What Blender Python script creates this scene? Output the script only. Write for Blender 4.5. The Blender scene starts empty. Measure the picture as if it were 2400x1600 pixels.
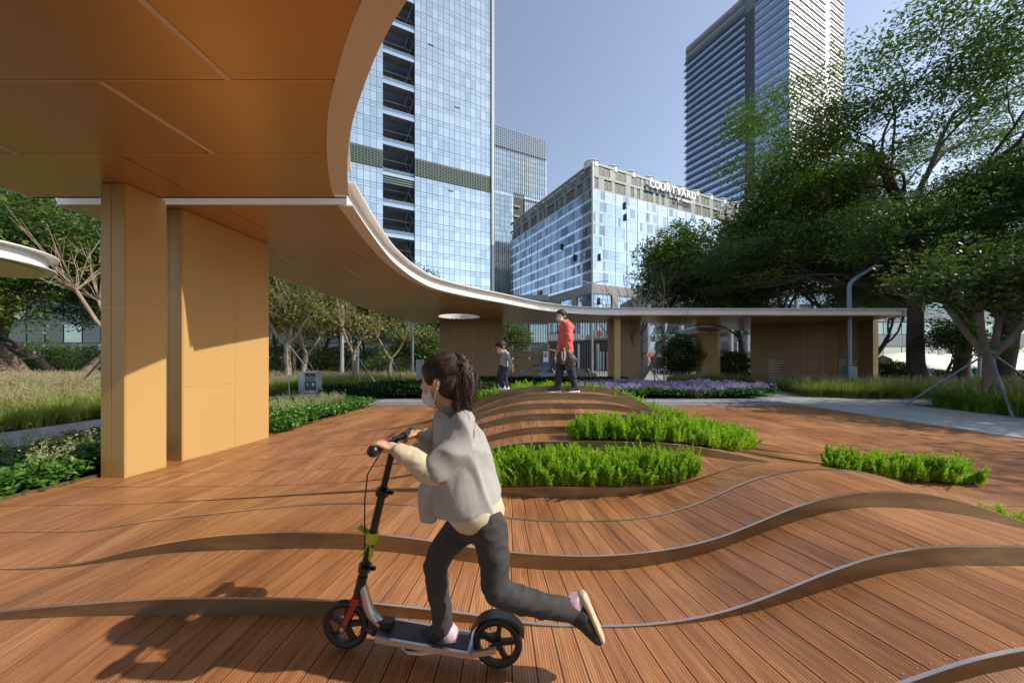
import bpy, bmesh, math, random
import numpy as np
from mathutils import Vector, Matrix, noise as mnoise

# ---------------------------------------------------------------- camera, world, sun, exposure
scene = bpy.context.scene
R = math.radians
K = 833.0/1600.0          # depth factor of the 12.5 mm lens
CAMZ = 1.25
HZ = 847.0
cam_d = bpy.data.cameras.new("camera"); cam = bpy.data.objects.new("camera", cam_d)
scene.collection.objects.link(cam); scene.camera = cam
cam.location = (0, 0, CAMZ); cam.rotation_euler = (R(90), 0, 0)
cam_d.sensor_width = 36.0; cam_d.lens = 12.5; cam_d.shift_y = (HZ-800)/2400.0
cam_d.clip_start = 0.05; cam_d.clip_end = 4000
SUN = Vector((2.18, -0.22, 1.80)).normalized()
world = bpy.data.worlds.new("World"); scene.world = world; world.use_nodes = True
wn = world.node_tree.nodes; wl = world.node_tree.links
bg = wn['Background']; sky = wn.new('ShaderNodeTexSky'); sky.sky_type = 'NISHITA'; sky.sun_disc = False
sky.sun_elevation = math.asin(SUN.z); sky.sun_rotation = math.atan2(SUN.x, SUN.y)
sky.air_density = 1.0; sky.dust_density = .8; sky.ozone_density = 1.4; sky.altitude = 0
hs = wn.new('ShaderNodeHueSaturation'); hs.inputs['Saturation'].default_value = .77
wl.new(sky.outputs[0], hs.inputs['Color']); wl.new(hs.outputs[0], bg.inputs[0]); bg.inputs[1].default_value = 0.13
sun_d = bpy.data.lights.new("sun", 'SUN'); sun_d.energy = 3.4; sun_d.angle = R(0.53); sun_d.color = (1.0, 0.90, 0.76)
sun = bpy.data.objects.new("sun", sun_d); scene.collection.objects.link(sun)
sun.rotation_euler = SUN.to_track_quat('Z', 'Y').to_euler(); sun.location = (30, -5, 40)
scene.view_settings.view_transform = 'Standard'; scene.view_settings.look = 'None'
scene.view_settings.exposure = 0.68; scene.view_settings.gamma = 1.0
scene.view_settings.use_curve_mapping = False
scene.cycles.max_bounces = 8; scene.cycles.diffuse_bounces = 4; scene.cycles.glossy_bounces = 3
scene.cycles.transmission_bounces = 4; scene.cycles.transparent_max_bounces = 6
scene.cycles.sample_clamp_indirect = 6.0

# ---------------------------------------------------------------- helpers
COL = scene.collection
rng = np.random.default_rng(7)

def P(px, py, Y):
    """a point seen at photo pixel (px, py) standing Y design metres deep"""
    return Vector(((px-1200)/1600.0*Y, Y*K, CAMZ+(HZ-py)/1600.0*Y))
def D(X, Y, z=0.0):
    return Vector((X, Y*K, z))

def tag(o, label=None, cat=None, group=None, kind=None):
    if label: o['label'] = label
    if cat: o['category'] = cat
    if group: o['group'] = group
    if kind: o['kind'] = kind
    return o
def root(name, loc, label, cat, group=None, kind=None):
    o = bpy.data.objects.new(name, None); COL.objects.link(o); o.location = loc
    o.empty_display_size = 0.2
    return tag(o, label, cat, group, kind)
def setparent(o, p):
    if p is None: return
    o.parent = p
    if p.type == 'EMPTY': o.matrix_parent_inverse = Matrix.Translation(-Vector(p.location))
    else: o.matrix_parent_inverse = p.matrix_basis.inverted() if p.parent is None else Matrix.Identity(4)

class Acc:
    def __init__(s): s.V = []; s.F = []; s.n = 0; s.UV = []; s.M = []
    def add(s, V, F, uv=None, mi=0):
        V = np.asarray(V, dtype=np.float64).reshape(-1, 3)
        F = np.asarray(F, dtype=np.int64)
        if len(F) == 0: return
        s.V.append(V); s.F.append(F+s.n); s.n += len(V); s.M.append(np.full(len(F), mi))
        s.UV.append(None if uv is None else np.asarray(uv, dtype=np.float64))
    def quadbox(s, o, ax, ay, az, mi=0):
        o = np.array(o); ax = np.array(ax); ay = np.array(ay); az = np.array(az)
        V = [o, o+ax, o+ax+ay, o+ay, o+az, o+ax+az, o+ax+ay+az, o+ay+az]
        s.add(V, [[0,3,2,1],[4,5,6,7],[0,1,5,4],[1,2,6,5],[2,3,7,6],[3,0,4,7]], mi=mi)
    def box(s, x0, x1, y0, y1, z0, z1, mi=0):
        s.quadbox((x0,y0,z0), (x1-x0,0,0), (0,y1-y0,0), (0,0,z1-z0), mi)
    def rings(s, rings, cap=True, close=True, mi=0):
        n = len(rings[0]); m = len(rings)
        V = np.array(rings).reshape(-1, 3); F = []
        for i in range(m-1):
            for j in range(n if close else n-1):
                a = i*n+j; b = i*n+(j+1) % n
                F.append([a, b, b+n, a+n])
        s.add(V, F, mi=mi)
        if cap and close:
            for k, r in ((0, rings[0]), (m-1, rings[-1])):
                r = np.array(r); c = r.mean(0); VV = np.vstack([r, c])
                T = []
                for j in range(n):
                    T.append([j, (j+1) % n, n] if k else [(j+1) % n, j, n])
                s.add(VV, T, mi=mi)
    def tube(s, pts, radii, n=8, cap=True, mi=0):
        pts = [Vector(p) for p in pts]
        if not hasattr(radii, '__len__'): radii = [radii]*len(pts)
        up = None; rs = []
        for i, p in enumerate(pts):
            t = (pts[min(i+1, len(pts)-1)]-pts[max(i-1, 0)])
            if t.length < 1e-9: t = Vector((0,0,1))
            t.normalize()
            if up is None:
                up = Vector((0,0,1)) if abs(t.z) < 0.9 else Vector((1,0,0))
            a = (up - t*up.dot(t)).normalized(); b = t.cross(a); up = a
            rs.append([tuple(p+(a*math.cos(2*math.pi*k/n)+b*math.sin(2*math.pi*k/n))*radii[i]) for k in range(n)])
        s.rings(rs, cap, mi=mi)
    def limb(s, pts, radii, n=12, mi=0):
        """closed tapered limb with rounded ends, centripetal smoothing"""
        pts = [Vector(p) for p in pts]
        Q = []; RR = []
        for i in range(len(pts)-1):
            p0 = pts[max(i-1,0)]; p1 = pts[i]; p2 = pts[i+1]; p3 = pts[min(i+2, len(pts)-1)]
            for k in range(5):
                t = k/5.0
                q = 0.5*((2*p1)+(p2-p0)*t+(2*p0-5*p1+4*p2-p3)*t*t+(3*p1-p0-3*p2+p3)*t**3)
                Q.append(q); RR.append(radii[i]*(1-t)+radii[i+1]*t)
        Q.append(pts[-1]); RR.append(radii[-1])
        s.tube(Q, RR, n, mi=mi)
        s.ball(Q[0], (RR[0],)*3, None, 10, mi); s.ball(Q[-1], (RR[-1],)*3, None, 10, mi)
    def ball(s, c, r, rot=None, n=12, mi=0):
        c = np.array(c); r = np.array(r); th = np.linspace(0, math.pi, n//2+1)[1:-1]
        ph = np.linspace(0, 2*math.pi, n, endpoint=False)
        V = [(0,0,1)]+[(math.sin(a)*math.cos(b), math.sin(a)*math.sin(b), math.cos(a)) for a in th for b in ph]+[(0,0,-1)]
        V = np.array(V)*r
        if rot is not None: V = V @ np.array(rot).T
        V = V+c; m = len(th); Q = []; T = []
        for i in range(m-1):
            for j in range(n):
                Q.append([1+i*n+j, 1+(i+1)*n+j, 1+(i+1)*n+(j+1) % n, 1+i*n+(j+1) % n])
        for j in range(n):
            T.append([0, 1+j, 1+(j+1) % n]); T.append([1+m*n, 1+(m-1)*n+(j+1) % n, 1+(m-1)*n+j])
        base = s.n
        s.add(V, Q, mi=mi)
        s.F.append(np.array(T)+base); s.UV.append(None); s.M.append(np.full(len(T), mi))
    def mesh(s, name):
        me = bpy.data.meshes.new(name)
        if not s.V: return me
        V = np.vstack(s.V); me.vertices.add(len(V)); me.vertices.foreach_set('co', V.ravel())
        loops = np.concatenate([f.ravel() for f in s.F])
        tot = np.concatenate([np.full(len(f), f.shape[1]) for f in s.F])
        st = np.concatenate([[0], np.cumsum(tot)[:-1]])
        me.loops.add(len(loops)); me.loops.foreach_set('vertex_index', loops.astype(np.int32))
        me.polygons.add(len(tot)); me.polygons.foreach_set('loop_start', st.astype(np.int32))
        mi = np.concatenate(s.M)
        if mi.any(): me.polygons.foreach_set('material_index', mi.astype(np.int32))
        me.update(calc_edges=True)
        if any(u is not None for u in s.UV):
            uvl = me.uv_layers.new(name='UVMap')
            arr = np.concatenate([(np.zeros((f.size, 2)) if u is None else u.reshape(-1, 2)) for f, u in zip(s.F, s.UV)])
            uvl.data.foreach_set('uv', arr.ravel())
        return me
    def obj(s, name, mat, parent=None, smooth=False, angle=None):
        me = s.mesh(name)
        for m in (mat if isinstance(mat, (list, tuple)) else [mat]): me.materials.append(m)
        if smooth: me.shade_smooth()
        elif not angle: me.shade_flat()
        if angle:
            me.shade_smooth()
            try: me.set_sharp_from_angle(angle=R(angle))
            except Exception: pass
        o = bpy.data.objects.new(name, me); COL.objects.link(o); setparent(o, parent)
        return o

def struct(o, label=None): o['kind'] = 'structure'; return tag(o, label)

# ---------------------------------------------------------------- materials
def nmat(name):
    m = bpy.data.materials.new(name); m.use_nodes = True
    nt = m.node_tree; b = nt.nodes['Principled BSDF']
    return m, nt, b
def N(nt, typ, **kw):
    n = nt.nodes.new(typ)
    for k, v in kw.items(): setattr(n, k, v)
    return n
def math_n(nt, op, a, b=None, clamp=False):
    n = nt.nodes.new('ShaderNodeMath'); n.operation = op; n.use_clamp = clamp
    for i, v in enumerate((a, b)):
        if v is None: continue
        if isinstance(v, (int, float)): n.inputs[i].default_value = v
        else: nt.links.new(v, n.inputs[i])
    return n.outputs[0]
def mixc(nt, f, a, b, mode='MIX'):
    n = nt.nodes.new('ShaderNodeMix'); n.data_type = 'RGBA'; n.blend_type = mode
    for sock, v in ((n.inputs[0], f), (n.inputs[6], a), (n.inputs[7], b)):
        if isinstance(v, (int, float)): sock.default_value = v
        elif isinstance(v, (tuple, list)): sock.default_value = tuple(v)+(1,) if len(v) == 3 else v
        else: nt.links.new(v, sock)
    return n.outputs[2]
def island(nt):
    g = nt.nodes.new('ShaderNodeNewGeometry'); o = nt.nodes.new('ShaderNodeObjectInfo')
    return math_n(nt, 'FRACT', math_n(nt, 'ADD', g.outputs['Random Per Island'], o.outputs['Random']))
def coords(nt, scale=(1,1,1), kind='Object'):
    if kind == 'World':
        c = nt.nodes.new('ShaderNodeNewGeometry').outputs['Position']
    else: c = nt.nodes.new('ShaderNodeTexCoord').outputs[kind]
    m = nt.nodes.new('ShaderNodeMapping'); m.inputs['Scale'].default_value = scale
    nt.links.new(c, m.inputs[0]); return m.outputs[0]
def noise(nt, vec, scale, detail=3, rough=.55):
    n = nt.nodes.new('ShaderNodeTexNoise'); n.inputs['Scale'].default_value = scale
    n.inputs['Detail'].default_value = detail; n.inputs['Roughness'].default_value = rough
    if vec is not None: nt.links.new(vec, n.inputs['Vector'])
    return n.outputs['Fac']
def ramp(nt, f, stops):
    n = nt.nodes.new('ShaderNodeValToRGB'); cr = n.color_ramp
    while len(cr.elements) > 1: cr.elements.remove(cr.elements[-1])
    cr.elements[0].position = stops[0][0]; cr.elements[0].color = tuple(stops[0][1])+(1,)
    for p, c in stops[1:]:
        e = cr.elements.new(p); e.color = tuple(c)+(1,)
    nt.links.new(f, n.inputs[0]); return n.outputs[0]
def bump(nt, b, h, strength=.3, dist=.01):
    n = nt.nodes.new('ShaderNodeBump'); n.inputs['Strength'].default_value = strength; n.inputs['Distance'].default_value = dist
    nt.links.new(h, n.inputs['Height']); nt.links.new(n.outputs[0], b.inputs['Normal'])

def pm(name, col, rough=.6, metal=0.0, var=.12, scale=4.0, bmp=0.0, bscale=60, stretch=(1,1,1), pervar=0.0, spec=None):
    """general procedural material: base colour with soft blotches and fine relief"""
    m, nt, b = nmat(name)
    v = coords(nt, stretch, 'World')
    f = noise(nt, v, scale, 4)
    lo = tuple(max(0, c*(1-var)) for c in col); hi = tuple(min(1, c*(1+var)) for c in col)
    c = ramp(nt, f, [(.3, lo), (.7, hi)])
    if pervar:
        k = math_n(nt, 'ADD', math_n(nt, 'MULTIPLY', island(nt), 2*pervar), 1-pervar)
        hv = nt.nodes.new('ShaderNodeHueSaturation'); nt.links.new(c, hv.inputs['Color']); nt.links.new(k, hv.inputs['Value'])
        c = hv.outputs[0]
    nt.links.new(c, b.inputs['Base Color'])
    b.inputs['Roughness'].default_value = rough; b.inputs['Metallic'].default_value = metal
    if spec is not None: b.inputs['Specular IOR Level'].default_value = spec
    if bmp: bump(nt, b, noise(nt, v, bscale, 2), bmp, .004)
    return m

def wood_mat(name, lo, mid, hi, groove=.5, rough=.42):
    m, nt, b = nmat(name)
    uv = nt.nodes.new('ShaderNodeTexCoord').outputs['UV']
    sep = nt.nodes.new('ShaderNodeSeparateXYZ'); nt.links.new(uv, sep.inputs[0])
    u, v = sep.outputs[0], sep.outputs[1]; r = island(nt)
    comb = nt.nodes.new('ShaderNodeCombineXYZ')
    nt.links.new(math_n(nt, 'MULTIPLY', u, 55.0), comb.inputs[0]); nt.links.new(math_n(nt, 'MULTIPLY', v, 3.0), comb.inputs[1])
    nt.links.new(math_n(nt, 'MULTIPLY', r, 91.0), comb.inputs[2])
    grain = noise(nt, comb.outputs[0], 1.0, 4, .6)
    wcomb = coords(nt, (1,1,1), 'World'); blot = noise(nt, wcomb, .8, 4, .6)
    wc2 = coords(nt, (3.0,.45,1), 'World'); streak = noise(nt, wc2, 1.3, 4, .65)
    f = math_n(nt, 'ADD', math_n(nt, 'ADD', math_n(nt, 'MULTIPLY', grain, .48), math_n(nt, 'MULTIPLY', r, .10)),
               math_n(nt, 'ADD', math_n(nt, 'MULTIPLY', blot, .30), math_n(nt, 'MULTIPLY', streak, .36)))
    c = ramp(nt, f, [(.38, lo), (.62, mid), (.86, hi)])
    g = math_n(nt, 'FRACT', math_n(nt, 'MULTIPLY', u, 1/.0122))
    gv = math_n(nt, 'LESS_THAN', g, .34)
    c = mixc(nt, math_n(nt, 'MULTIPLY', gv, groove), c, (lo[0]*.25, lo[1]*.22, lo[2]*.2))
    nt.links.new(c, b.inputs['Base Color'])
    rr = ramp(nt, blot, [(.3, (rough-.08,)*3), (.7, (rough+.15,)*3)])
    nt.links.new(rr, b.inputs['Roughness'])
    b.inputs['Specular IOR Level'].default_value = .42
    h = math_n(nt, 'SUBTRACT', math_n(nt, 'MULTIPLY', grain, .3), gv)
    bump(nt, b, h, .8, .003)
    return m

def leaf_mat(name, dark, mid, light, trans=.3, rough=.5, scale=.6):
    m, nt, b = nmat(name)
    r = island(nt); w = noise(nt, coords(nt, (1,1,1), 'World'), scale, 2)
    ro = nt.nodes.new('ShaderNodeObjectInfo').outputs['Random']; gi = nt.nodes.new('ShaderNodeNewGeometry').outputs['Random Per Island']
    f = math_n(nt, 'ADD', math_n(nt, 'ADD', math_n(nt, 'MULTIPLY', gi, .42), math_n(nt, 'MULTIPLY', ro, .28)), math_n(nt, 'MULTIPLY', w, .45))
    c = ramp(nt, f, [(.18, dark), (.55, mid), (.95, light)])
    nt.links.new(c, b.inputs['Base Color']); b.inputs['Roughness'].default_value = rough
    b.inputs['Specular IOR Level'].default_value = .35
    t = nt.nodes.new('ShaderNodeBsdfTranslucent')
    tc = mixc(nt, 1.0, c, (1.0, 1.15, .45), 'MULTIPLY'); nt.links.new(tc, t.inputs[0])
    mx = nt.nodes.new('ShaderNodeMixShader'); mx.inputs[0].default_value = trans
    nt.links.new(b.outputs[0], mx.inputs[1]); nt.links.new(t.outputs[0], mx.inputs[2])
    nt.links.new(mx.outputs[0], nt.nodes['Material Output'].inputs[0])
    return m

def glass_mat(name, lo, hi, metal=.75, rough=.06, wav=.25, pv=.5, wscale=.35):
    """curtain-wall glass: coated mirror-like panes, each a little different"""
    m, nt, b = nmat(name)
    r = island(nt)
    f = math_n(nt, 'ADD', math_n(nt, 'MULTIPLY', r, pv), math_n(nt, 'MULTIPLY', noise(nt, coords(nt, (1,1,1), 'World'), .05, 2), 1-pv))
    c = ramp(nt, f, [(.15, lo), (.8, hi)])
    nt.links.new(c, b.inputs['Base Color']); b.inputs['Metallic'].default_value = metal
    b.inputs['Roughness'].default_value = rough
    bump(nt, b, noise(nt, coords(nt, (1,1,1), 'World'), wscale, 1), wav, .12)
    return m

M = {}
M['deck'] = wood_mat('bamboo_deck', (.115,.046,.020), (.365,.158,.062), (.62,.31,.135), .50, .38)
M['deck_base'] = pm('deck_underlay', (.012,.007,.004), .9)
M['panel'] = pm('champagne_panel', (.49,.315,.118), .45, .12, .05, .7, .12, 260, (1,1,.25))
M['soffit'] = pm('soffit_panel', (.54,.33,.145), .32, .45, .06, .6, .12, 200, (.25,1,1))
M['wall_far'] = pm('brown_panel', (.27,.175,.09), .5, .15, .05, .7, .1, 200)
M['joint'] = pm('joint_metal', (.70,.42,.16), .4, .2, .03)
M['strip'] = pm('light_channel', (.75,.60,.50), .4, .2, .03)
M['white_metal'] = pm('white_fascia', (.72,.70,.68), .42, .15, .05, 1.5, .05, 80)
M['edge'] = pm('bronze_edging', (.27,.215,.135), .34, .85, .22, 3.0, .15, 90, (1,1,6))
M['edge_top'] = pm('steel_edge', (.70,.62,.52), .28, .95, .1, 6)
M['asphalt'] = pm('asphalt', (.10,.10,.105), .85, 0, .2, 6, .4, 200)
M['cross'] = pm('dark_pavement', (.17,.18,.20), .75, 0, .15, 2.5, .3, 120)
M['conc'] = pm('pale_concrete', (.30,.31,.31), .75, 0, .16, 1.6, .3, 90)
M['soil'] = pm('soil', (.06,.055,.026), .95, 0, .4, 5, .6, 40)
M['turf'] = pm('turf', (.07,.13,.02), .95, 0, .35, 9, .8, 90)
M['bark'] = pm('bark', (.14,.105,.078), .9, 0, .35, 5, .9, 28, (1,1,.35))
M['bark_dark'] = pm('dark_bark', (.075,.058,.048), .92, 0, .35, 4, .9, 24, (1,1,.3))
M['bark_pale'] = pm('pale_bark', (.28,.21,.15), .9, 0, .3, 6, .8, 30, (1,1,.35))
M['lampmetal'] = pm('blue_grey_paint', (.16,.20,.26), .45, .3, .06, 3, .1, 120)
M['galv'] = pm('galvanised_steel', (.42,.44,.47), .45, .5, .1, 4)
M['dark'] = pm('dark_grey', (.035,.037,.04), .6, 0, .1)
M['black'] = pm('black_rubber', (.012,.012,.013), .55, 0, .1, 8, .2, 90)
M['white'] = pm('white_paint', (.75,.75,.74), .5, 0, .04)
M['grey'] = pm('grey_paint', (.30,.32,.33), .5, 0, .06)
# ---------------------------------------------------------------- terrain
def ground_z(Y):
    return float(np.interp(Y, [-60, 46, 60, 3000], [-.03, -.03, -1.06, -1.06]))
a = Acc(); Xs = [-3000, -200, -60, -20, 20, 60, 200, 3000]; Ys = [-80, -10, 10, 30, 46, 50, 55, 60, 100, 200, 600, 6000]
V = [(x, y*K, ground_z(y)-.012) for y in Ys for x in Xs]; n = len(Xs)
a.add(V, [[j*n+i, j*n+i+1, (j+1)*n+i+1, (j+1)*n+i] for j in range(len(Ys)-1) for i in range(n-1)])
struct(a.obj('ground', M['soil']))
def sheet(name, pts, z, mat, label=None):
    """flat polygon, pts in design coords (X, Y)"""
    bm = bmesh.new(); vs = [bm.verts.new((x, y*K, z if z is not None else ground_z(y)+.004)) for x, y in pts]
    bm.faces.new(vs); bmesh.ops.triangulate(bm, faces=bm.faces[:]); bmesh.ops.recalc_face_normals(bm, faces=bm.faces[:])
    me = bpy.data.meshes.new(name); bm.to_mesh(me); bm.free(); me.materials.append(mat)
    if me.polygons[0].normal.z < 0: me.flip_normals()
    o = bpy.data.objects.new(name, me); COL.objects.link(o); return struct(o, label)
sheet('road', [(-150, 62), (150, 62), (150, 150), (-150, 150)], -1.05, M['asphalt'])
sheet('road_surface_light', [(-60, 64), (60, 64), (60, 140), (-60, 140)], -1.046, pm('worn_asphalt', (.22,.22,.22), .85, 0, .15, .6))
sheet('pavement', [(-60, 140.5), (60, 140.5), (60, 186), (-60, 186)], -.95, M['conc'])
sheet('lawn', [(-60, 24), (-8.9, 24), (-8.9, 46), (-60, 46)], -.01, M['turf'])
sheet('lawn_edge', [(10.9, 9), (60, 9), (60, 19.5), (11.4, 19.5)], -.008, M['turf'])
sheet('lawn_back', [(18, 23.3), (60, 23.3), (60, 45.9), (18, 45.9)], -.008, M['turf'])
# side path on the left, walkway on the right, the cross path behind the deck
sheet('side_path', [(-6.4, 2), (-6.4, 19.7), (-6.4, 23), (-5.2, 28.2), (-3.5, 31.5), (-2.5, 35), (-4.4, 35), (-6.2, 31), (-8.2, 26.5), (-8.95, 22), (-8.9, 2)], .006, M['conc'])
sheet('cross_path', [(-7.4, 19.52), (60, 19.52), (60, 23.0), (-6.8, 23.0)], .002, M['cross'])
a = Acc(); a.box(-4.2, 8.3, 21.55*K, 21.72*K, .006, .0085); a.box(11.4, 40, 21.55*K, 21.72*K, .006, .0085)
struct(a.obj('painted_line', M['white']))
# walkway made of slabs
wk = bpy.data.objects.new('walkway', None); COL.objects.link(wk); struct(wk, 'pale slab walkway along the right side of the timber deck')
a = Acc(); a.box(8.28, 11.35, 1, 31*K, -.02, .001); a.obj('bedding', M['conc'], wk)
slabm = pm('stone_slab', (.34,.345,.34), .7, 0, .14, 1.2, .25, 90, (1,1,1), .07)
y = 2.0; row = 0; bigslab = Acc()
while y < 15.6:
    w = 1.0; h = .6
    for i in range(3):
        x0 = 8.30+i*1.005; x1 = x0+1.0-.006
        a = Acc(); z1 = .012+rng.uniform(0, .0015)
        a.box(x0, x1, y, y+h-.006, -.01, z1)
        a.obj('slab', slabm, wk)
    y += h; row += 1

# ---------------------------------------------------------------- the waving deck
XG = np.arange(-4.6, 8.6, .05)
EY = [1.0, 2.3, 3.2, 4.1, 5.0, 5.9, 6.8, 7.7, 8.6, 9.5, 10.4, 11.3, 12.7]      # design depth of every edge
def smooth(v, s=.10):
    k = np.arange(-6, 7)*.05; w = np.exp(-(k/s)**2/2); w /= w.sum()
    return np.convolve(np.pad(v, 6, 'edge'), w, 'valid')
def prof(Y, pts, extra=()):
    """pixel samples of an edge at depth Y -> height profile over X"""
    xs = []; zs = []
    for px, py in pts:
        p = P(px, py, Y); xs.append(p.x); zs.append(max(0.0, p.z))
    for x, z in extra: xs.append(x); zs.append(z)
    o = np.argsort(xs); return smooth(np.interp(XG, np.array(xs)[o], np.array(zs)[o]))
def bell(A, c, sl, sr, p=3.6):
    d = XG-c; s = np.where(d < 0, sl, sr); v = A/(1+np.abs(d/s)**p)
    return v*np.clip((XG+4.3)/1.2, 0, 1)*np.clip((5.6-XG)/1.2, 0, 1)
flat0 = np.zeros_like(XG)
U = [flat0]*13; L = [flat0]*13
U[1] = prof(2.3, [(2128,1600),(2240,1553),(2400,1520)], [(-4.6,.02),(.3,.0),(.9,.04),(2.1,.33),(2.6,.35),(3.2,.30),(4.3,0),(9,0)])
L[1] = np.minimum(U[1], prof(2.3, [(2240,1585),(2400,1553)], [(-4.6,.02),(.3,.0),(.9,.02),(1.33,.115),(2.1,.28),(2.6,.30),(3.2,.26),(4.3,0),(9,0)]))
U[2] = prof(3.2, [(0,1434),(145,1419),(379,1403),(574,1402),(727,1406),(870,1413.5),(1009,1429),(1102,1438),(1195,1456),(1289,1467),(1469,1469),(1600,1457),(1720,1430),(1823,1391),(1935,1343),(2046,1304),(2180,1279.5),(2400,1281.7)],
            [(-4.6,.0),(-3.6,.0),(-2.9,.03),(3.0,.36),(3.6,.2),(4.4,0),(9,0)])
L[2] = np.minimum(U[2], prof(3.2, [(0,1451.6),(145,1442),(379,1438),(574,1436),(727,1440),(870,1441),(1009,1449),(1102,1458),(1195,1461),(1289,1467),(1469,1469),(1600,1460),(1720,1444.6),(1823,1415.6),(1935,1380),(2046,1346),(2180,1323),(2400,1324)],
            [(-4.6,.0),(-3.6,.0),(-2.9,.02),(3.0,.30),(3.6,.17),(4.4,0),(9,0)]))
U[3] = prof(4.1, [(102,1332),(203,1320),(306,1290),(383,1274),(510,1255),(663,1247),(816,1250),(918,1255),(1020,1270),(1122,1286),(1224,1298),(1326,1304),(1428,1304),(1530,1294),(1600,1284),(1689,1261.6),(1765,1230),(1868,1185.7),(1979,1156.7),(2069,1151),(2158,1154.5),(2225,1168),(2292,1188),(2400,1222)],
            [(-4.6,0),(-3.2,0),(3.4,.12),(3.75,0),(9,0)])
L[3] = np.minimum(U[3], prof(4.1, [(102,1333),(203,1323),(383,1294),(574,1286),(765,1283),(900,1289),(1020,1304),(1180,1326.6),(1289,1335),(1460,1336),(1600,1311),(1689,1286),(1765,1254),(1868,1217),(1979,1189),(2069,1185),(2158,1192),(2225,1199),(2292,1212),(2400,1244)],
            [(-4.6,0),(-3.2,0),(3.4,.10),(3.75,0),(9,0)]))
U[4] = prof(5.0, [(203,1247),(350,1220),(509,1203),(670,1186),(781,1180),(872,1180),(987,1184),(1171,1212),(1270,1222),(1406,1222),(1508,1216),(1610,1192),(1678,1163),(1746,1129),(1814,1110),(1882,1101),(1938,1099.5),(2004,1102.6),(2070,1117),(2149,1143.5),(2202,1163)],
            [(-4.6,0),(-3.6,0),(3.45,.12),(3.9,0),(9,0)])
L[4] = U[4]
U[5] = prof(5.9, [(620,1163),(907,1145),(1050,1143),(1181,1145),(1270,1141),(1372,1142),(1474,1144),(1542,1141),(1610,1130),(1658,1116),(1678,1106.8),(1729,1091.5),(1780,1083),(1848,1081),(1920,1090),(2000,1110)],
            [(-4.6,0),(-3.2,.02),(3.6,0),(9,0)])
L[5] = np.minimum(U[5], prof(5.9, [(620,1165),(907,1150),(1050,1154),(1181,1161),(1270,1164.6),(1372,1167),(1474,1161),(1542,1149),(1610,1134),(1658,1117),(1678,1106.8),(1729,1091.5),(1780,1083),(1848,1081),(1920,1090),(2000,1110)],
            [(-4.6,0),(-3.2,.02),(3.6,0),(9,0)]))
shape = {6:(.451,.60,1.25,2.1), 7:(.514,.65,1.33,1.95), 8:(.594,.70,1.55,1.8), 9:(.668,.75,1.68,1.7), 10:(.762,.80,1.62,1.6), 11:(.847,.92,1.9,1.5)}
for k, (A, c, sl, sr) in shape.items():
    U[k] = bell(A, c, sl, sr)
lowf = {6:.37, 7:.44, 8:.512, 9:.592, 10:.67, 11:.752}
for k in shape:
    A, c, sl, sr = shape[k]; l = lowf[k]/A
    h = U[k]; L[k] = h-(A-lowf[k])*np.clip(h/A*1.25-.12, 0, 1)
U[12] = bell(.25, .8, 1.5, 1.2); L[12] = U[12]
U[12] = L[12]
def hz(arr, x): return float(np.interp(x, XG, arr))
def deck_z(x, Yd):
    if Yd < EY[0] or Yd >= EY[-1]: return 0.0
    for k in range(len(EY)-1):
        if EY[k] <= Yd < EY[k+1]:
            t = (Yd-EY[k])/(EY[k+1]-EY[k]); return hz(U[k], x)*(1-t)+hz(L[k+1], x)*t
deck = bpy.data.objects.new('deck', None); COL.objects.link(deck)
struct(deck, 'reddish brown grooved timber deck rising in waves and a stepped mound')
def leftx(Yd): return float(np.interp(Yd, [-3, 6, 11, 19.5], [-4.75, -4.5, -4.12, -3.8]))
GAP = .0032; planks = []; PW = .1
def fan(x, k):
    if k > 5: return .05*math.sin(x*.8)
    return -.17*math.sin(np.clip(x+.1, -1.9, 1.9)*math.pi/1.9)*(.9 if k < 4 else .6)
def plank(k, x, y0, y1, w=PW, seg=1):
    """one board between edges k and k+1 (design depth y0..y1)"""
    g = GAP/2; rows = []
    f0 = fan(x, k) if k is not None else 0; f1 = fan(x+w, k) if k is not None else 0
    for (yy, arr, t) in ((y0, U[k] if k is not None else flat0, 0), (y1, L[k+1] if k is not None else flat0, 1)):
        ym = (t-.5)*(y1-y0)*K*2*.5 if k is not None else 0
        xa = x+g+f0*ym; xb = x+w-g+f1*ym
        rows.append(((xa, yy*K+(.004 if t == 0 else -.004), hz(arr, xa)), (xb, yy*K+(.004 if t == 0 else -.004), hz(arr, xb))))
    (A, B), (C, Dd) = rows
    V = [A, B, Dd, C]+[(p[0], p[1], p[2]-.03) for p in (A, B, Dd, C)]
    F = [[0,1,2,3],[0,4,5,1],[1,5,6,2],[2,6,7,3],[3,7,4,0]]
    ln = math.dist(A, C); off = rng.uniform(0, 50)
    top = [(0, off), (w, off), (w, off+ln), (0, off+ln)]
    uv = top+[(0,0)]*16
    cy = (y0+y1)/2; cx = x+w/2; z = (A[2]+C[2])/2
    vis = abs(cx)/cy < .80
    score = (w*(y1-y0)*max(.15, (1.25-z)))/cy**3 if vis else 0
    planks.append((score, V, F, uv))
for k in range(len(EY)-1):
    x = leftx(EY[k]) if k < 12 else leftx(12)
    x = math.floor(x/PW)*PW
    while x < 8.25:
        plank(k, x, EY[k], EY[k+1]); x += PW
x = -4.1
while x < 8.2:
    plank(None, x, 12.7, 19.5); x += PW
x = -4.7
while x < 8.2:
    plank(None, x, -2.0, EY[0]); x += PW
order = np.argsort([-p[0] for p in planks]); rest = Acc()
for i, j in enumerate(order):
    s, V, F, uv = planks[j]
    if i < 296:
        a = Acc(); a.add(V, F, uv); a.obj('plank', M['deck'], deck)
    else: rest.add(V, F, uv)
o = rest.obj('planks', M['deck'], deck); o['kind'] = 'stuff'
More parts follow.
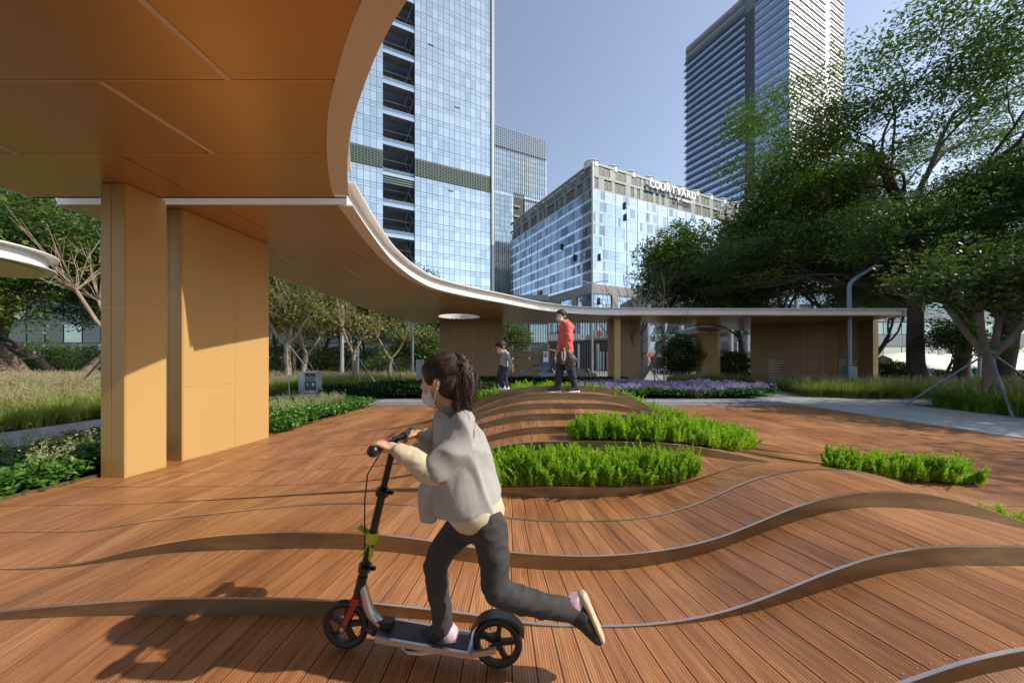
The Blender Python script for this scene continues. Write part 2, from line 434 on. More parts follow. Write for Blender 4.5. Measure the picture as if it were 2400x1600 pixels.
# dark substructure under the gaps
a = Acc()
for k in range(len(EY)-1):
    xs = XG[(XG > -4.55) & (XG < 8.3)]
    V = [(x, EY[k]*K, hz(U[k], x)-.028) for x in xs]+[(x, EY[k+1]*K, hz(L[k+1], x)-.028) for x in xs]; n = len(xs)
    a.add(V, [[i, i+1, n+i+1, n+i] for i in range(n-1)])
a.box(-4.7, 8.27, -2*K, EY[0]*K, -.06, -.03); a.box(-3.9, 8.27, 12.7*K, 19.51*K, -.06, -.03)
a.obj('underlay', M['deck_base'], deck)
# curved metal risers
for k in range(1, 12):
    xs = np.arange(-4.3, 6.2, .05)
    hi = np.array([hz(U[k], x) for x in xs]); lo = np.array([hz(L[k], x) for x in xs]); a = Acc()
    keep = (hi > .004) if k < 5 else (hi-lo > .007)
    yf = EY[k]*K-.006; yb = EY[k]*K+.004
    idx = np.where(keep)[0]
    if len(idx) < 2: continue
    i0, i1 = idx[0], idx[-1]
    n = 0; rings = []
    for i in range(i0, i1+1):
        t = hi[i]+.004
        rings.append([(xs[i], yf, lo[i]-.02), (xs[i], yf, t), (xs[i], yb, t), (xs[i], yb, lo[i]-.02)])
    a.rings(rings)
    e = a.obj('metal_edging', M['edge'], deck, angle=40)
    a = Acc(); rings = []
    for i in range(i0, i1+1):
        t = hi[i]+.0042
        rings.append([(xs[i], yf-.0015, t), (xs[i], yf-.0015, t+.0025), (xs[i], yb+.0015, t+.0025), (xs[i], yb+.0015, t)])
    a.rings(rings); a.obj('edge_cap', M['edge_top'], e, angle=40)
# deck screws near the camera and a few fallen leaves
a = Acc(); r0 = np.random.default_rng(4)
for k in range(0, 5):
    x = -2.4
    while x < 3.6:
        for t in (.06, .94):
            for du in (.025, .075):
                xx = x+du+(fan(x, k))*((t-.5)*(EY[k+1]-EY[k])*K); yy = EY[k]*K+(EY[k+1]-EY[k])*K*t; zz = hz(U[k], xx)*(1-t)+hz(L[k+1], xx)*t+.0012
                ang = np.linspace(0, 2*math.pi, 7)[:-1]; a.add([(xx+math.cos(q)*.0032, yy+math.sin(q)*.0032, zz) for q in ang], [[0,1,2,3],[0,3,4,5]])
        x += PW
o = a.obj('deck_screws', M['galv'], deck); o['kind'] = 'stuff'
# perimeter strip on the left and the drain line at the right
a = Acc()
a.rings([[(leftx(y)-.10, y*K, -.03), (leftx(y)-.10, y*K, .035), (leftx(y)-.08, y*K, .035), (leftx(y)-.08, y*K, -.03)] for y in np.arange(-2, 19.6, .5)])
a.obj('deck_border', M['edge'], deck)

# ---------------------------------------------------------------- canopy
SZ = 3.17
out_pts = [(-22,16.5),(-16,14.6),(-10,11.6),(-6,8.5),(-4,6.0),(-2,3.8),(0,2.05),(1.2,1.1),(2.3,.30),(3.63,-.56),(5.06,-1.14),(6.27,-1.505),(7.37,-1.77),(8.04,-1.9),(8.85,-2.0),(11.5,-2.2),(13.65,-2.29),(16.1,-2.23),(18.07,-1.99),(20.2,-1.26),(22.3,-.3),(25.4,1.08),(27.4,2.69),(28.3,4.88),(28.5,8.9),(28.62,16.46)]  # unseen stretch behind the camera, widened to dim light from there
def catmull(pts, sub=6):
    P4 = [np.array(p, float) for p in pts]; outp = []
    for i in range(len(P4)-1):
        p0 = P4[max(i-1,0)]; p1 = P4[i]; p2 = P4[i+1]; p3 = P4[min(i+2, len(P4)-1)]
        for k in range(sub):
            t = k/sub; outp.append(.5*((2*p1)+(p2-p0)*t+(2*p0-5*p1+4*p2-p3)*t*t+(3*p1-p0-3*p2+p3)*t**3))
    outp.append(P4[-1]); return np.array(outp)
curve = catmull([(x, y*K) for y, x in out_pts])            # real coords along the inner rim
def offs(c, d):
    t = np.gradient(c, axis=0); t /= np.linalg.norm(t, axis=1)[:, None]
    return c+np.stack([-t[:,1], t[:,0]], 1)*d                  # left of travel = away from the opening
inner = offs(curve, .17)
def inner_x(Y):
    """largest soffit X at real depth Y"""
    i = np.searchsorted(inner[:,1], Y)
    return np.interp(Y, inner[:,1], inner[:,0]) if Y < inner[:,1].max() else 99
mono = inner[np.argsort(inner[:,1], kind='stable')]
def right_x(Y):
    Yi = mono[:,1]; return float(np.interp(Y, Yi, mono[:,0])) if Y < 28.45*K else 16.4+(Y/K-28.6)*.06
def left_x(Yd): return float(np.interp(Yd, [-8, 7.5, 9.3, 15, 25, 33.8, 43.4], [-6.0, -5.62, -5.5, -5.36, -5.2, 7.4-12.25, 15]) ) if Yd <= 33.8 else float(np.interp(Yd, [33.8, 43.4], [7.4, 15.2]))
canopy = root('canopy', (-3, 8, SZ), 'large curved canopy with golden brown soffit panels and pale rim, sweeping over the deck', 'canopy')
HC = (-2.24, 29.1*K); HR = .88
pan_count = 0; pan_list = []
def soffit_panel(Y0, Y1, xa, xb):
    """panel between X bounds (None = follow the outline) clipped to the canopy"""
    n = 7; g = .007; ys = np.linspace(Y0+g/K, Y1-g/K, n); ys = np.linspace(Y0*K+g, Y1*K-g, n)
    l = []; r = []
    for yy in ys:
        lx = left_x(yy/K); rx = right_x(yy)
        lo_ = min(max(xa+g, lx), rx); hi_ = max(min(xb-g, rx), lx)
        l.append(lo_); r.append(hi_)
    l = np.array(l); r = np.array(r)
    if (r-l).max() < .03: return
    r = np.maximum(r, l)
    V = [(l[i], ys[i], SZ) for i in range(n)]+[(r[i], ys[i], SZ) for i in range(n)]
    V += [(p[0], p[1], SZ+.03) for p in V]
    F = [[i, i+1, n+i+1, n+i] for i in range(n-1)]
    m = 2*n
    F += [[m+i+1, m+i, m+n+i, m+n+i+1] for i in range(n-1)]
    F += [[i+1, i, m+i, m+i+1] for i in range(n-1)]+[[n+i, n+i+1, m+n+i+1, m+n+i] for i in range(n-1)]
    F += [[0, n, m+n, m], [n-1, m+n-1, m+2*n-1, 2*n-1]]
    a = Acc(); a.add(V, F); a.obj('soffit_panel', M['soffit'], canopy)
rows = [4.67-1.66*k for k in range(6, 0, -1)]
rowsA = [4.67-1.66*k for k in range(15, -1, -1)]+[6.33, 7.99]
rowsB = [8.40+1.70*k for k in range(15)]+[33.8]
rowsC = [33.8, 36.2, 38.6, 41.0, 43.3]
def row_panels(Y0, Y1, shift, wid=2.6):
    xs = np.arange(-8+shift, 20, wid); yc = (Y0+Y1)/2
    for i in range(len(xs)-1):
        xa, xb = xs[i], xs[i+1]
        # skylight hole
        if Y0*K < HC[1]+HR and Y1*K > HC[1]-HR and xa < HC[0]+HR and xb > HC[0]-HR:
            nseg = 10
            for q in range(nseg):
                a0 = Y0+(Y1-Y0)*q/nseg; a1 = Y0+(Y1-Y0)*(q+1)/nseg; ym = (a0+a1)/2*K-HC[1]
                h = math.sqrt(max(0, HR**2-ym**2))
                a = Acc()
                for (s0, s1) in ((xa, min(xb, HC[0]-h)), (max(xa, HC[0]+h), xb)):
                    if s1-s0 > .01:
                        l = max(s0+.004, left_x(a0)); r = min(s1-.004, right_x(a0*K))
                        if r > l: a.box(l, r, a0*K, a1*K, SZ, SZ+.03)
                if a.V: holeacc.V += a.V; holeacc.F += [f+holeacc.n for f in a.F]; holeacc.UV += a.UV; holeacc.M += a.M; holeacc.n += a.n
            continue
        soffit_panel(Y0, Y1, xa, xb)
holeacc = Acc()
for i in range(len(rowsA)-1): row_panels(rowsA[i], rowsA[i+1], (8-1.95-.85*(i-14)) % 2.6, 2.6)
for i in range(len(rowsB)-1): row_panels(rowsB[i], rowsB[i+1], (8-1.0-.9*i) % 2.6, 2.6)
for i in range(len(rowsC)-1): row_panels(rowsC[i], rowsC[i+1], (.9*i) % 2.6, 2.6)
holeacc.obj('soffit_panel', M['soffit'], canopy)
# light channels recessed in the soffit
def channel(x0, Ya, x1, Yb, w=.028):
    a = Acc(); a.quadbox((x0-w/2, Ya*K, SZ-.004), (w,0,0), (x1-x0, (Yb-Ya)*K, 0), (0,0,.006))
    a.quadbox((x0-w/2-.006, Ya*K, SZ-.007), (.006,0,0), (x1-x0, (Yb-Ya)*K, 0), (0,0,.009))
    a.quadbox((x0+w/2, Ya*K, SZ-.007), (.006,0,0), (x1-x0, (Yb-Ya)*K, 0), (0,0,.009))
    a.obj('light_channel', M['strip'], canopy)
channel(-1.99, 3.0, -1.93, 4.66); channel(-2.82, 4.69, -2.76, 6.31); channel(-4.62, 5.5, -4.57, 6.31, .02)
for (px0, py0, px1, py1) in ((652,595,690,622),(806,627,852,652),(1007,687,1030,702),(1100,718,1105,724),(1307,746,1312,754)):
    q0 = 1.92*1600/(HZ-py0); q1 = 1.92*1600/(HZ-py1)
    channel((px0-1200)/1600*q0, q0, (px1-1200)/1600*q1, q1, .02)
# thin joint beads between soffit rows
def bead(Ya): 
    a = Acc(); a.box(left_x(Ya)+.02, min(right_x(Ya*K), 99)-.02, Ya*K-.006, Ya*K+.006, SZ-.003, SZ+.012); a.obj('joint_bead', M['joint'], canopy)
for q in rowsA[1:-1]+rowsB[1:-1]: bead(q)
# top deck plates
a = Acc()
for (ylist, lab) in ((np.linspace(-20*K, 7.99*K, 60), 'A'), (np.linspace(8.4*K, 28.4*K, 60), 'B')):
    rr = []
    for yy in ylist: rr.append([(left_x(yy/K)+.05, yy, SZ+.28), (right_x(yy)+.02, yy, SZ+.28), (right_x(yy)+.02, yy, SZ+.32), (left_x(yy/K)+.05, yy, SZ+.32)])
    a.rings(rr)
def holed_plate(a):
    for q in np.arange(28.4, 43.2, .5):
        y0, y1 = q*K, (q+.5)*K; ym = (y0+y1)/2-HC[1]; h = math.sqrt(max(0, (HR+.02)**2-ym**2)); l = left_x(q+.25); r = right_x(y0)-.1
        if h > 0 and l < HC[0]: a.box(l, HC[0]-h, y0, y1, SZ+.28, SZ+.32); a.box(HC[0]+h, r, y0, y1, SZ+.28, SZ+.32)
        else: a.box(l, r, y0, y1, SZ+.28, SZ+.32)
holed_plate(a)
a.obj('roof_plate', M['white_metal'], canopy)
# rim: bottom flange, web, top flange following the inner outline
def rim(c, closed_ends=True):
    w0 = offs(c, .12)
    t_out = offs(c, -.02)
    nn = len(c)
    def sweep(p, q, z0, z1, name, par=canopy, mat=M['white_metal']):
        a = Acc(); a.rings([[(p[i][0], p[i][1], z0), (q[i][0], q[i][1], z0), (q[i][0], q[i][1], z1), (p[i][0], p[i][1], z1)] for i in range(nn)])
        return a.obj(name, mat, par, angle=30)
    sweep(c, offs(c, .175), SZ-.006, SZ+.012, 'bottom_flange')
    sweep(offs(c, .10), offs(c, .115), SZ+.014, SZ+.27, 'web')
    sweep(t_out, offs(c, .14), SZ+.272, SZ+.30, 'top_flange')
m8 = np.searchsorted(curve[:,1], 7.99*K)
cA = curve[curve[:,1] <= 8.0*K]; cB = curve[curve[:,1] >= 8.4*K-.02]
rim(cA); rim(cB)
def rim_line(p0, p1, flip=False):
    c = np.linspace(p0, p1, 12); rim(c)
# straight rims: ends of both roofs, outer side, right end
def edge_box(p0, p1, name='fascia', h=.30, t=.02, out=.10):
    p0 = np.array(p0, float); p1 = np.array(p1, float); d = p1-p0; d /= np.linalg.norm(d); nrm = np.array([-d[1], d[0]])
    a = Acc(); v = lambda q, z: (q[0], q[1], z)
    for (o0, o1, z0, z1) in ((-out, .0, SZ-.004, SZ+.010), (-.015, .0, SZ+.012, SZ+h-.03), (-out, .0, SZ+h-.028, SZ+h)):
        q0 = p0+nrm*o0; q1 = p1+nrm*o0; a.quadbox(v(q0, z0), v(q1-q0, 0), v(nrm*(o1-o0), 0), (0,0,z1-z0))
    a.obj(name, M['white_metal'], canopy)
edge_box((left_x(8.4), 8.38*K), (-2.02, 8.38*K), out=.02)
edge_box((-1.94, 8.02*K), (left_x(8.0), 8.02*K), out=.0)
for (q0, q1) in ((-20, 7.98), (8.4, 15), (15, 25), (25, 33.8)):
    edge_box((left_x(q1)-.0, q1*K), (left_x(q0), q0*K), out=.06)
edge_box((7.4, 33.85*K), (-4.85, 33.85*K), out=.06); edge_box((15.2, 43.4*K), (7.4, 33.85*K), out=.06)
edge_box((16.5, 28.6*K), (17.3, 43.4*K), out=.06); edge_box((17.3, 43.42*K), (15.2, 43.42*K), out=.06)
# ring lining the skylight hole
a = Acc(); n = 40
rr = [[(HC[0]+math.cos(t)*r, HC[1]+math.sin(t)*r, z) for (r, z) in ((HR, SZ-.01), (HR, SZ+.36), (HR+.03, SZ+.36), (HR+.03, SZ-.01))] for t in np.linspace(0, 2*math.pi, n)]
a.rings(rr, cap=False); a.obj('skylight_ring', M['white_metal'], canopy, angle=40)

# ---------------------------------------------------------------- piers and walls of the pavilion
def panelled(rt, name, p0, p1, z0, z1, vs, hs, mat, t=.005, n_out=None, g=.005):
    """clads the line p0->p1 with separate panels; vs = cut fractions, hs = list of heights per column"""
    p0 = np.array(p0, float); p1 = np.array(p1, float); d = p1-p0; L_ = np.linalg.norm(d); d /= L_
    nrm = np.array([d[1], -d[0]]) if n_out is None else np.array(n_out, float)
    cuts = [0]+list(vs)+[1]
    for i in range(len(cuts)-1):
        s0 = cuts[i]*L_+g; s1 = cuts[i+1]*L_-g
        hh = [z0]+list(hs[i] if i < len(hs) else [])+[z1]
        for j in range(len(hh)-1):
            a = Acc(); q = p0+d*s0
            a.quadbox((q[0], q[1], hh[j]+g), (d[0]*(s1-s0), d[1]*(s1-s0), 0), (nrm[0]*t, nrm[1]*t, 0), (0,0,hh[j+1]-hh[j]-2*g))
            a.obj('panel', mat, rt)
def pier(label, cat, corners, z0=-.02, z1=SZ-.006, mat=None, core=None, faces=()):
    """corners: real (x,y) polygon CCW from above; core inside, panels outside"""
    c = np.array(corners, float); ctr = c.mean(0)
    rt = root('panel_wall', (ctr[0], ctr[1], 0), label, cat)
    a = Acc(); n = len(c); V = [(x, y, z0) for x, y in c]+[(x, y, z1) for x, y in c]
    F = [[i, (i+1) % n, n+(i+1) % n, n+i] for i in range(n)]; a.add(V, F)
    a.obj('core', core or M['joint'], rt)
    for (i, vs, hs) in faces:
        panelled(rt, 'panel', c[i], c[(i+1) % n], z0, z1, vs, hs, mat or M['panel'])
    return rt
# nearest pier
pier('nearest golden panel pier at the left edge of the deck, lit on its lower right face', 'pier',
     [(-4.43, 7.36*K), (-4.165, 7.35*K), (-4.115, 8.13*K), (-4.40, 8.15*K)],
     faces=[(0, [.45], [[1.83], [1.83]]), (1, [], [[1.83]]), (2, [], [[1.83]]), (3, [], [[1.83]])])
pier('broad golden panel wall just behind the nearest pier, with a slanting shadow across it', 'wall',
     [(-4.44, 8.62*K), (-4.14, 8.58*K), (-3.99, 11.2*K), (-4.30, 11.2*K)],
     faces=[(0, [.42], [[.92, 2.75], [.92, 2.75]]), (1, [.54], [[.92, 2.75], [1.84]]), (2, [], [[1.84]]), (3, [.5], [[.92, 2.75], [1.84]])])
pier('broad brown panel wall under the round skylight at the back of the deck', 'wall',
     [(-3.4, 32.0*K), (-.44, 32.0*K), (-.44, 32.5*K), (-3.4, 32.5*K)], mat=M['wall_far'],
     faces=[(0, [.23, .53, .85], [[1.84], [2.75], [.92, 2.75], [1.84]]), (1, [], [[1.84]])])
pier('slim light brown pillar in front of the short wall right of the bar screen', 'pillar',
     [(4.50, 30*K), (4.76, 30*K), (4.76, 30.4*K), (4.50, 30.4*K)], faces=[(0, [], [[]]), (1, [], [[]])])
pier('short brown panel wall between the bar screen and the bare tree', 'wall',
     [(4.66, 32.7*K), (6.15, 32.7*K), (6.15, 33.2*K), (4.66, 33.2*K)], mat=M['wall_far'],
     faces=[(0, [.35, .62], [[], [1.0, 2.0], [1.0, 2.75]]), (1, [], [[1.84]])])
kz = P(1631,895,38); kx = P(1675,895,38)
pier('narrow brown panel pier with small white lettering, below the pale ceiling plate', 'pier',
     [(P(1631,880,40).x, 40*K), (P(1681,880,39).x, 39*K), (P(1688,880,42).x, 42*K), (P(1640,880,42).x, 42*K)], z1=2.93, mat=M['panel'],
     faces=[(0, [], [[1.1, 2.0]]), (1, [], [[1.5]])])
rw = [(P(1759,850,38.5).x, 38.5*K), (P(1800,850,37.9).x, 37.9*K), (P(1841,850,37.3).x, 37.3*K), (P(1884,850,36.2).x, 36.2*K), (P(1930,850,35.2).x, 35.2*K), (P(1960,850,34.4).x, 34.4*K), (P(2010,850,32.9).x, 32.9*K), (P(2046,850,31.2).x, 31.2*K), (P(2058,850,31.5).x, 31.5*K)]
back = [(x+.3, y+.35) for x, y in rw[::-1]]
rwall = root('panel_wall', (16, 18, 0), 'long curved brown panel wall at the right end of the canopy with two blocks of small white lettering', 'wall')
a = Acc(); cc = rw+back; n = len(cc)
a.add([(x, y, -.02) for x, y in cc]+[(x, y, SZ-.006) for x, y in cc], [[i, (i+1) % n, n+(i+1) % n, n+i] for i in range(n)]); a.obj('core', M['joint'], rwall)
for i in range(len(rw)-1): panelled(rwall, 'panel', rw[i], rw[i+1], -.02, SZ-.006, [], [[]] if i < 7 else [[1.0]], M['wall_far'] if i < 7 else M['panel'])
# pale ceiling plate over the lettered pier
pts = [P(1582,775,1).x for _ in range(1)]
def pl(px, py, z=SZ): 
    q = (z-CAMZ)*1600/(HZ-py); return ((px-1200)/1600*q, q*K)
poly = [pl(1582,775), pl(1640,760.5), pl(1662,761.5), pl(1685,764), pl(1700,767.5), pl(1707,771), pl(1703,775), pl(1690,778.5), pl(1675,779.5), pl(1630,780.2), pl(1582,780.5)]
cpl = root('ceiling_plate', (11.4, 21, 3.1), 'pale grey rounded ceiling plate sticking out under the back of the canopy', 'ceiling plate')
bm = bmesh.new(); vs = [bm.verts.new((x, y, SZ-.02)) for x, y in poly]; f = bm.faces.new(vs)
ex = bmesh.ops.extrude_face_region(bm, geom=[f]); bmesh.ops.translate(bm, vec=(0,0,-.10), verts=[v for v in ex['geom'] if isinstance(v, bmesh.types.BMVert)])
bmesh.ops.recalc_face_normals(bm, faces=bm.faces[:]); me = bpy.data.meshes.new('plate'); bm.to_mesh(me); bm.free(); me.materials.append(M['white_metal'])
o = bpy.data.objects.new('plate', me); COL.objects.link(o); setparent(o, cpl)
a = Acc(); m_ = len(poly)
a.rings([[(x, y, SZ-.30), (x, y, SZ-.12), (x*1.0005, y+.02, SZ-.12), (x*1.0005, y+.02, SZ-.30)] for x, y in poly[5:]], cap=True); a.obj('rim_band', M['white_metal'], cpl)
# small round canopy at the far left
cc_ = root('round_canopy', (-11.0, 6.55, SZ), 'small round pale canopy poking in at the left edge below the trees', 'canopy')
def disc(a, c, r, z0, z1, n=56, ry=1.0):
    ang = np.linspace(0, 2*math.pi, n, endpoint=False)
    a.rings([[(c[0]+math.cos(t)*r, c[1]+math.sin(t)*r*ry, z) for t in ang] for z in (z0, z1)])
for (r, z0, z1, nm, mt) in ((1.62, SZ-.01, SZ+.01, 'bottom_flange', 'white_metal'), (1.5, SZ+.012, SZ+.27, 'web', 'white_metal'), (1.65, SZ+.272, SZ+.30, 'top_flange', 'white_metal'), (1.45, SZ-.03, SZ-.011, 'soffit', 'soffit')):
    a = Acc(); disc(a, (-11.0, 6.55), r, z0, z1); a.obj(nm, M[mt], cc_, angle=30)
a = Acc(); a.box(-12.0, -11.6, 6.3, 6.7, 0, SZ-.03); a.obj('post', M['panel'], cc_)
# bar screen
scr = root('bar_screen', (2, 16.9, 0), 'screen of thin brown vertical bars between the two back walls', 'screen')
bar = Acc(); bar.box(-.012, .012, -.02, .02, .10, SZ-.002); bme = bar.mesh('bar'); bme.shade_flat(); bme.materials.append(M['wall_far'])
for i in range(43):
    px = 1181+i*5.75; o = bpy.data.objects.new('bar', bme); COL.objects.link(o); o.location = ((px-1200)/1600*32.5, 32.5*K, 0); setparent(o, scr)
a = Acc(); a.box(-.42, 4.65, 32.5*K-.025, 32.5*K+.025, .07, .11); a.obj('bottom_rail', M['wall_far'], scr)
# big plate character on the screen
chr_ = root('plate_character', (.5, 16.8, 0), 'brown cut-out plate emblem with two bars and triangle opening on the bar screen', 'sign')
def plate(pts, name, y=32.3, t=.05, mat=None):
    bm = bmesh.new(); vs = []
    for px, py in pts:
        p = P(px, py, y); vs.append(bm.verts.new(p))
    f = bm.faces.new(vs); ex = bmesh.ops.extrude_face_region(bm, geom=[f]); bmesh.ops.translate(bm, vec=(0,t,0), verts=[v for v in ex['geom'] if isinstance(v, bmesh.types.BMVert)])
    bmesh.ops.recalc_face_normals(bm, faces=bm.faces[:]); me = bpy.data.meshes.new(name); bm.to_mesh(me); bm.free(); me.materials.append(mat or M['wall_far'])
    o = bpy.data.objects.new(name, me); COL.objects.link(o); setparent(o, chr_); return o
plate([(1193,824),(1260,824),(1260,836),(1193,836)], 'upper_bar'); plate([(1196,842.5),(1262.5,842.5),(1262.5,854),(1196,854)], 'lower_bar')
plate([(1214,836.1),(1225,836.1),(1225,842.4),(1214,842.4)], 'stem'); plate([(1200,854.1),(1248,854.1),(1250,858),(1226,858)], 'neck')
plate([(1201,858),(1225,858),(1216,876),(1198,884),(1190,878)], 'foot'); plate([(1227,858.1),(1250,858.1),(1261,878),(1257,887),(1243,876)], 'foot')
plate([(1198,884.2),(1216,876.2),(1243,876.2),(1257,887.2),(1198,889)], 'base')

# white lettering on the walls (rows of small print)
def lettering(rt, F0, uvec, n, z_top, widths, dz=.075, hgt=.018, u0=0.0):
    rr = np.random.default_rng(int(z_top*100)+len(widths)); a = Acc(); z = z_top
    for w in widths:
        if w == 0: z -= dz*.55; continue
        u = u0
        while u < u0+w:
            l = min(rr.uniform(.02, .07), u0+w-u); q = np.array(F0)+np.array(uvec)*u+np.array(n)*.016
            a.quadbox((q[0], q[1], z), (uvec[0]*l, uvec[1]*l, 0), (n[0]*.002, n[1]*.002, 0), (0,0,hgt)); u += l+rr.uniform(.006, .016)
        z -= dz*.62
    o = a.obj('lettering', M['white'], rt); return o
def wall_text(rt, i, frac, z_top, widths):
    p0 = np.array(rw[i]); d = np.array(rw[i+1])-p0; L_ = np.linalg.norm(d); d /= L_; nn_ = np.array([d[1], -d[0]])
    if nn_ @ p0 > 0: nn_ = -nn_
    lettering(rt, p0+d*L_*frac, d, nn_, z_top, widths)
para = [.32,.95,0,.38,.72,0,.30,.62,0,.26,.55,.5,0,.34,.5,.62,0,.3,.66,0,.36,.9,.62,0,.3,.52,.58]
wall_text(rwall, 1, .04, 1.12+.2, [w*.95 for w in para]); wall_text(rwall, 5, .15, 1.32, [w*.95 for w in para])
ptx = [(P(1631,880,40).x, 40*K), (P(1681,880,39).x, 39*K)]; d_ = np.array(ptx[1])-np.array(ptx[0]); d_ /= np.linalg.norm(d_); nn_ = np.array([d_[1], -d_[0]])
lettering([o for o in bpy.data.objects if o.get('label','').startswith('narrow brown panel pier')][0], np.array(ptx[0])+d_*.28, d_, nn_, 1.4, [.15,.0,.2,.3,0,.18,.26,0,.12,.3,0,.2,.3,0,.16,.28,0,.2,.3,0,.14,.26,0,.2,.3])
# ---------------------------------------------------------------- towers
UM = {}
def unit_mesh(name, mat):
    k = (name, mat.name)
    if k not in UM:
        a = Acc(); a.box(0,1,0,1,0,1); me = a.mesh(name); me.shade_flat(); me.materials.append(mat); UM[k] = me
    return UM[k]
class Facade:
    """vertical plane through design point p0 running along design direction d (both X, Y)"""
    def __init__(s, p0, d, rt, depth_out=-1):
        s.o = np.array([p0[0], p0[1]*K]); v = np.array([d[0], d[1]*K]); s.sc = np.linalg.norm(v); s.u = v/s.sc
        n = np.array([s.u[1], -s.u[0]])
        if n @ s.o > 0: n = -n
        s.n = n; s.rt = rt; s.p = {}
    def box(s, name, mat, u0, u1, z0, z1, d0, d1):
        s.p.setdefault((name, mat), []).append((u0, u1, z0, z1, d0, d1))
    def basis(s, b):
        u0, u1, z0, z1, d0, d1 = b; q = s.o+s.u*u0+s.n*d0
        return (q[0], q[1], z0), (s.u[0]*(u1-u0), s.u[1]*(u1-u0), 0), (s.n[0]*(d1-d0), s.n[1]*(d1-d0), 0), (0,0,z1-z0)
    def emit(s, limit=300, singles=('pane',)):
        for (name, mat), L_ in s.p.items():
            items = []
            for b in L_:
                o, ax, ay, az = s.basis(b); ax = np.array(ax); ay = np.array(ay); az = np.array(az); o = np.array(o)
                c = o+(ax+az)/2; dist = math.hypot(c[0], c[1])
                vis = 1 if (abs(c[0])/max(c[1],.1) < 1.45 and (c[2]-CAMZ)/c[1] < 1.02) else 0
                items.append((vis*np.linalg.norm(ax)*az[2]/dist**2, o, ax, ay, az))
            items.sort(key=lambda t: -t[0]); lim = limit if name in singles else 0
            if len(items) <= 12: lim = 12
            for it in items[:lim]:
                sc, o, ax, ay, az = it
                ob = bpy.data.objects.new(name, unit_mesh(name, mat)); COL.objects.link(ob)
                Mx = Matrix(((ax[0], ay[0], az[0], o[0]), (ax[1], ay[1], az[1], o[1]), (ax[2], ay[2], az[2], o[2]), (0,0,0,1)))
                setparent(ob, s.rt); ob.matrix_basis = Mx
            if items[lim:]:
                a = Acc()
                for sc, o, ax, ay, az in items[lim:]: a.quadbox(o, ax, ay, az)
                ob = a.obj(name+'s' if not name.endswith('s') else name, mat, s.rt); ob['kind'] = 'stuff'
def body(rt, pts, z0, z1, mat, name='wall'):
    a = Acc(); n = len(pts); c = [(x, y*K) for x, y in pts]
    a.add([(x, y, z0) for x, y in c]+[(x, y, z1) for x, y in c], [[i, (i+1) % n, n+(i+1) % n, n+i] for i in range(n)])
    if n == 4: a.add([(x, y, z1) for x, y in c], [[0,1,2,3]])
    return a.obj(name, mat, rt)

G1 = glass_mat('cyan_glass', (.52,.66,.68), (.82,.92,.90), .80, .05, .35)
G1b = glass_mat('cyan_spandrel', (.60,.70,.76), (.78,.86,.92), .75, .10, .2)
GB = glass_mat('blue_glass', (.34,.44,.60), (.46,.57,.76), .80, .06, .2)  # lightened, haze put into the glass colour
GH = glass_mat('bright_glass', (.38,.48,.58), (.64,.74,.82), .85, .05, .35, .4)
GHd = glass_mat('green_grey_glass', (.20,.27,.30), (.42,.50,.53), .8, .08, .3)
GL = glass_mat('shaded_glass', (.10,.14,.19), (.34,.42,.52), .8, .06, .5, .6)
FR = pm('mullion_grey', (.16,.19,.21), .5, .4, .05)
FRL = pm('pale_frame', (.42,.45,.47), .45, .4, .05)
DK = pm('dark_recess', (.02,.025,.035), .6); DKB = pm('recess_haze_grey', (.05,.065,.085), .5)  # blue-grey version lightened in place of distance haze
CONCW = pm('tower_white', (.60,.60,.585), .5, .1, .05, .3)
LOUV = pm('louvre_green', (.20,.26,.22), .5, .3, .06)
STONE = pm('grey_stone', (.26,.25,.24), .7, 0, .1, .6)
SLAT = pm('louvre_slat_grey', (.30,.31,.29), .5, .2, .05)
GREYG = pm('grey_green_cladding', (.17,.205,.20), .5, .2, .06, .3)

# --- T1: tall cyan glass tower with a dark balcony recess
d1 = (1.0625, 1.0); L1 = math.hypot(1.0625, K)
t1 = root('glass_tower', (-30, 94, 0), 'tallest pale blue glass tower with a dark balcony recess, left of centre', 'tower')
f = Facade((-25.65, 180), d1, t1); H1 = 150; z0 = -1
fl = 3.9; uR = 18.3*L1; uC = -6.7*L1; uL = -22*L1
ub = lambda t: (-25.65+1.0625*t, 180+t)
body(t1, [ub(18.3), (ub(18.3)[0]-12, ub(18.3)[1]+30), (ub(0)[0]-3.5, ub(0)[1]+30), ub(0)], z0, H1, FR)
body(t1, [ub(-6.7), (ub(-6.7)[0]-14, ub(-6.7)[1]+30), (ub(-22)[0]-14, ub(-22)[1]+30), ub(-22)], z0, H1, FR)
lou = [(50.3, 54.9)]
def t1wall(u0, u1, ncol):
    w = (u1-u0)/ncol; z = z0+.4; k = 0
    while z < H1-fl:
        if 49.2 <= z <= 52.5:
            z_ = z
            for c in range(ncol*2):
                a0 = u0+c*w/2
                f.box('louvre_frame', LOUV, a0+.03, a0+.12, z_, z_+4.5, .05, .35)
            for s_ in range(11): f.box('louvre_slat', LOUV, u0, u1, z_+.2+s_*.40, z_+.34+s_*.40, .05, .25)
            z += 4.65; continue
        for c in range(ncol):
            a0 = u0+c*w+.045; a1 = u0+(c+1)*w-.045; tl = rng.uniform(-.01, .01)
            f.box('pane', G1, a0, a1, z+.06, z+2.55, .02, .09+tl)
            f.box('spandrel', G1b, a0, a1, z+2.63, z+3.20, .02, .10)
            f.box('spandrel', G1b, a0, a1, z+3.27, z+3.84, .02, .10)
        z += fl
t1wall(0, uR, 14); t1wall(uL, uC, 12)
for c in range(4):
    zz = (71.5, 20.4, 48.0, 86.0)[c]; uu = (10.8, 5.0, 9.0, 3.5)[c]
    f.box('vent_gap', DK, uu, uu+1.5, zz, zz+.35, .1, .13)
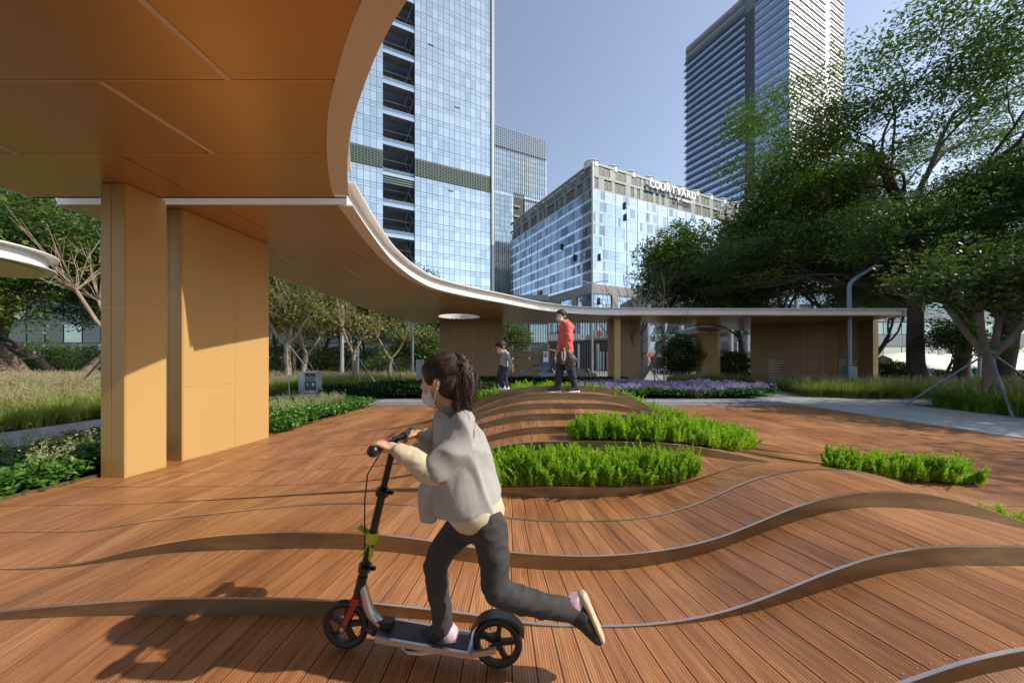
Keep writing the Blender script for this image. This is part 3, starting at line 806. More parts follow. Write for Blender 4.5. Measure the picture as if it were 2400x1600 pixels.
f.box('corner_fin', FR, uR, uR+.25, z0, H1, -.3, .6); f.box('corner_fin', FRL, uR+.3, uR+1.05, z0, H1, -.2, .25)
# recess, with haze put into the back and slab-edge tones
body(t1, [(ub(0)[0]-1.2, ub(0)[1]+10), (ub(0)[0]-1.5, ub(0)[1]+12), (ub(-6.7)[0]-3.5, ub(-6.7)[1]+12), (ub(-6.7)[0]-3, ub(-6.7)[1]+10)], z0, H1, DKB, 'recess_back')
z = 2.0; k = 0
while z < H1-4:
    f.box('balcony_slab', STONE, uC, 0, z, z+.35, -3.0, -.3)
    f.box('slab_edge', G1b, uC, 0, z, z+.85, -.3, -.2)
    f.box('balcony_rail', GHd, uC, 0, z+.95, z+1.9, -.5, -.44)
    f.box('balcony_post', FRL, uC+.2, uC+.3, z+.9, z+2.1, -.6, -.5)
    for q in range(6): f.box('balcony_post', FRL, uC+q*1.5+.6, uC+q*1.5+.68, z+.9, z+2.05, -.52, -.44)
    f.box('ceiling_beam', STONE, uC, 0, z+5.6, z+5.9, -4.5, -3.6)
    z += 7.8
for q in range(6): f.box('louvre_slat', LOUV, uC, 0, 47+q*.6, 47.25+q*.6, -.6, -.3)
f.emit()
a = Acc()
for q in range(26):
    zz = 2+q*5.2; o1 = f.o+f.u*(-.4)+f.n*(-.6); o2 = f.o+f.u*(-2.2)+f.n*(-2.4)
    a.tube([(o1[0], o1[1], zz), (o2[0], o2[1], zz+5.2)], .09, 4); a.tube([(o2[0], o2[1], zz), (o1[0], o1[1], zz+5.2)], .09, 4)
ob = a.obj('cross_bracing', FR, t1); ob['kind'] = 'stuff'

# --- T2: farther finned tower
t2 = root('glass_tower', (5, 150, 0), 'lower finned pale glass tower standing just right of the tallest tower', 'tower')
p2 = (P(1150,847,280).x, 280); f = Facade(p2, d1, t2); TW = 23*L1; z2 = 98.5
body(t2, [(p2[0]+1.0625*22.6, p2[1]+22.6), (p2[0]+1.0625*22.6-12, p2[1]+50), (p2[0]-12, p2[1]+30), p2], -1, z2-8, FR)
W2 = 22.6*L1; zn = 1.25+390/1600*286
z = 0.5
while z < z2-9:
    cut = W2
    segs = [(0, W2)] if z > zn+1 or z < zn-16 else [(0, 10.4), (15.5, W2)]
    for (s0, s1) in segs:
        nc = int((s1-s0)/1.75)
        for c in range(nc):
            w = (s1-s0)/nc
            f.box('pane', G1, s0+c*w+.05, s0+(c+1)*w-.05, z+.05, z+1.5, .02, .1)
            f.box('spandrel', G1b, s0+c*w+.05, s0+(c+1)*w-.05, z+1.56, z+2.05, .02, .1)
    z += 2.12
nf = int(W2/.9)
for c in range(nf): f.box('fin', FRL, c*W2/nf, c*W2/nf+.08, zn+1, z2, .1, .5)
for c in range(nf):
    if c*W2/nf < 10 or c*W2/nf > 15.6: f.box('fin', FRL, c*W2/nf, c*W2/nf+.08, 0, zn, .1, .5)
for q in range(9): f.box('crown_bar', GREYG, 0, W2, z2-8+q*.95, z2-7.75+q*.95, .0, .3)
f.box('dark_notch', DK, 10.5, 15.4, zn-16, zn, .05, .12); f.box('dark_notch', DK, 15.4, W2, zn-.9, zn, .12, .2)  # flat near-black panels stand in for the recess's shade
for q in range(3): f.box('ledge', STONE, 10.5, 13.2, zn-4.5-q*4.2, zn-3.6-q*4.2, .14, .6)
f.emit(200)

# --- hotel
hc = (22.0, 187.0); dr = (1.103, 1.0); dl = (-.2675, 1.0); LR = math.hypot(1.103, K); LL = math.hypot(.2675, K)
ht = root('hotel', (28, 110, 0), 'glass hotel block with louvred top storeys carrying the white rooftop lettering', 'hotel')
htop = 55.9
pR = (hc[0]+1.103*60, hc[1]+60); pL = (hc[0]-.2675*84, hc[1]+84)
body(ht, [hc, pR, (pR[0]-.2675*84, pR[1]+84), pL], -1, 48.6, FR)
body(ht, [(hc[0]+.6, hc[1]+2.5), (pR[0]-1, pR[1]+2), (pR[0]-.2675*82, pR[1]+82), (pL[0]+2, pL[1]-2)], 48.6, htop-1.5, DK)
fr = Facade(hc, dr, ht); flf = Facade(hc, dl, ht)
for F_, WW, bright in ((fr, 60*LR, True), (flf, 84*LL, False)):  # sunny side gets lighter panes, the other side's shade is in its colour
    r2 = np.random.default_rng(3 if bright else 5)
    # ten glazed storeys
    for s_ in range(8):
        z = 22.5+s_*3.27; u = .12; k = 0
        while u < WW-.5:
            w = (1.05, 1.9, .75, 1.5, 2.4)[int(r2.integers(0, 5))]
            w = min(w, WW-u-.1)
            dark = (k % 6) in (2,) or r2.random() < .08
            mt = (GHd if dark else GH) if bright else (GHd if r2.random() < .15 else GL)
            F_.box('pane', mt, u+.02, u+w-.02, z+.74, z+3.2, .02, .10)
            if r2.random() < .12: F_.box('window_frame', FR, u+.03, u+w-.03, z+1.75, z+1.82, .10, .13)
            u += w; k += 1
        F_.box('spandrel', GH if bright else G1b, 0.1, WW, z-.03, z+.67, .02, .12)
        F_.box('floor_line', FRL, 0.0, WW, z+.68, z+.72, .04, .14)
    F_.box('stone_band', STONE, 0, WW, 19.9, 22.45, .0, .4)
    F_.box('stone_band', STONE, 0, WW, 13.2, 14.2, .0, .4)
    u = .5
    while u < WW-5:
        for r_ in range(4):
            for c in range(4): F_.box('pane', GB if (c+r_) % 3 else GHd, u+c*1.5+.05, u+c*1.5+1.45, 14.4+r_*1.36, 15.65+r_*1.36, .02, .1)
        F_.box('stone_pier', STONE, u+6.1, u+8.3, 5.5, 19.9, .0, .5); u += 8.5
    # louvre storeys
    F_.box('top_rail', GREYG, 0, WW, htop-.7, htop, -.3, .2); F_.box('top_rail', GREYG, 0, WW, 51.9, 52.7, -.2, .15); F_.box('top_rail', GREYG, 0, WW, 48.6, 49.0, -.2, .15)
    u = .1; r3 = np.random.default_rng(11)
    for zl, zh in ((49.0, 51.9), (52.7, htop-.7)):
        u = .1; 
        while u < WW-2:
            s0 = r3.choice([.7, 1.2, 2.0]); F_.box('solid_panel', GREYG, u, u+s0, zl, zh, -.1, .1); u += s0
            w = r3.choice([1.2, 2.6, 3.9, 3.9])
            for q in range(7):
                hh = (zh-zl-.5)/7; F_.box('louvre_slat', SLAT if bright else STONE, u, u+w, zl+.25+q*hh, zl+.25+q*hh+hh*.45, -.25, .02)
            F_.box('louvre_post', GREYG, u+w*.5-.05, u+w*.5+.05, zl, zh, -.05, .08); u += w
    F_.box('corner_post', FRL, -.08, .08, -1, htop, .05, .3)
    u = 4
    while u < WW:
        F_.box('mullion', FRL, u-.025, u+.025, 22.4, 48.6, .1, .2); u += 4.1
    F_.box('pale_blue_strip', G1b, 0, WW, 47.9+.55, 48.6, .03, .13)
fr.emit(300); flf.emit(150)
for i in range(10):
    t = 1+i*5.6; x = hc[0]+1.103*t-.8; y = (hc[1]+t+3)*K; a = Acc(); ang = np.linspace(0, 2*math.pi, 24, endpoint=False)
    a.rings([[(x+math.cos(q)*r, y+math.sin(q)*r, z) for q in ang] for r, z in ((2.0, htop-1), (2.0, htop+.45), (2.2, htop+.6), (1.9, htop+.95), (1.0, htop+1.0))])
    a.obj('cooling_fan', CONCW, ht, angle=40)
ropn = [(1.6, 43.5), (1.6, 40.2), (14.5, 37.0)]
a = Acc()
def win_open(F_, u, z, w=.8, h=1.6):
    q = F_.o+F_.u*u+F_.n*.12; a.quadbox((q[0], q[1], z), (F_.u[0]*w, F_.u[1]*w, 0), (F_.n[0]*.7, F_.n[1]*.7, -.2), (0,0,.06))
    a.quadbox((q[0], q[1], z), (F_.n[0]*.7, F_.n[1]*.7, -.1), (F_.u[0]*.05, F_.u[1]*.05, 0), (0,0,h))
for (u, z) in ((11.2, 45.3), (11.4, 42.0), (24.5, 35.5), (2.2, 29.4), (2.0, 17.2)): win_open(fr, u, z)
for (u, z) in ((14, 36.0), (7.5, 31.0)): win_open(flf, u, z)
a.obj('open_window', DK, ht)

def text_mesh(name, s, size, mat, mx, parent, extrude=.02, align='CENTER', bold=0.0):
    cu = bpy.data.curves.new(name, 'FONT'); cu.body = s; cu.size = size; cu.extrude = extrude; cu.align_x = align; cu.offset = bold; cu.resolution_u = 3
    o = bpy.data.objects.new(name, cu); COL.objects.link(o)
    dg = bpy.context.evaluated_depsgraph_get(); me = bpy.data.meshes.new_from_object(o.evaluated_get(dg)); bpy.data.objects.remove(o)
    me.name = name; me.transform(mx); me.materials.clear(); me.materials.append(mat)
    o = bpy.data.objects.new(name, me); COL.objects.link(o); setparent(o, parent); return o
def frame_mx(F_, u, z, d):
    q = F_.o+F_.u*u+F_.n*d; n = F_.n; U3 = Vector((F_.u[0], F_.u[1], 0)); N3 = Vector((n[0], n[1], 0))
    return Matrix(((U3.x, 0, N3.x, q[0]), (U3.y, 0, N3.y, q[1]), (0, 1, 0, z), (0,0,0,1)))
sg = root('rooftop_sign', (50, 120, 52), 'white rooftop letters reading COURTYARD on the hotel louvres, smaller line below', 'sign')
WHT = pm('sign_white', (.85,.85,.85), .4, 0, .02)
for i, ch in enumerate("COURTYARD"):
    text_mesh('letter', ch, 3.05, WHT, frame_mx(fr, 21.2+i*2.24, 52.9, .9), sg, .15, 'CENTER', .075)
for i, ch in enumerate("BY MARRIOTT"):
    if ch != ' ': text_mesh('small_letter', ch, 1.25, WHT, frame_mx(fr, 32.4+i*.72, 51.3, .8), sg, .08, 'CENTER', .03)
# red thing in a window
a = Acc(); q = flf.o+flf.u*26+flf.n*.3; a.quadbox((q[0], q[1], 23.2), (flf.u[0]*2.2, flf.u[1]*2.2, 0), (0,-.1,0), (0,0,2.2))
tag(a.obj('wall_banner', pm('red_banner', (.6,.06,.05), .6)), 'small red banner on the shaded side of the hotel', 'banner')

# --- T4: tall tower on the right
t4 = root('office_tower', (140, 180, 0), 'tall striped office tower on the right with a bright sunlit side and dark vertical slot', 'tower')
c4 = (126.6, 312.0); d4l = (-.2575, 1.0); d4r = (1.052, 1.0); LL4 = math.hypot(.2575, K); LR4 = math.hypot(1.052, K); H4 = 187.5
e4l = (c4[0]-.2575*91.7, c4[1]+91.7); e4r = (c4[0]+1.052*43, c4[1]+43)
body(t4, [c4, e4r, (e4r[0]-.2575*91, e4r[1]+91), e4l], -1, H4-1, FR)
fL = Facade(c4, d4l, t4); fR = Facade(c4, d4r, t4); WL = 91.7*LL4; WR = 43*LR4
LED = pm('hazed_ledge', (.24,.27,.31), .5, .3, .05); SPD = pm('hazed_spandrel', (.30,.33,.37), .4, .4, .05); PALE = glass_mat('sunlit_panel', (.80,.80,.78), (1,1,.98), .35, .25, .1); T4W = pm('sunlit_panel_white', (.62,.62,.61), .5, .1, .05, .3)  # ledges, spandrels and whites softened, distance haze put into the colour
slot = (26.8, 33.6)     # dark vertical strip on the left face, in u
u_of = lambda px: (lambda xy: ((126.6-xy*312)/(xy+.2575))*LL4)((px-1200)/1600)
s0, s1 = u_of(1769), u_of(1746)
z = 2.0; fl4 = 4.0
while z < H4-4:
    crown = z > H4-13
    for (a0, a1, kind) in ((0, s0, 0), (s1, WL, 1)):
        n_ = max(1, int((a1-a0)/(1.9 if kind == 0 else 2.1)))
        w = (a1-a0)/n_
        if not crown:
            for c in range(n_): fL.box('pane', GB, a0+c*w+.05, a0+(c+1)*w-.05, z+.1, z+2.3, .02, .10)
            fL.box('spandrel', SPD, a0, a1, z+2.35, z+3.95, .02, .14)
            if kind == 1: fL.box('ledge', LED, a0, a1+.9, z+2.4, z+2.65, .1, 1.1); fL.box('ledge', LED, a0, a1+.6, z+3.5, z+3.65, .1, .7)
            else: fL.box('ledge', SPD, a0, a1, z+2.3, z+2.45, .1, .45)
        else:
            fL.box('spandrel', SPD, a0, a1, z+2.9, z+3.9, .02, .14)
            for q in range(3): fL.box('crown_bar', CONCW, a0, a1, z+.4+q*.9, z+.55+q*.9, .2, .9)
    for (a0, a1) in ((0, 78/123*WR), (90/123*WR, WR)):
        n_ = max(1, int((a1-a0)/2.6)); w = (a1-a0)/n_
        for c in range(n_): fR.box('pane', PALE, a0+c*w+.04, a0+(c+1)*w-.04, z+.05, z+2.0, .02, .12)  # white panes and spandrels, this side's sun brightness is in their colour
        fR.box('spandrel', T4W, a0, a1, z+2.3, z+3.9, .05, .30); fR.box('ledge', LED, a0, a1, z+2.02, z+2.28, .02, .4)
        fR.box('ledge', T4W, a0, a1+.2, z+3.75, z+3.95, .1, .8)
    z += fl4
fL.box('dark_slot', DKB, s0, s1, 0, H4-11, .02, .06); fR.box('dark_slot', SPD, 78/123*WR, 90/123*WR, 0, H4, .02, .06)
fL.emit(300); fR.emit(150)

# --- low grey building behind the right trees
gb = root('grey_building', (60, 45, 0), 'long grey building with banded storeys behind the right-hand trees', 'building')
f = Facade((45, 92), (1.0, .02), gb); WG = 75
body(gb, [(45, 92.3), (120, 93.8), (120, 130), (62, 130)], -1, 15.5, FR)
CL = pm('silver_cladding', (.36,.38,.40), .45, .3, .05, .4)
for s_ in range(4):
    z = 1.6+s_*3.3
    for c in range(30): f.box('panel', CL, c*2.5+.03, c*2.5+2.47, z+1.7, z+3.25, .05, .2)
    for c in range(30): f.box('pane', GHd, c*2.5+.05, c*2.5+2.45, z+.05, z+1.6, .0, .05)
f.emit(160, ('panel', 'pane'))
# --- dark low-rise behind the left trees
DKG = glass_mat('dark_glass', (.05,.065,.075), (.12,.15,.16), .6, .1, .3)
lb = root('dark_building', (-30, 55, 0), 'dark glazed low-rise behind the left trees with the number 12A3 over its entrance', 'building')
f = Facade((-110, 112), (1.0, .0), lb); WB = 116
body(lb, [(-110, 112.3), (6, 112.3), (6, 150), (-110, 150)], -1.2, 12.2, FR)
for s_ in range(3):
    z = .2+s_*3.9
    for c in range(38):
        f.box('pane', DKG if (c*7+s_) % 5 else GHd, c*3.05+.08, c*3.05+2.9, z+.3, z+3.2, .0, .08)
    f.box('floor_band', FR, 0, WB, z+3.25, z+3.8, .0, .3)
for c in range(39): f.box('column', STONE, c*3.05-.15, c*3.05+.15, -1.1, 4, .0, .5)
f.emit(132)
for i, ch in enumerate("12A3"): text_mesh('letter', ch, 1.1, WHT, Matrix.Translation((P(651+i*6,0,112).x, 111*K, 1.25+5/1600*112+.0)) @ Matrix.Rotation(R(90), 4, 'X'), lb, .05, 'CENTER', .02)
for i, ch in enumerate("12A2"): text_mesh('letter', ch, .9, WHT, Matrix.Translation((P(921+i*4.5,0,112).x, 111*K, 1.25+3/1600*112)) @ Matrix.Rotation(R(90), 4, 'X'), lb, .05, 'CENTER', .02)

# --- hotel street front seen through the bar screen
pod = root('entrance_block', (12, 90, 0), 'pale columned street entrance with a curved white canopy, seen through the bar screen', 'building')
f = Facade((-8, 172), (1.0, .0), pod); 
def fb(name, mat, px0, px1, py0, py1, d0=0.0, d1=.4):
    x0 = P(px0,0,172).x+8; x1 = P(px1,0,172).x+8; f.box(name, mat, x0, x1, CAMZ+(HZ-py1)/1600*172, CAMZ+(HZ-py0)/1600*172, d0, d1)
fb('back_wall', DK, 1120, 1600, 756, 872, -.5, 0)
for i in range(24):
    fb('pane', GL if i % 3 else GHd, 1125+i*13, 1136+i*13, 744, 786, 0, .15)
for px in (1150, 1183, 1243, 1262, 1352, 1396, 1432, 1470, 1505, 1560): fb('column', CONCW, px, px+6, 806, 872, .2, 1.0)
for px in (1404, 1412, 1420, 1428): fb('column', CONCW, px, px+4, 824, 866, .2, .6)
fb('sign_band', M['white'], 1390, 1432, 774, 792, .4, .8); fb('stone_band', STONE, 1360, 1600, 792, 797, .0, .8); fb('stone_band', STONE, 1120, 1600, 738, 744, 0, .5)
fb('green_band', pm('pale_green', (.30,.42,.33), .6), 1365, 1388, 784, 792, .2, .6)
fb('door_dark', DK, 1268, 1305, 812, 870, .1, .2)
f.emit(60)
a = Acc(); rr = []
for i in range(25):
    t = i/24; px = 1165+t*205; py0 = 800-18*math.sin(min(1, t*1.15)*math.pi*.5); p = P(px, py0, 166+3*math.cos(t*3)); q = P(px, py0+15, p.y/K)
    rr.append([(p.x, p.y, p.z), (p.x, p.y-1.2, p.z-.1), (q.x, q.y-1.2, q.z), (q.x, q.y+2, q.z)])
a.rings(rr); a.obj('curved_canopy', CONCW, pod, angle=40)
a = Acc(); p = P(1401.5, 783, 171); ang = np.linspace(0, 2*math.pi, 20, endpoint=False)
a.rings([[(p.x+math.cos(t)*.55, p.y-1.1+dy, p.z+math.sin(t)*.8) for t in ang] for dy in (0, -.08)]); a.obj('round_emblem', pm('orange_red', (.75,.16,.05), .5), pod)
text_mesh('letter', "火", 1.7, M['black'], Matrix.Translation((P(1413,0,171).x, 171*K-1.2, P(1413,789,171).z)) @ Matrix.Rotation(R(90), 4, 'X'), pod, .03, 'LEFT')
# --- shop row right of the screen
sh = root('shop_row', (40, 80, 0), 'pale shop fronts across the road behind the bare tree', 'building')
f = Facade((30, 150), (1.0, .05), sh)
body(sh, [(30, 150.2), (75, 152.4), (75, 190), (30, 190)], -1.2, 17, STONE)
for s_ in range(4):
    for c in range(12): f.box('pane', GHd if (c+s_) % 3 else GL, c*3.7+.3, c*3.7+2.9, 3.2+s_*3.6, 5.6+s_*3.6, 0, .1)
for c in range(12): f.box('shopfront', DK, c*3.7+.3, c*3.7+3.3, -1, 2.2, 0, .1)
for c in range(13): f.box('column', CONCW, c*3.7-.2, c*3.7+.25, -1, 17, 0, .35)
f.emit(60)
def box_sign(label, px0, px1, py0, py1, Y, mat, t=.15, text=None, tm=None, ts=1.0):
    p = P(px0, py1, Y); q = P(px1, py0, Y); rt = root('shop_sign', ((p.x+q.x)/2, p.y, p.z), label, 'sign')
    a = Acc(); a.box(p.x, q.x, p.y, p.y+t, p.z, q.z); a.obj('board', mat, rt)
    if text: text_mesh('lettering', text, ts, tm or M['white'], Matrix.Translation(((p.x+q.x)/2, p.y-.02, p.z+(q.z-p.z)*.22)) @ Matrix.Rotation(R(90), 4, 'X'), rt, .01)
    return rt
box_sign('red shop sign with white characters across the road behind the bare tree', 1503, 1542, 826, 836, 148, pm('sign_red', (.72,.07,.03), .5), text='味千拉面', ts=.85)
box_sign('pale green shop sign with dark characters above the round bush', 1536, 1582, 783, 799, 149, pm('sign_green', (.45,.66,.50), .5), text='德保药业', tm=pm('sign_dark', (.05,.09,.06), .5), ts=1.05)
box_sign('red shop sign far behind the left fence', 205, 240, 835, 850, 108, pm('sign_dkred', (.45,.03,.04), .5))
box_sign('low red awning sign behind the pollarded trees', 752, 782, 859, 864, 104, pm('awning_red', (.6,.05,.05), .5))
# ---------------------------------------------------------------- vegetation
LM = {}
LM['dark'] = leaf_mat('dark_leaf', (.032,.062,.018), (.062,.115,.028), (.13,.19,.04), .38, .42)
LM['mid'] = leaf_mat('mid_leaf', (.045,.085,.02), (.085,.145,.03), (.17,.24,.05), .38, .45)
LM['flame'] = leaf_mat('feathery_leaf', (.045,.085,.028), (.075,.135,.038), (.13,.21,.055), .40, .5)
LM['yellow'] = leaf_mat('yellowing_leaf', (.09,.11,.02), (.17,.19,.04), (.36,.30,.08), .35, .5)
LM['olive'] = leaf_mat('olive_leaf', (.05,.085,.025), (.085,.14,.04), (.15,.21,.06), .3, .45)
LM['cover'] = leaf_mat('cover_leaf', (.030,.085,.012), (.065,.17,.022), (.13,.27,.045), .25, .38, 1.2)
LM['hedge'] = leaf_mat('hedge_leaf', (.012,.035,.008), (.025,.065,.014), (.05,.11,.022), .2, .5)
LM['fern'] = leaf_mat('fern_leaf', (.13,.27,.015), (.30,.50,.028), (.55,.68,.09), .42, .5, 2.5)
LM['grass'] = leaf_mat('grass_blade', (.13,.20,.04), (.27,.34,.08), (.48,.49,.17), .42, .55, .9)
LM['grass2'] = leaf_mat('green_grass_blade', (.09,.16,.03), (.19,.29,.05), (.40,.42,.13), .42, .55, .9)
LM['plume'] = leaf_mat('grass_plume', (.26,.20,.13), (.42,.34,.22), (.6,.52,.36), .3, .7)
LM['flower'] = leaf_mat('violet_petal', (.22,.17,.46), (.36,.29,.64), (.62,.58,.82), .3, .6)
LM['seed'] = leaf_mat('dry_seed', (.22,.24,.12), (.38,.40,.20), (.55,.55,.32), .3, .7)

def leaves(acc, C, size, r, up=.4, aspect=.5, droop=None):
    """diamond leaves at centres C (n,3)"""
    n = len(C)
    a = r.normal(size=(n,3)); a[:,2] *= .5; a /= np.linalg.norm(a, axis=1)[:,None]
    nr = r.normal(size=(n,3)); nr[:,2] = np.abs(nr[:,2])+up; nr /= np.linalg.norm(nr, axis=1)[:,None]
    b = np.cross(a, nr); b /= (np.linalg.norm(b, axis=1)[:,None]+1e-9)
    s = (size*r.uniform(.6, 1.35, n))[:,None]
    V = np.stack([C-a*s*.5, C+b*s*aspect*.5+nr*s*.06, C+a*s*.5, C-b*s*aspect*.5+nr*s*.06], 1).reshape(-1,3)
    acc.add(V, np.arange(4*n).reshape(n,4))

def grow(r, base, h, rad, lean=(0,0), levels=3, fork_at=.45, spread=.9, nb=(3,4), up=.35, wig=.12, first=None, lenf=.62, radf=.62):
    """trunk + limbs as polylines; returns [(pts, radii)], tips"""
    segs = []; tips = []
    def branch(p, d, L, rr, lv):
        n = 5; pts = [p.copy()]; q = p.copy(); dd = d.copy()
        for i in range(n):
            dd = dd+r.normal(size=3)*wig; dd[2] += up*.12*(1 if lv else 0); dd /= np.linalg.norm(dd)
            q = q+dd*L/n; pts.append(q.copy())
        rads = [rr*(1-.45*i/n) for i in range(n+1)]
        segs.append((pts, rads))
        if lv >= levels: tips.append((q, dd)); tips.append((pts[3], dd)); return
        k = int(r.integers(nb[0], nb[1]+1)); ph = r.uniform(0, 6.28)
        for j in range(k):
            t = 1.0 if j < 2 else r.uniform(.5, .95)
            i = min(n, max(1, int(round(t*n)))); s = pts[i]
            ang = ph+j*2*math.pi/k+r.normal()*.3; tilt = spread*r.uniform(.6, 1.15)
            ax = np.cross(dd, [0,0,1]); 
            if np.linalg.norm(ax) < .1: ax = np.array([1.,0,0])
            ax /= np.linalg.norm(ax); bx = np.cross(dd, ax)
            nd = dd*math.cos(tilt)+(ax*math.cos(ang)+bx*math.sin(ang))*math.sin(tilt); nd[2] += up*.4; nd /= np.linalg.norm(nd)
            branch(np.array(s), nd, L*lenf*r.uniform(.8, 1.2), rads[i]*radf*(1.15 if j == 0 else .9), lv+1)
        if lv >= levels-1: tips.append((q, dd))
    d0 = np.array([lean[0], lean[1], 1.0]); d0 /= np.linalg.norm(d0)
    branch(np.array(base, float), d0, h*fork_at if first is None else first, rad, 0)
    return segs, tips
def wood_mesh(segs, name, rt, mat, minr=.008, flare=True):
    a = Acc()
    for i, (pts, rads) in enumerate(segs):
        rr = [max(minr, x) for x in rads]
        if i == 0 and flare: rr[0] *= 1.35
        a.tube(pts, rr, 9 if rads[0] > .08 else 5, cap=False)
    return a.obj(name, mat, rt, smooth=True)
def tree(label, x, Yd, h, rad, seed, mat='dark', bark='bark_dark', nleaf=14000, lsize=.22, cl=(1.1,1.1,.6), z=None, group=None, name='tree', trunk_name='trunk', crown=True, tipjit=1.0, up=.4, aspect=.5, zmin=1.0, **kw):
    r = np.random.default_rng(seed); z = ground_z(Yd)-.05 if z is None else z
    base = (x, Yd*K, z); rt = root(name, base, label, 'tree', group)
    segs, tips = grow(r, base, h, rad, **kw)
    wood_mesh(segs, trunk_name, rt, M[bark])
    if crown:
        T = np.array([t[0] for t in tips]); T = T[T[:,2] > z+zmin]; k = max(1, nleaf//len(T))
        # several small clumps round each twig
        sub = 5; C = np.repeat(T, sub, 0)+r.normal(size=(len(T)*sub,3)).clip(-1.5, 1.5)*np.array(cl)*.75
        Q = np.repeat(C, max(1, k//sub), 0)+r.normal(size=(len(C)*max(1, k//sub),3)).clip(-1.5, 1.5)*np.array(cl)*np.array([.30,.30,.22])
        Q = Q[Q[:,2] > z+max(1.0, zmin-.6)]
        a = Acc(); leaves(a, Q, lsize, r, up=up, aspect=aspect); a.obj('crown', LM[mat], rt)
    return rt, tips

# tall feathery trees on the right
def GX(px, Yd): return (px-1200)/1600*Yd
tree('tall spreading tree with a leaning grey trunk, right of the canopy end', GX(2136,36), 36, 17.2, .42, 21, 'flame', nleaf=60000, lsize=.27, cl=(1.5,1.0,.36), lean=(-.12,.02), levels=4, fork_at=.40, spread=.78, nb=(3,4), up=.30, lenf=.68, up_=0) if False else None
def feathery(label, x, Yd, h, rad, seed, lean, nleaf=52000, aim=(0,0), **kw):
    """flat-layered crown carried on long limbs"""
    r = np.random.default_rng(seed); z = -.05; base = np.array([x, Yd*K, z]); rt = root('feathery_tree', base, label, 'tree', 'tall feathery trees on the right')
    segs = []; tips = []
    # trunk
    pts = [base]; q = base.copy(); d = np.array([lean[0], lean[1], 1.]); n = 7; H = h*.52
    for i in range(n):
        d = d+np.array([math.sin(i*1.3)*.07, r.normal()*.03, 0]); dd = d/np.linalg.norm(d); q = q+dd*H/n; pts.append(q.copy())
    rads = [rad*(1-.06*i) for i in range(n+1)]; segs.append((pts, rads))
    def limb(p, d, L, rr, lv):
        n = 6; P_ = [p.copy()]; q = p.copy(); dd = d.copy()
        for i in range(n):
            dd = dd+r.normal(size=3)*.13; dd[2] = dd[2]*.93+(.02 if lv < 2 else -.01); dd /= np.linalg.norm(dd); q = q+dd*L/n; P_.append(q.copy())
        rads = [rr*(1-.5*i/n) for i in range(n+1)]; segs.append((P_, rads))
        if lv >= 3:
            for i in (2,3,4,5,6): tips.append(P_[i])
            return
        if lv == 2: tips.append(P_[-1]); tips.append(P_[4])
        for j in range(4 if lv < 2 else 3):
            i = (6, 5, 4, 3)[j]; a_ = (r.uniform(.35, .9))*(1 if j % 2 else -1)
            c, s = math.cos(a_), math.sin(a_)
            nd = np.array([dd[0]*c-dd[1]*s, dd[0]*s+dd[1]*c, dd[2]*.55+.26*r.uniform(.2, 1.1)]); nd /= np.linalg.norm(nd)
            limb(P_[i], nd, L*.66*r.uniform(.85, 1.15), rads[i]*.66, lv+1)
    nl = 8
    for j in range(nl):
        i = n-(j % 5)*1 if j < nl-2 else n-1; i = max(3, i)
        ang = j*2*math.pi/nl+r.normal()*.25; el = r.uniform(.25, .95) if j % 2 else r.uniform(.8, 1.5)
        nd = np.array([math.cos(ang)+aim[0], math.sin(ang)*.8+aim[1], el]); nd /= np.linalg.norm(nd)
        limb(pts[i], nd, h*.30*r.uniform(.85, 1.15), rad*.42, 0 if j % 2 else 1)
    wood_mesh(segs, 'trunk', rt, M['bark_dark'])
    T = np.array(tips); k = max(6, nleaf//len(T)//3)
    C = np.repeat(T, 3, 0)+r.normal(size=(len(T)*3,3)).clip(-1.3, 1.3)*np.array([.55,.55,.22])
    Q = np.repeat(C, k, 0)+r.normal(size=(len(C)*k,3)).clip(-1.4, 1.4)*np.array([.40,.40,.10])
    Q = Q[Q[:,2] > max(2.8, h*.33)]
    a = Acc(); leaves(a, Q, .16, r, up=1.1, aspect=.42); a.obj('crown', LM['flame'], rt)
    return rt
feathery('tall feathery tree whose thick trunk rises just past the canopy end', GX(2150,36), 36, 16.6, .38, 41, (-.10,.02), 100000, aim=(-.55,0))
feathery('tall feathery tree with a dark leaning trunk behind the staked tree', GX(2250,37), 37, 13.5, .34, 52, (.10,.04), 60000)
feathery('tall feathery tree leaning right at the right edge of the photo', GX(2345,33), 33, 13.6, .38, 77, (.18,.02), 90000, aim=(.1,0))
feathery('tall feathery tree mostly beyond the right edge, reaching in above', GX(2600,30), 30, 12.0, .36, 91, (.0,.0), 30000, aim=(-.3,0))

tb = 'dense dark broadleaf trees behind the right wall'
kw = dict(levels=4, nb=(3,4), fork_at=.30, spread=.62, lenf=.66, up=.7, wig=.14, cl=(1.0,1.0,.8), lsize=.24, up_=.2); kw.pop('up_')
tree('leftmost dense dark tree, its yellowish top beside the hotel letters', GX(1662,54), 54, 17.0, .24, 5, 'mid', nleaf=42000, group=tb, **kw)
tree('dense dark broadleaf tree behind the gap beside the lettered pier', GX(1745,50), 50, 17.0, .26, 6, 'dark', nleaf=42000, group=tb, **kw)
tree('dense dark broadleaf tree behind the left half of the long curved wall', GX(1840,48), 48, 17.5, .26, 8, 'dark', nleaf=42000, group=tb, **kw)
tree('dense dark broadleaf tree with a forked brown trunk behind the street lamp', GX(1960,46), 46, 17.5, .24, 9, 'dark', nleaf=42000, group=tb, **kw)
tree('dense dark broadleaf tree between the lamp and the tall leaning trunk', GX(2015,50), 50, 13, .22, 13, 'mid', nleaf=30000, group=tb, **kw)

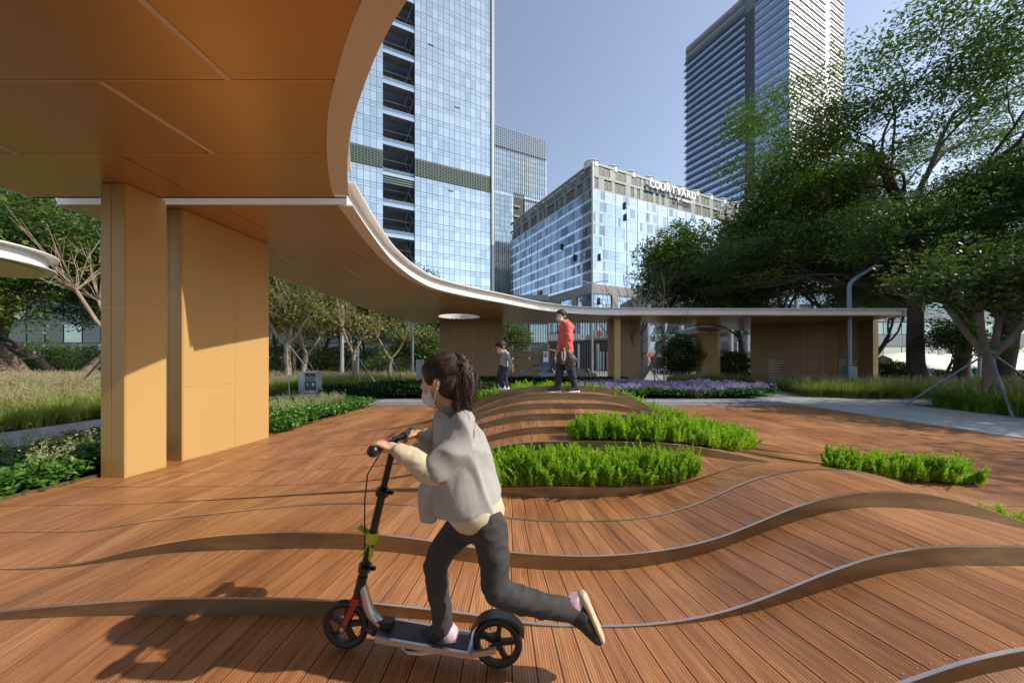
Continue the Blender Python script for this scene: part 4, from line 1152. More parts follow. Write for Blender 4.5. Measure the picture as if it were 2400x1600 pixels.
# far trees seen over the canopy and behind the street
kw2 = dict(levels=3, nb=(4,5), fork_at=.34, spread=.7, lenf=.62, up=.5, cl=(1.3,1.3,.9), lsize=.30)
gf = 'street trees beyond the road'
tree('round green tree top showing over the canopy rim below the tall tower', GX(1075,78), 78, 11.6, .3, 15, 'mid', nleaf=22000, group=gf, **kw2)
tree('green tree top at the right shoulder of the one over the canopy rim', GX(1135,80), 80, 9.0, .3, 16, 'mid', nleaf=16000, group=gf, **kw2)
tree('light green street tree beside the back wall, left of the bar screen', GX(1192,66), 66, 6.6, .14, 18, 'olive', nleaf=9000, group=gf, levels=3, nb=(3,4), fork_at=.4, spread=.6, cl=(.8,.8,.6), lsize=.2)
tree('pale leafy tree just left of the back wall', GX(985,52), 52, 5.6, .14, 19, 'olive', nleaf=16000, group=gf, levels=3, nb=(3,4), fork_at=.3, spread=.8, cl=(.8,.8,.8), lsize=.18)
# dark ficus trees on the left
gl = 'dark fig trees by the left fence'
kl = dict(levels=4, nb=(3,4), fork_at=.22, spread=.72, lenf=.72, up=.35, wig=.2, cl=(1.3,1.3,.9), lsize=.2, zmin=2.6)
for i, (px, Yd, h, rad, lab, nl) in enumerate([
    (20, 40, 19, .50, 'massive fig tree with a twisted double trunk at the left edge', 40000),
    (62, 41, 19, .34, 'fig tree with a V-forked trunk right of the massive one', 34000),
    (135, 44, 20.0, .26, 'fig tree with a slim leaning trunk, second left of the nearest pier', 34000),
    (178, 43, 19.5, .34, 'fig tree with a straight trunk just left of the nearest pier', 34000),
    (-80, 37, 19, .5, 'fig tree beyond the left edge whose limb crosses behind the round canopy', 34000)]):
    tree(lab, GX(px, Yd), Yd, h, rad, 60+i, 'dark' if i % 2 else 'mid', 'bark', nleaf=int(nl*1.5), group=gl, **kl)
gs = 'dark street trees behind the pollarded row'
for i, (px, Yd, h, lab) in enumerate([(650, 66, 13.5, 'dark street tree behind the broad golden wall edge'), (730, 72, 14.5, 'dark street tree behind the twin waste bin'),
    (800, 68, 13, 'dark street tree behind the tall silver pole'), (870, 72, 13, 'dark street tree behind the blue taxi'), (935, 70, 12, 'dark street tree behind the rightmost pollarded tree'), (560, 60, 13, 'dark street tree hidden mostly by the broad golden wall'), (330,60,15,'dark street tree between the two golden piers')]):
    tree(lab, GX(px, Yd), Yd, h, .22, 80+i, 'dark' if i % 2 == 0 else 'mid', 'bark_dark', nleaf=24000, group=gs, levels=3, nb=(4,5), fork_at=.36, spread=.66, lenf=.66, cl=(1.2,1.2,.9), lsize=.24, zmin=3.4)

# pollarded, staked trees
def pollard(label, px, Yd, h, rad, seed, leafn, mat='yellow', bark='bark_pale', fork=1.9, nl=3, shoots=16, sl=1.6, stakes=None, group='staked pollarded trees', lsize=.11, tint=None):
    r = np.random.default_rng(seed); x = GX(px, Yd); z = -.05; base = np.array([x, Yd*K, z]); rt = root('pollarded_tree', base, label, 'tree', group)
    segs = []; tips = []
    top = base+np.array([r.normal()*.05, 0, fork]); mid = (base+top)/2+np.array([r.normal()*.05, .02, 0]); segs.append(([base, mid, top], [rad, rad*.9, rad*.82]))
    for j in range(nl):
        ang = j*2*math.pi/nl+r.uniform(0, .7); d = np.array([math.cos(ang)*.75, math.sin(ang)*.6, .85]); d /= np.linalg.norm(d)
        L = (h-fork)*.36*r.uniform(.7, 1.2); p1 = top+d*L*.5+r.normal(size=3)*.06; p2 = p1+(d+np.array([0,0,.5]))*L*.45
        segs.append(([top-np.array([0,0,.1]), p1, p2], [rad*.62, rad*.5, rad*.48]))
        for s_ in range(shoots):
            a2 = r.uniform(0, 6.28); el = r.uniform(.35, 1.5); dd = np.array([math.cos(a2)*math.cos(el)+d[0]*.5, math.sin(a2)*math.cos(el)+d[1]*.5, math.sin(el)]); dd /= np.linalg.norm(dd)
            L2 = sl*r.uniform(.55, 1.15); q = p2.copy(); P_ = [q]
            for i in range(5):
                dd = dd+r.normal(size=3)*.09; dd[2] += .05; dd /= np.linalg.norm(dd); q = q+dd*L2/5; P_.append(q)
            segs.append((P_, [rad*.16, rad*.13, rad*.11, rad*.09, rad*.07, rad*.04]))
            for i in (2,3,4,5): tips.append(P_[i])
            if s_ % 2 == 0:
                for i in (3,4):
                    d3 = dd+r.normal(size=3)*.5; d3 /= np.linalg.norm(d3); e = P_[i]+d3*L2*.35
                    segs.append(([P_[i], (P_[i]+e)/2+r.normal(size=3)*.02, e], [rad*.08, rad*.06, rad*.03])); tips.append(e)
    wood_mesh(segs, 'trunk', rt, M[bark], .004)
    if leafn:
        T = np.array(tips); Q = T[r.integers(0, len(T), leafn)]+r.normal(size=(leafn,3))*np.array([.16,.16,.13])*(h/4.5)
        a = Acc(); leaves(a, Q, lsize, r, up=.9, aspect=.85); a.obj('leaves', LM[mat], rt)
    if stakes:
        st = root('tree_stakes', base, stakes[0], 'tree stakes', 'tripod stakes under the trees')
        for (fx, fY) in stakes[1]:
            a = Acc(); t0 = base+np.array([0, 0, stakes[2]]); f_ = np.array([fx, fY*K, -.02]); dv = (f_-t0); t0 = t0+dv/np.linalg.norm(dv)*rad*.6
            a.tube([t0, f_], stakes[3], 8); a.obj('stake', M['galv' if stakes[3] < .024 else 'lampmetal'], st)
        a = Acc(); a.rings([[tuple(base+np.array([math.cos(t)*rad*1.05, math.sin(t)*rad*1.05, stakes[2]-.04+k*.08])) for t in np.linspace(0, 2*math.pi, 14, endpoint=False)] for k in (0,1)]); a.obj('strap', pm('green_strap', (.03,.22,.12), .7), st)
    return rt
def feet(px, Yd, fs): return [(GX(a_, b_), b_) for a_, b_ in fs]
gp = 'staked pollarded trees on the left'
pollard('thick pollarded tree with many pale shoots beside the broad golden wall', 672, 31, 5.0, .15, 1, 2600, fork=2.1, nl=4, shoots=20, sl=2.0, group=gp, stakes=('grey tripod stakes of the thick pollarded tree by the golden wall', feet(0,0,[(679,23.5),(771,24.5),(652,34)]), 2.2, .018))
pollard('slim pollarded tree between the thick one and the waste bin', 690, 34, 4.2, .09, 2, 1400, fork=1.8, nl=2, shoots=12, sl=1.4, group=gp)
pollard('leaning pollarded tree right behind the waste bin', 714, 32, 4.4, .12, 3, 1500, fork=1.7, nl=3, shoots=12, sl=1.9, group=gp, stakes=('grey tripod stakes behind the waste bin', feet(0,0,[(757,34),(695,34),(726,36)]), 1.65, .016))
pollard('pollarded tree just right of the tall silver pole', 831, 33, 4.3, .12, 4, 1700, fork=1.7, nl=3, shoots=15, sl=1.8, group=gp, stakes=('grey tripod stakes right of the silver pole', feet(0,0,[(849,28.5),(896,28.5),(790,36)]), 1.75, .017))
pollard('rightmost pollarded tree of the left row, in front of the taxi', 917, 35, 4.6, .10, 5, 420, fork=1.5, nl=2, shoots=20, sl=1.7, group=gp, stakes=('grey tripod stakes in front of the blue taxi', feet(0,0,[(879,37),(925,31),(960,32)]), 1.4, .015))
pollard('bare pale tree behind the nearest golden pier', 262, 20, 5.2, .10, 6, 200, fork=2.0, nl=3, shoots=14, sl=2.2, group=gp, stakes=('grey tripod stakes left of the nearest pier', feet(0,0,[(168,27),(330,22)]), 1.7, .03))
pollard('large staked tree with a leafy round crown on the right lawn', 2318, 17.6, 5.0, .135, 7, 8500, 'olive', 'bark', fork=1.45, nl=4, shoots=18, sl=1.5, group='staked trees on the right', lsize=.115,
        stakes=('three dark grey stakes propping the large tree on the right lawn', [(GX(2115,19.4),19.4), (GX(2376,14.8),14.8), (GX(2500,19),19)], 1.55, .0245))
pollard('staked bare young tree with many upright stems right of the short wall', 1510, 34, 5.6, .13, 8, 60, fork=.55, nl=5, shoots=7, sl=2.9, mat='yellow', bark='bark_pale', group='staked trees on the right',
        stakes=('dark stakes under the bare young tree', feet(0,0,[(1556,31),(1503,31.5)]), 1.7, .02))
# bare crown of a tree rising behind the canopy before the hotel
pollard('bare branching tree crown rising above the canopy in front of the hotel', 1492, 44, 7.6, .13, 10, 0, fork=2.6, nl=4, shoots=9, sl=3.3, bark='bark_dark', group='staked trees on the right')

feathery('feathery tree beyond the right edge whose crown throws dappled shade on the deck', 17.5, 11.0, 8.6, .22, 123, (-.04,.0), 9000)
feathery('feathery tree beyond the right edge shading the pale walkway', 22.0, 17.0, 8.0, .22, 133, (-.04,.0), 5000)

# shrubs between the pavilion walls
def shrub(label, px, Yd, w, h, seed, mat='dark', n=9000, z=None, ls=.09, cat='shrub'):
    r = np.random.default_rng(seed); z = ground_z(Yd) if z is None else z; x = GX(px, Yd); rt = root('shrub', (x, Yd*K, z), label, cat)
    segs, tips = grow(r, (x, Yd*K, z), h, .05, levels=3, nb=(3,5), first=h*.22, spread=.6, up=.6, lenf=.85, radf=.7)
    wood_mesh(segs, 'stems', rt, M['bark_dark'], .006)
    d = r.normal(size=(n,3)); d /= np.linalg.norm(d, axis=1)[:,None]; rad = r.uniform(.35, 1, n)**.6
    lump = 1+.22*np.sin(d[:,0]*5+seed)*np.cos(d[:,2]*6)+.15*np.sin(d[:,1]*7)
    Q = np.array([x, Yd*K, z+h*.56])+d*rad[:,None]*lump[:,None]*np.array([w/2, w/2, h*.46])
    a = Acc(); leaves(a, Q, ls, r, up=.3); a.obj('foliage', LM[mat], rt); return rt
for i in range(13):
    px = 10+i*78+(i*37 % 23); shrub('leafy street bush, %s from the left in the row beyond the road railing' % ['first','second','third','fourth','fifth','sixth','seventh','eighth','ninth','tenth','eleventh','twelfth','thirteenth'][i], px, 66+(i % 3)*2, 5.0, 3.2+(i*13 % 7)*.18, 40+i, 'mid' if i % 3 else 'olive', n=5200, ls=.22)
shrub('round dark bush with thin stems left of the lettered pier', 1592, 40, 2.3, 2.9, 3, n=13000, ls=.11)
shrub('dark bush between the lettered pier and the long curved wall', 1715, 44, 2.6, 2.0, 4, n=10000, ls=.11)
shrub('low dark bush just right of the long curved wall', 2085, 40, 2.2, 1.3, 6, n=6000, ls=.10)
r_ = np.random.default_rng(9)
tree('young bright green tree behind the stakes, between two leaning trunks', GX(2213,34), 34, 3.6, .09, 33, 'mid', 'bark_dark', nleaf=7000, levels=3, nb=(4,5), fork_at=.42, spread=.6, cl=(.38,.38,.35), lsize=.12)

# ---- scattered stuff through geometry nodes
def scatter(name, label, cat, pts, rot, scl, protos, mats=None):
    """one stuff object: a point mesh whose points carry instances of the given meshes"""
    pts = np.asarray(pts); n = len(pts); me = bpy.data.meshes.new(name); me.vertices.add(n); me.vertices.foreach_set('co', pts.ravel())
    at = me.attributes.new('rot', 'FLOAT_VECTOR', 'POINT'); at.data.foreach_set('vector', np.asarray(rot, dtype=np.float32).ravel())
    at = me.attributes.new('scl', 'FLOAT', 'POINT'); at.data.foreach_set('value', np.asarray(scl, dtype=np.float32))
    at = me.attributes.new('pick', 'INT', 'POINT'); at.data.foreach_set('value', rng.integers(0, len(protos), n).astype(np.int32))
    o = bpy.data.objects.new(name, me); COL.objects.link(o); tag(o, label, cat, None, 'stuff')
    ng = bpy.data.node_groups.new(name, 'GeometryNodeTree'); ng.interface.new_socket('Geometry', in_out='INPUT', socket_type='NodeSocketGeometry'); ng.interface.new_socket('Geometry', in_out='OUTPUT', socket_type='NodeSocketGeometry')
    gi = ng.nodes.new('NodeGroupInput'); go = ng.nodes.new('NodeGroupOutput'); ip = ng.nodes.new('GeometryNodeInstanceOnPoints')
    join = ng.nodes.new('GeometryNodeJoinGeometry')
    for po in protos[::-1]:
        oi = ng.nodes.new('GeometryNodeObjectInfo'); oi.inputs['Object'].default_value = po; oi.inputs['As Instance'].default_value = True
        ng.links.new(oi.outputs['Geometry'], join.inputs[0])
    def attr(nm, ty):
        q = ng.nodes.new('GeometryNodeInputNamedAttribute'); q.data_type = ty; q.inputs['Name'].default_value = nm; return q.outputs['Attribute']
    ng.links.new(gi.outputs[0], ip.inputs['Points']); ng.links.new(join.outputs[0], ip.inputs['Instance'])
    ip.inputs['Pick Instance'].default_value = True; ng.links.new(attr('pick', 'INT'), ip.inputs['Instance Index'])
    ng.links.new(attr('rot', 'FLOAT_VECTOR'), ip.inputs['Rotation']); ng.links.new(attr('scl', 'FLOAT'), ip.inputs['Scale'])
    ng.links.new(ip.outputs[0], go.inputs[0])
    md = o.modifiers.new('scatter', 'NODES'); md.node_group = ng
    return o
def proto(name, acc, mats):
    me = acc.mesh(name); me.shade_flat()
    for m in (mats if isinstance(mats, list) else [mats]): me.materials.append(m)
    return bpy.data.objects.new(name, me)          # never linked to the scene, only instanced
# fern plume tufts
def fern_proto(seed):
    r = np.random.default_rng(seed); a = Acc()
    for k in range(9):
        ang = r.uniform(0, 6.28); tilt = r.uniform(.03, .6); H = r.uniform(.17, .36)*(1-.25*tilt); d = np.array([math.cos(ang)*math.sin(tilt), math.sin(ang)*math.sin(tilt), math.cos(tilt)])
        b0 = np.array([r.normal()*.03, r.normal()*.03, 0]); n = 120; t = r.uniform(.12, 1, n)
        curve_ = np.outer(t*H, d)+np.outer((t**2)*H*.18, [d[0], d[1], -.3])
        R_ = .027*np.sin(np.clip(t*1.05, 0, 1)**.8*math.pi*.93)**.7*r.uniform(.5, 1.1, n)
        ph = r.uniform(0, 6.28, n); out = np.stack([np.cos(ph), np.sin(ph), np.full(n, .75)], 1)
        out /= np.linalg.norm(out, axis=1)[:,None]; p0 = b0+curve_; p1 = p0+out*R_[:,None]*1.3
        side = np.cross(out, r.normal(size=(n,3))); side /= np.linalg.norm(side, axis=1)[:,None]; w = .0048
        V = np.stack([p0, (p0+p1)/2+side*w, p1, (p0+p1)/2-side*w], 1).reshape(-1,3); a.add(V, np.arange(4*n).reshape(n,4))
    return proto('fern_tuft', a, LM['fern'])
ferns = [fern_proto(s) for s in range(4)]
def in_poly(pts, poly):
    x, y = pts[:,0], pts[:,1]; ins = np.zeros(len(pts), bool); n = len(poly); j = n-1
    for i in range(n):
        xi, yi = poly[i]; xj, yj = poly[j]
        c = ((yi > y) != (yj > y)) & (x < (xj-xi)*(y-yi)/(yj-yi+1e-12)+xi); ins ^= c; j = i
    return ins
def fill(poly, n, r):
    poly = np.array(poly, float); lo = poly.min(0); hi = poly.max(0); out = np.zeros((0,2))
    while len(out) < n:
        q = r.uniform(lo, hi, (n*2, 2)); out = np.vstack([out, q[in_poly(q, poly)]])
    return out[:n]
def soil_patch(poly, rt=None):
    a = Acc(); pts = fill(poly, 10, rng)
def fern_bed(label, poly, n, seed, smin=.7, smax=1.15, zf=None):
    r = np.random.default_rng(seed); q = fill(poly, n, r)
    z = np.array([(zf or deck_z)(x, y) for x, y in q])
    pts = np.stack([q[:,0], q[:,1]*K, z], 1); rot = np.stack([r.normal(size=n)*.12, r.normal(size=n)*.12, r.uniform(0, 6.28, n)], 1)
    scatter('foxtail_fern_bed', label, 'fern bed', pts, rot, r.uniform(smin, smax, n), ferns)
    # dark earth under the plants
    bm = bmesh.new(); 
    P2 = np.array(poly, float); xs = np.linspace(P2[:,0].min(), P2[:,0].max(), 40); ys = np.linspace(P2[:,1].min(), P2[:,1].max(), 14); a = Acc()
    grid = np.array([(x, y) for y in ys for x in xs]); ok = in_poly(grid, poly); V = [(x, y*K, (zf or deck_z)(x, y)+.015) for x, y in grid]; m = len(xs); F = []
    for j in range(len(ys)-1):
        for i in range(m-1):
            c = [j*m+i, j*m+i+1, (j+1)*m+i+1, (j+1)*m+i]
            if all(ok[k] for k in c): F.append(c)
    if F:
        a.add(V, F); struct(a.obj('planting_soil', M['soil']), None)
F1 = [(-.30,5.97),(1.50,5.97),(1.66,6.1),(1.55,6.45),(1.25,6.70),(-.15,6.72)]
fern_bed('bright green foxtail fern bed in front of the stepped mound', F1, 480, 1, .55, 1.12, lambda x, y: max(.13, hz(U[5], x)-.01) if x < 2.0 else hz(U[5], x))
F2 = [(.62,6.95),(1.05,6.9),(1.5,6.9),(2.0,7.12),(2.4,7.45),(2.7,7.95),(2.98,8.45),(2.9,8.7),(2.6,8.6),(2.2,8.2),(1.6,7.75),(1.1,7.6),(.65,7.35)]
fern_bed('bright green foxtail fern bed spilling down the right side of the mound', F2, 480, 2, .5, 1.02)
F3 = [(3.22,6.85),(3.25,7.1),(4.0,7.05),(4.6,6.9),(4.65,6.72),(4.1,6.72)]
fern_bed('foxtail fern bed behind the right-hand timber wave', F3, 170, 3, .5, 1.0)
F4 = [(3.12,4.4),(3.5,4.36),(4.0,4.42),(4.2,4.7),(3.6,4.75),(3.2,4.65)]
fern_bed('small foxtail fern clump at the right edge in front of the long deck', F4, 70, 4, .4, .72, lambda x, y: deck_z(x, y)*.6)
F5 = [(-.75,11.5),(.0,11.45),(1.0,11.45),(2.0,11.5),(2.8,11.6),(3.2,11.9),(3.3,12.5),(2.0,12.6),(0,12.6),(-.7,12.3)]
def zf5(x, y): return float(np.interp(x, [-1,-.3,.3,1.6,2.2,2.8,3.3], [.35,.55,.66,.62,.40,.20,.06]))-.08
fern_bed('light green foxtail fern strip behind the crest of the mound', F5, 300, 5, .8, 1.2, zf5)

# leafy ground cover
def cover_proto(seed, mat, n=46, R_=.13, ls=.06, h=.16):
    r = np.random.default_rng(seed); a = Acc(); ph = r.uniform(0, 6.28, n); rr = np.sqrt(r.uniform(0, 1, n))*R_
    C = np.stack([np.cos(ph)*rr, np.sin(ph)*rr, r.uniform(.25, 1, n)*h], 1)
    leaves(a, C, ls, r, up=1.3, aspect=.7); return proto('cover_tuft', a, mat)
covers = [cover_proto(s, LM['cover']) for s in range(3)]
hedges = [cover_proto(s+10, LM['hedge'], 50, .14, .055, .20) for s in range(3)]
hedge_m = [cover_proto(s+20, LM['mid'], 50, .14, .06, .20) for s in range(3)]
def seed_proto(seed):
    r = np.random.default_rng(seed); a = Acc()
    for k in range(5):
        ang = r.uniform(0, 6.28); top = np.array([math.cos(ang)*.12, math.sin(ang)*.12, r.uniform(.2, .34)]); a.tube([(0,0,0), top*.6, top], .0025, 3, False)
        n = 34; C = top*np.linspace(.55, 1.05, n)[:,None]+r.normal(size=(n,3))*.02; leaves(a, C, .016, r, aspect=.8)
    return proto('seed_head', a, LM['seed'])
seeds = [seed_proto(s) for s in range(2)]
def flower_proto(seed):
    r = np.random.default_rng(seed); a = Acc(); n = 26; ph = r.uniform(0, 6.28, n); rr = np.sqrt(r.uniform(0, 1, n))*.2
    C = np.stack([np.cos(ph)*rr, np.sin(ph)*rr, r.uniform(.20, .34, n)], 1); C = np.repeat(C, 4, 0)+r.normal(size=(n*4,3))*.012
    leaves(a, C, .034, r, up=1.6, aspect=.9); return proto('flower_tuft', a, LM['flower'])
flowers = [flower_proto(s) for s in range(3)]
def bed(name, label, cat, poly, n, protos, seed, smin=.8, smax=1.3, z=.0, hump=0.0, tilt=.15):
    r = np.random.default_rng(seed); q = fill(poly, n, r); pts = np.stack([q[:,0], q[:,1]*K, np.full(n, z)+hump*(np.sin(q[:,0]*1.7)*np.cos(q[:,1]*1.1)*.5+.5)], 1)
    rot = np.stack([r.normal(size=n)*tilt, r.normal(size=n)*tilt, r.uniform(0, 6.28, n)], 1)
    return scatter(name, label, cat, pts, rot, r.uniform(smin, smax, n), protos)
B1 = [(-6.35,2.5),(-4.72,2.5),(-4.62,6),(-4.52,8.4),(-4.42,11.2),(-4.02,12),(-3.95,19.3),(-6.3,19.3),(-6.35,12)]
bed('ground_cover', 'broad-leaved green ground cover along the left side of the deck', 'ground cover', B1, 3400, covers, 11, .75, 1.25, .0, .10)
bed('seed_heads', 'pale seed heads standing in the left ground cover', 'seed heads', [(-6.3,4),(-4.9,5.5),(-4.5,9),(-4.3,19),(-6.2,19)], 130, seeds, 12, .8, 1.3, .06)
B2 = [(-6.5,23.2),(-.2,23.2),(-.2,31.5),(-3.2,31.8),(-3.6,31.5),(-5.2,28)]
bed('low_hedge', 'dark low hedge carpet left of the mound beyond the cross path', 'hedge', B2, 2600, hedges, 13, 1.1, 1.9, .0, .15)
bed('ground_cover', 'lighter green ground cover around the boy, left of the mound crest', 'ground cover', [(-1.6,19.6),(.6,19.6),(3.0,23.4),(3.0,30),(-.4,30),(-1.0,24)], 1500, covers, 14, 1.0, 1.8, .0, .12)
B3 = [(2.6,23.2),(8.3,23.2),(9.4,24.5),(9.6,27),(9.0,29.8),(2.6,31)]
bed('flower_foliage', 'green foliage of the violet flower bed', 'ground cover', B3, 1700, covers, 15, 1.1, 1.7, .0, .12)
bed('flower_bed', 'violet flowers covering the bed beyond the cross path', 'flower bed', B3, 380, flowers, 16, .8, 1.2, .03, .12)
bed('clipped_hedge', 'dark clipped hedge along the foot of the bar screen', 'hedge', [(-2.2,31.0),(5.2,31.0),(5.2,31.7),(-2.2,31.7)], 1500, hedges, 17, 1.5, 2.3, .08, .0)
bed('back_hedge', 'dark hedge strip behind the pavilion floor', 'hedge', [(13,44),(17,44),(17,45.5),(13,45.5)], 300, hedges, 18, 1.6, 2.4, .0)
bed('far_hedge', 'long dark hedge in front of the white covered walkway', 'hedge', [(24,44),(48,44),(48,45.4),(24,45.4)], 2600, hedges, 19, 1.8, 2.8, .1)

# fountain grass
def grass_proto(seed, mat, plume=True, n=70, H=.62):
    r = np.random.default_rng(seed); a = Acc(); V = []; F = []; k = 0
    for i in range(n):
        ang = r.uniform(0, 6.28); d = np.array([math.cos(ang), math.sin(ang), 0]); L = H*r.uniform(.6, 1.1); bend = r.uniform(.25, .95); s = np.array([-d[1], d[0], 0])*r.uniform(.003, .005); b0 = np.array([r.normal()*.05, r.normal()*.05, 0])
        pts = []
        for t in (0, .4, .75, 1.0):
            pts.append(b0+d*L*bend*t**1.8+np.array([0,0,L*(t-.42*bend*t**2.4)]))
        rowsv = [(p-s*w, p+s*w) for p, w in zip(pts, (1, .9, .6, .12))]
        V += [v for pr in rowsv for v in pr]; F += [[k+2*j, k+2*j+1, k+2*j+3, k+2*j+2] for j in range(3)]; k += 8
    a.add(V, F, mi=0)
    if plume:
        for i in range(2):
            ang = r.uniform(0, 6.28); d = np.array([math.cos(ang)*.35, math.sin(ang)*.35, 1]); d /= np.linalg.norm(d); top = d*H*r.uniform(.95, 1.25)
            m = 30; C = top*np.linspace(.80, 1.02, m)[:,None]+r.normal(size=(m,3))*.008
            n0 = a.n; b = Acc(); leaves(b, C, .035, r, aspect=.25); 
            for v, f_ in zip(b.V, b.F): a.add(v, f_, mi=1)
    return proto('grass_tuft', a, [mat, LM['plume']])
gr_a = [grass_proto(s, LM['grass']) for s in range(3)]; gr_b = [grass_proto(s+5, LM['grass2'], s == 0) for s in range(3)]
bed('fountain_grass', 'feathery fountain grass field left of the side path', 'grass', [(-28,9),(-9.05,9),(-9.1,22),(-8.5,26.5),(-14,34),(-28,34)], 5200, gr_a, 21, .8, 1.15)
bed('fountain_grass', 'fountain grass around the pollarded trees behind the waste bin', 'grass', [(-30,30),(-8.6,26.7),(-6.5,31.2),(-4.6,35.3),(-3.5,40),(-30,40)], 5600, gr_a, 22, .8, 1.15)
bed('fountain_grass', 'fountain grass bed in front of the long curved wall, around the lamp', 'grass', [(10.4,24.1),(11.6,23.2),(26,23.2),(26,28.5),(16.6,29.3),(13.0,31.2),(11.5,29.5),(10.9,26.5)], 3600, gr_b, 23, .8, 1.1)
bed('fountain_grass', 'fountain grass bed around the large staked tree at the right', 'grass', [(11.8,19.2),(11.3,15),(11.2,11),(26,11),(26,19.2)], 4200, gr_b, 24, .85, 1.2)
bed('fountain_grass', 'soft grey green grass clump at the foot of the lettered pier', 'grass', [(8.0,33),(11.4,33.2),(12.2,35.4),(11.5,38),(8.6,37.5)], 900, gr_b, 25, .8, 1.05)
bed('turf_grass', 'rough grass strip under the fig trees', 'grass', [(-40,40),(-6,40),(-6,46),(-40,46)], 2500, gr_b, 26, .4, .7)
# ---------------------------------------------------------------- street furniture and vehicles
def beam(a, pts, r, n=10): a.tube(pts, r, n)
# waste bin with two doors
bn = root('waste_bin', tuple(P(720,923,26.3)), 'grey twin waste bin with dark doors and white recycling marks by the side path', 'waste bin')
p = P(714,923,26.3); q = P(741,923,26.3); w = q.x-p.x; h = 49/1600*26.3+.0; bz = 0.04; yb = 26.3*K
a = Acc(); a.box(p.x-.06, q.x+.01, yb+.01, yb+.42, bz, bz+h); a.quadbox((p.x-.30, yb+.10, bz), (.26,-.10,0), (.0,.40,0), (0,0,h-.01)); a.obj('cabinet', pm('bin_grey', (.50,.52,.52), .45, .2, .05), bn)
a = Acc(); a.box(p.x-.08, q.x+.03, yb-.02, yb+.45, bz+h+.002, bz+h+.03); a.obj('lid', M['white_metal'], bn)
for i in range(2):
    x0 = p.x+i*w/2+.01; x1 = x0+w/2-.02
    a = Acc(); a.box(x0, x1, yb-.006, yb+.008, bz+.10, bz+h*.56); d_ = a.obj('door', pm('bin_door', (.075,.08,.085), .5), bn)
    a = Acc(); a.box(x0, x1, yb-.006, yb+.008, bz+h*.575, bz+h-.03); a.obj('door_panel', pm('bin_flap', (.20,.20,.20), .5), bn)
    a = Acc(); a.box(x0+.02, x1-.02, yb-.014, yb-.007, bz+h*.80, bz+h*.92); a.obj('slot', M['dark'], bn)
    xc = (x0+x1)/2; zc = bz+h*.42; a = Acc(); a.rings([[(xc+math.cos(t)*.045, yb-.009-k*.003, zc+math.sin(t)*.05) for t in np.linspace(0, 2*math.pi, 3 if i == 0 else 12, endpoint=False)+math.pi/2] for k in (0,1)])
    a.box(xc-.04, xc+.04, yb-.012, yb-.009, zc-.085, zc-.07); a.obj('mark', M['white'], bn)
# park lamp
lp = P(1990,915,29.4); lamp = root('street_lamp', (lp.x, lp.y, 0), 'blue grey park lamp with a bent arm and flat head beside the long curved wall', 'street lamp')
a = Acc(); a.box(lp.x-.19, lp.x+.19, lp.y-.17, lp.y+.17, 0, 1.0); a.box(lp.x-.15, lp.x+.15, lp.y-.13, lp.y+.13, 1.002, 1.06); a.obj('base_box', M['lampmetal'], lamp)
tz = CAMZ+(HZ-665)/1600*29.4
a = Acc(); pp = [(lp.x, lp.y, 1.0), (lp.x, lp.y, 2.6), (lp.x, lp.y, tz-.12), (lp.x+.04, lp.y-.02, tz+.04), (lp.x+.16, lp.y-.05, tz+.18), (lp.x+.40, lp.y-.1, tz+.36)]
beam(a, pp, [.088,.084,.08,.078,.074,.065], 10); a.obj('pole', M['lampmetal'], lamp, smooth=True)
a = Acc(); o_ = Vector((lp.x+.32, lp.y-.22, tz+.30)); a.quadbox(o_, (.56,-.08,.40), (.05,.24,0), (-.02,0,.05)); a.quadbox(o_+Vector((.50,-.07,.36)), (.30,-.04,.02), (.05,.24,0), (-.0,0,.05)); a.obj('lamp_head', M['lampmetal'], lamp)
a = Acc(); a.quadbox(o_+Vector((.12,.03,.065)), (.42,-.06,.30), (.04,.18,0), (.012,0,-.012)); a.obj('diffuser', M['grey'], lamp)
def pole(label, px, Yd, topy, r0, mat, arm=None, name='lamp_post', cat='lamp post', group='poles among the left trees', z=None):
    z = ground_z(Yd) if z is None else z; t = P(px, topy, Yd); rt = root(name, (t.x, t.y, z), label, cat, group)
    a = Acc(); beam(a, [(t.x, t.y, z), (t.x, t.y, t.z)], [r0, r0*.7]); a.obj('pole', M[mat], rt, smooth=True)
    a = Acc(); a.box(t.x-r0*1.8, t.x+r0*1.8, t.y-r0*1.8, t.y+r0*1.8, z, z+.5); a.obj('base', M[mat], rt)
    if arm:
        for (dx, dz) in arm:
            a = Acc(); beam(a, [(t.x, t.y, t.z-.05), (t.x+dx*.6, t.y, t.z+dz*.8), (t.x+dx, t.y, t.z+dz)], [r0*.6, r0*.5, r0*.5], 8); a.obj('arm', M[mat], rt, smooth=True)
            a = Acc(); x0 = t.x+dx; a.box(min(x0, x0+np.sign(dx)*.5), max(x0, x0+np.sign(dx)*.5), t.y-.1, t.y+.1, t.z+dz-.03, t.z+dz+.04); a.obj('lamp_head', M['grey'], rt)
    return rt
pole('tall plain silver pole among the pollarded trees', 802, 38, 712, .11, 'galv')
pole('thin blue grey pole right behind the tall silver one', 839, 46, 800, .09, 'lampmetal')
pole('blue grey lamp post with a short arm just left of the back wall', 967, 40, 762, .09, 'lampmetal', [(.9,.25)])
pole('pale street lamp with a double arm in front of the hotel corner', 1388, 110, 664, .16, 'galv', [(-2.0,.35),(2.0,.35)], group=None)
pole('short white street lamp seen through the bar screen beside the boy', 1212, 120, 821, .10, 'white', [(1.0,.25)], group='short lamps on the street')
pole('short white street lamp seen through the bar screen beside the young woman', 1302, 120, 822, .10, 'white', [(-1.0,.25)], group='short lamps on the street')
pole('thin white pole seen through the bar screen right of the back wall', 1202, 100, 778, .07, 'white', group=None)
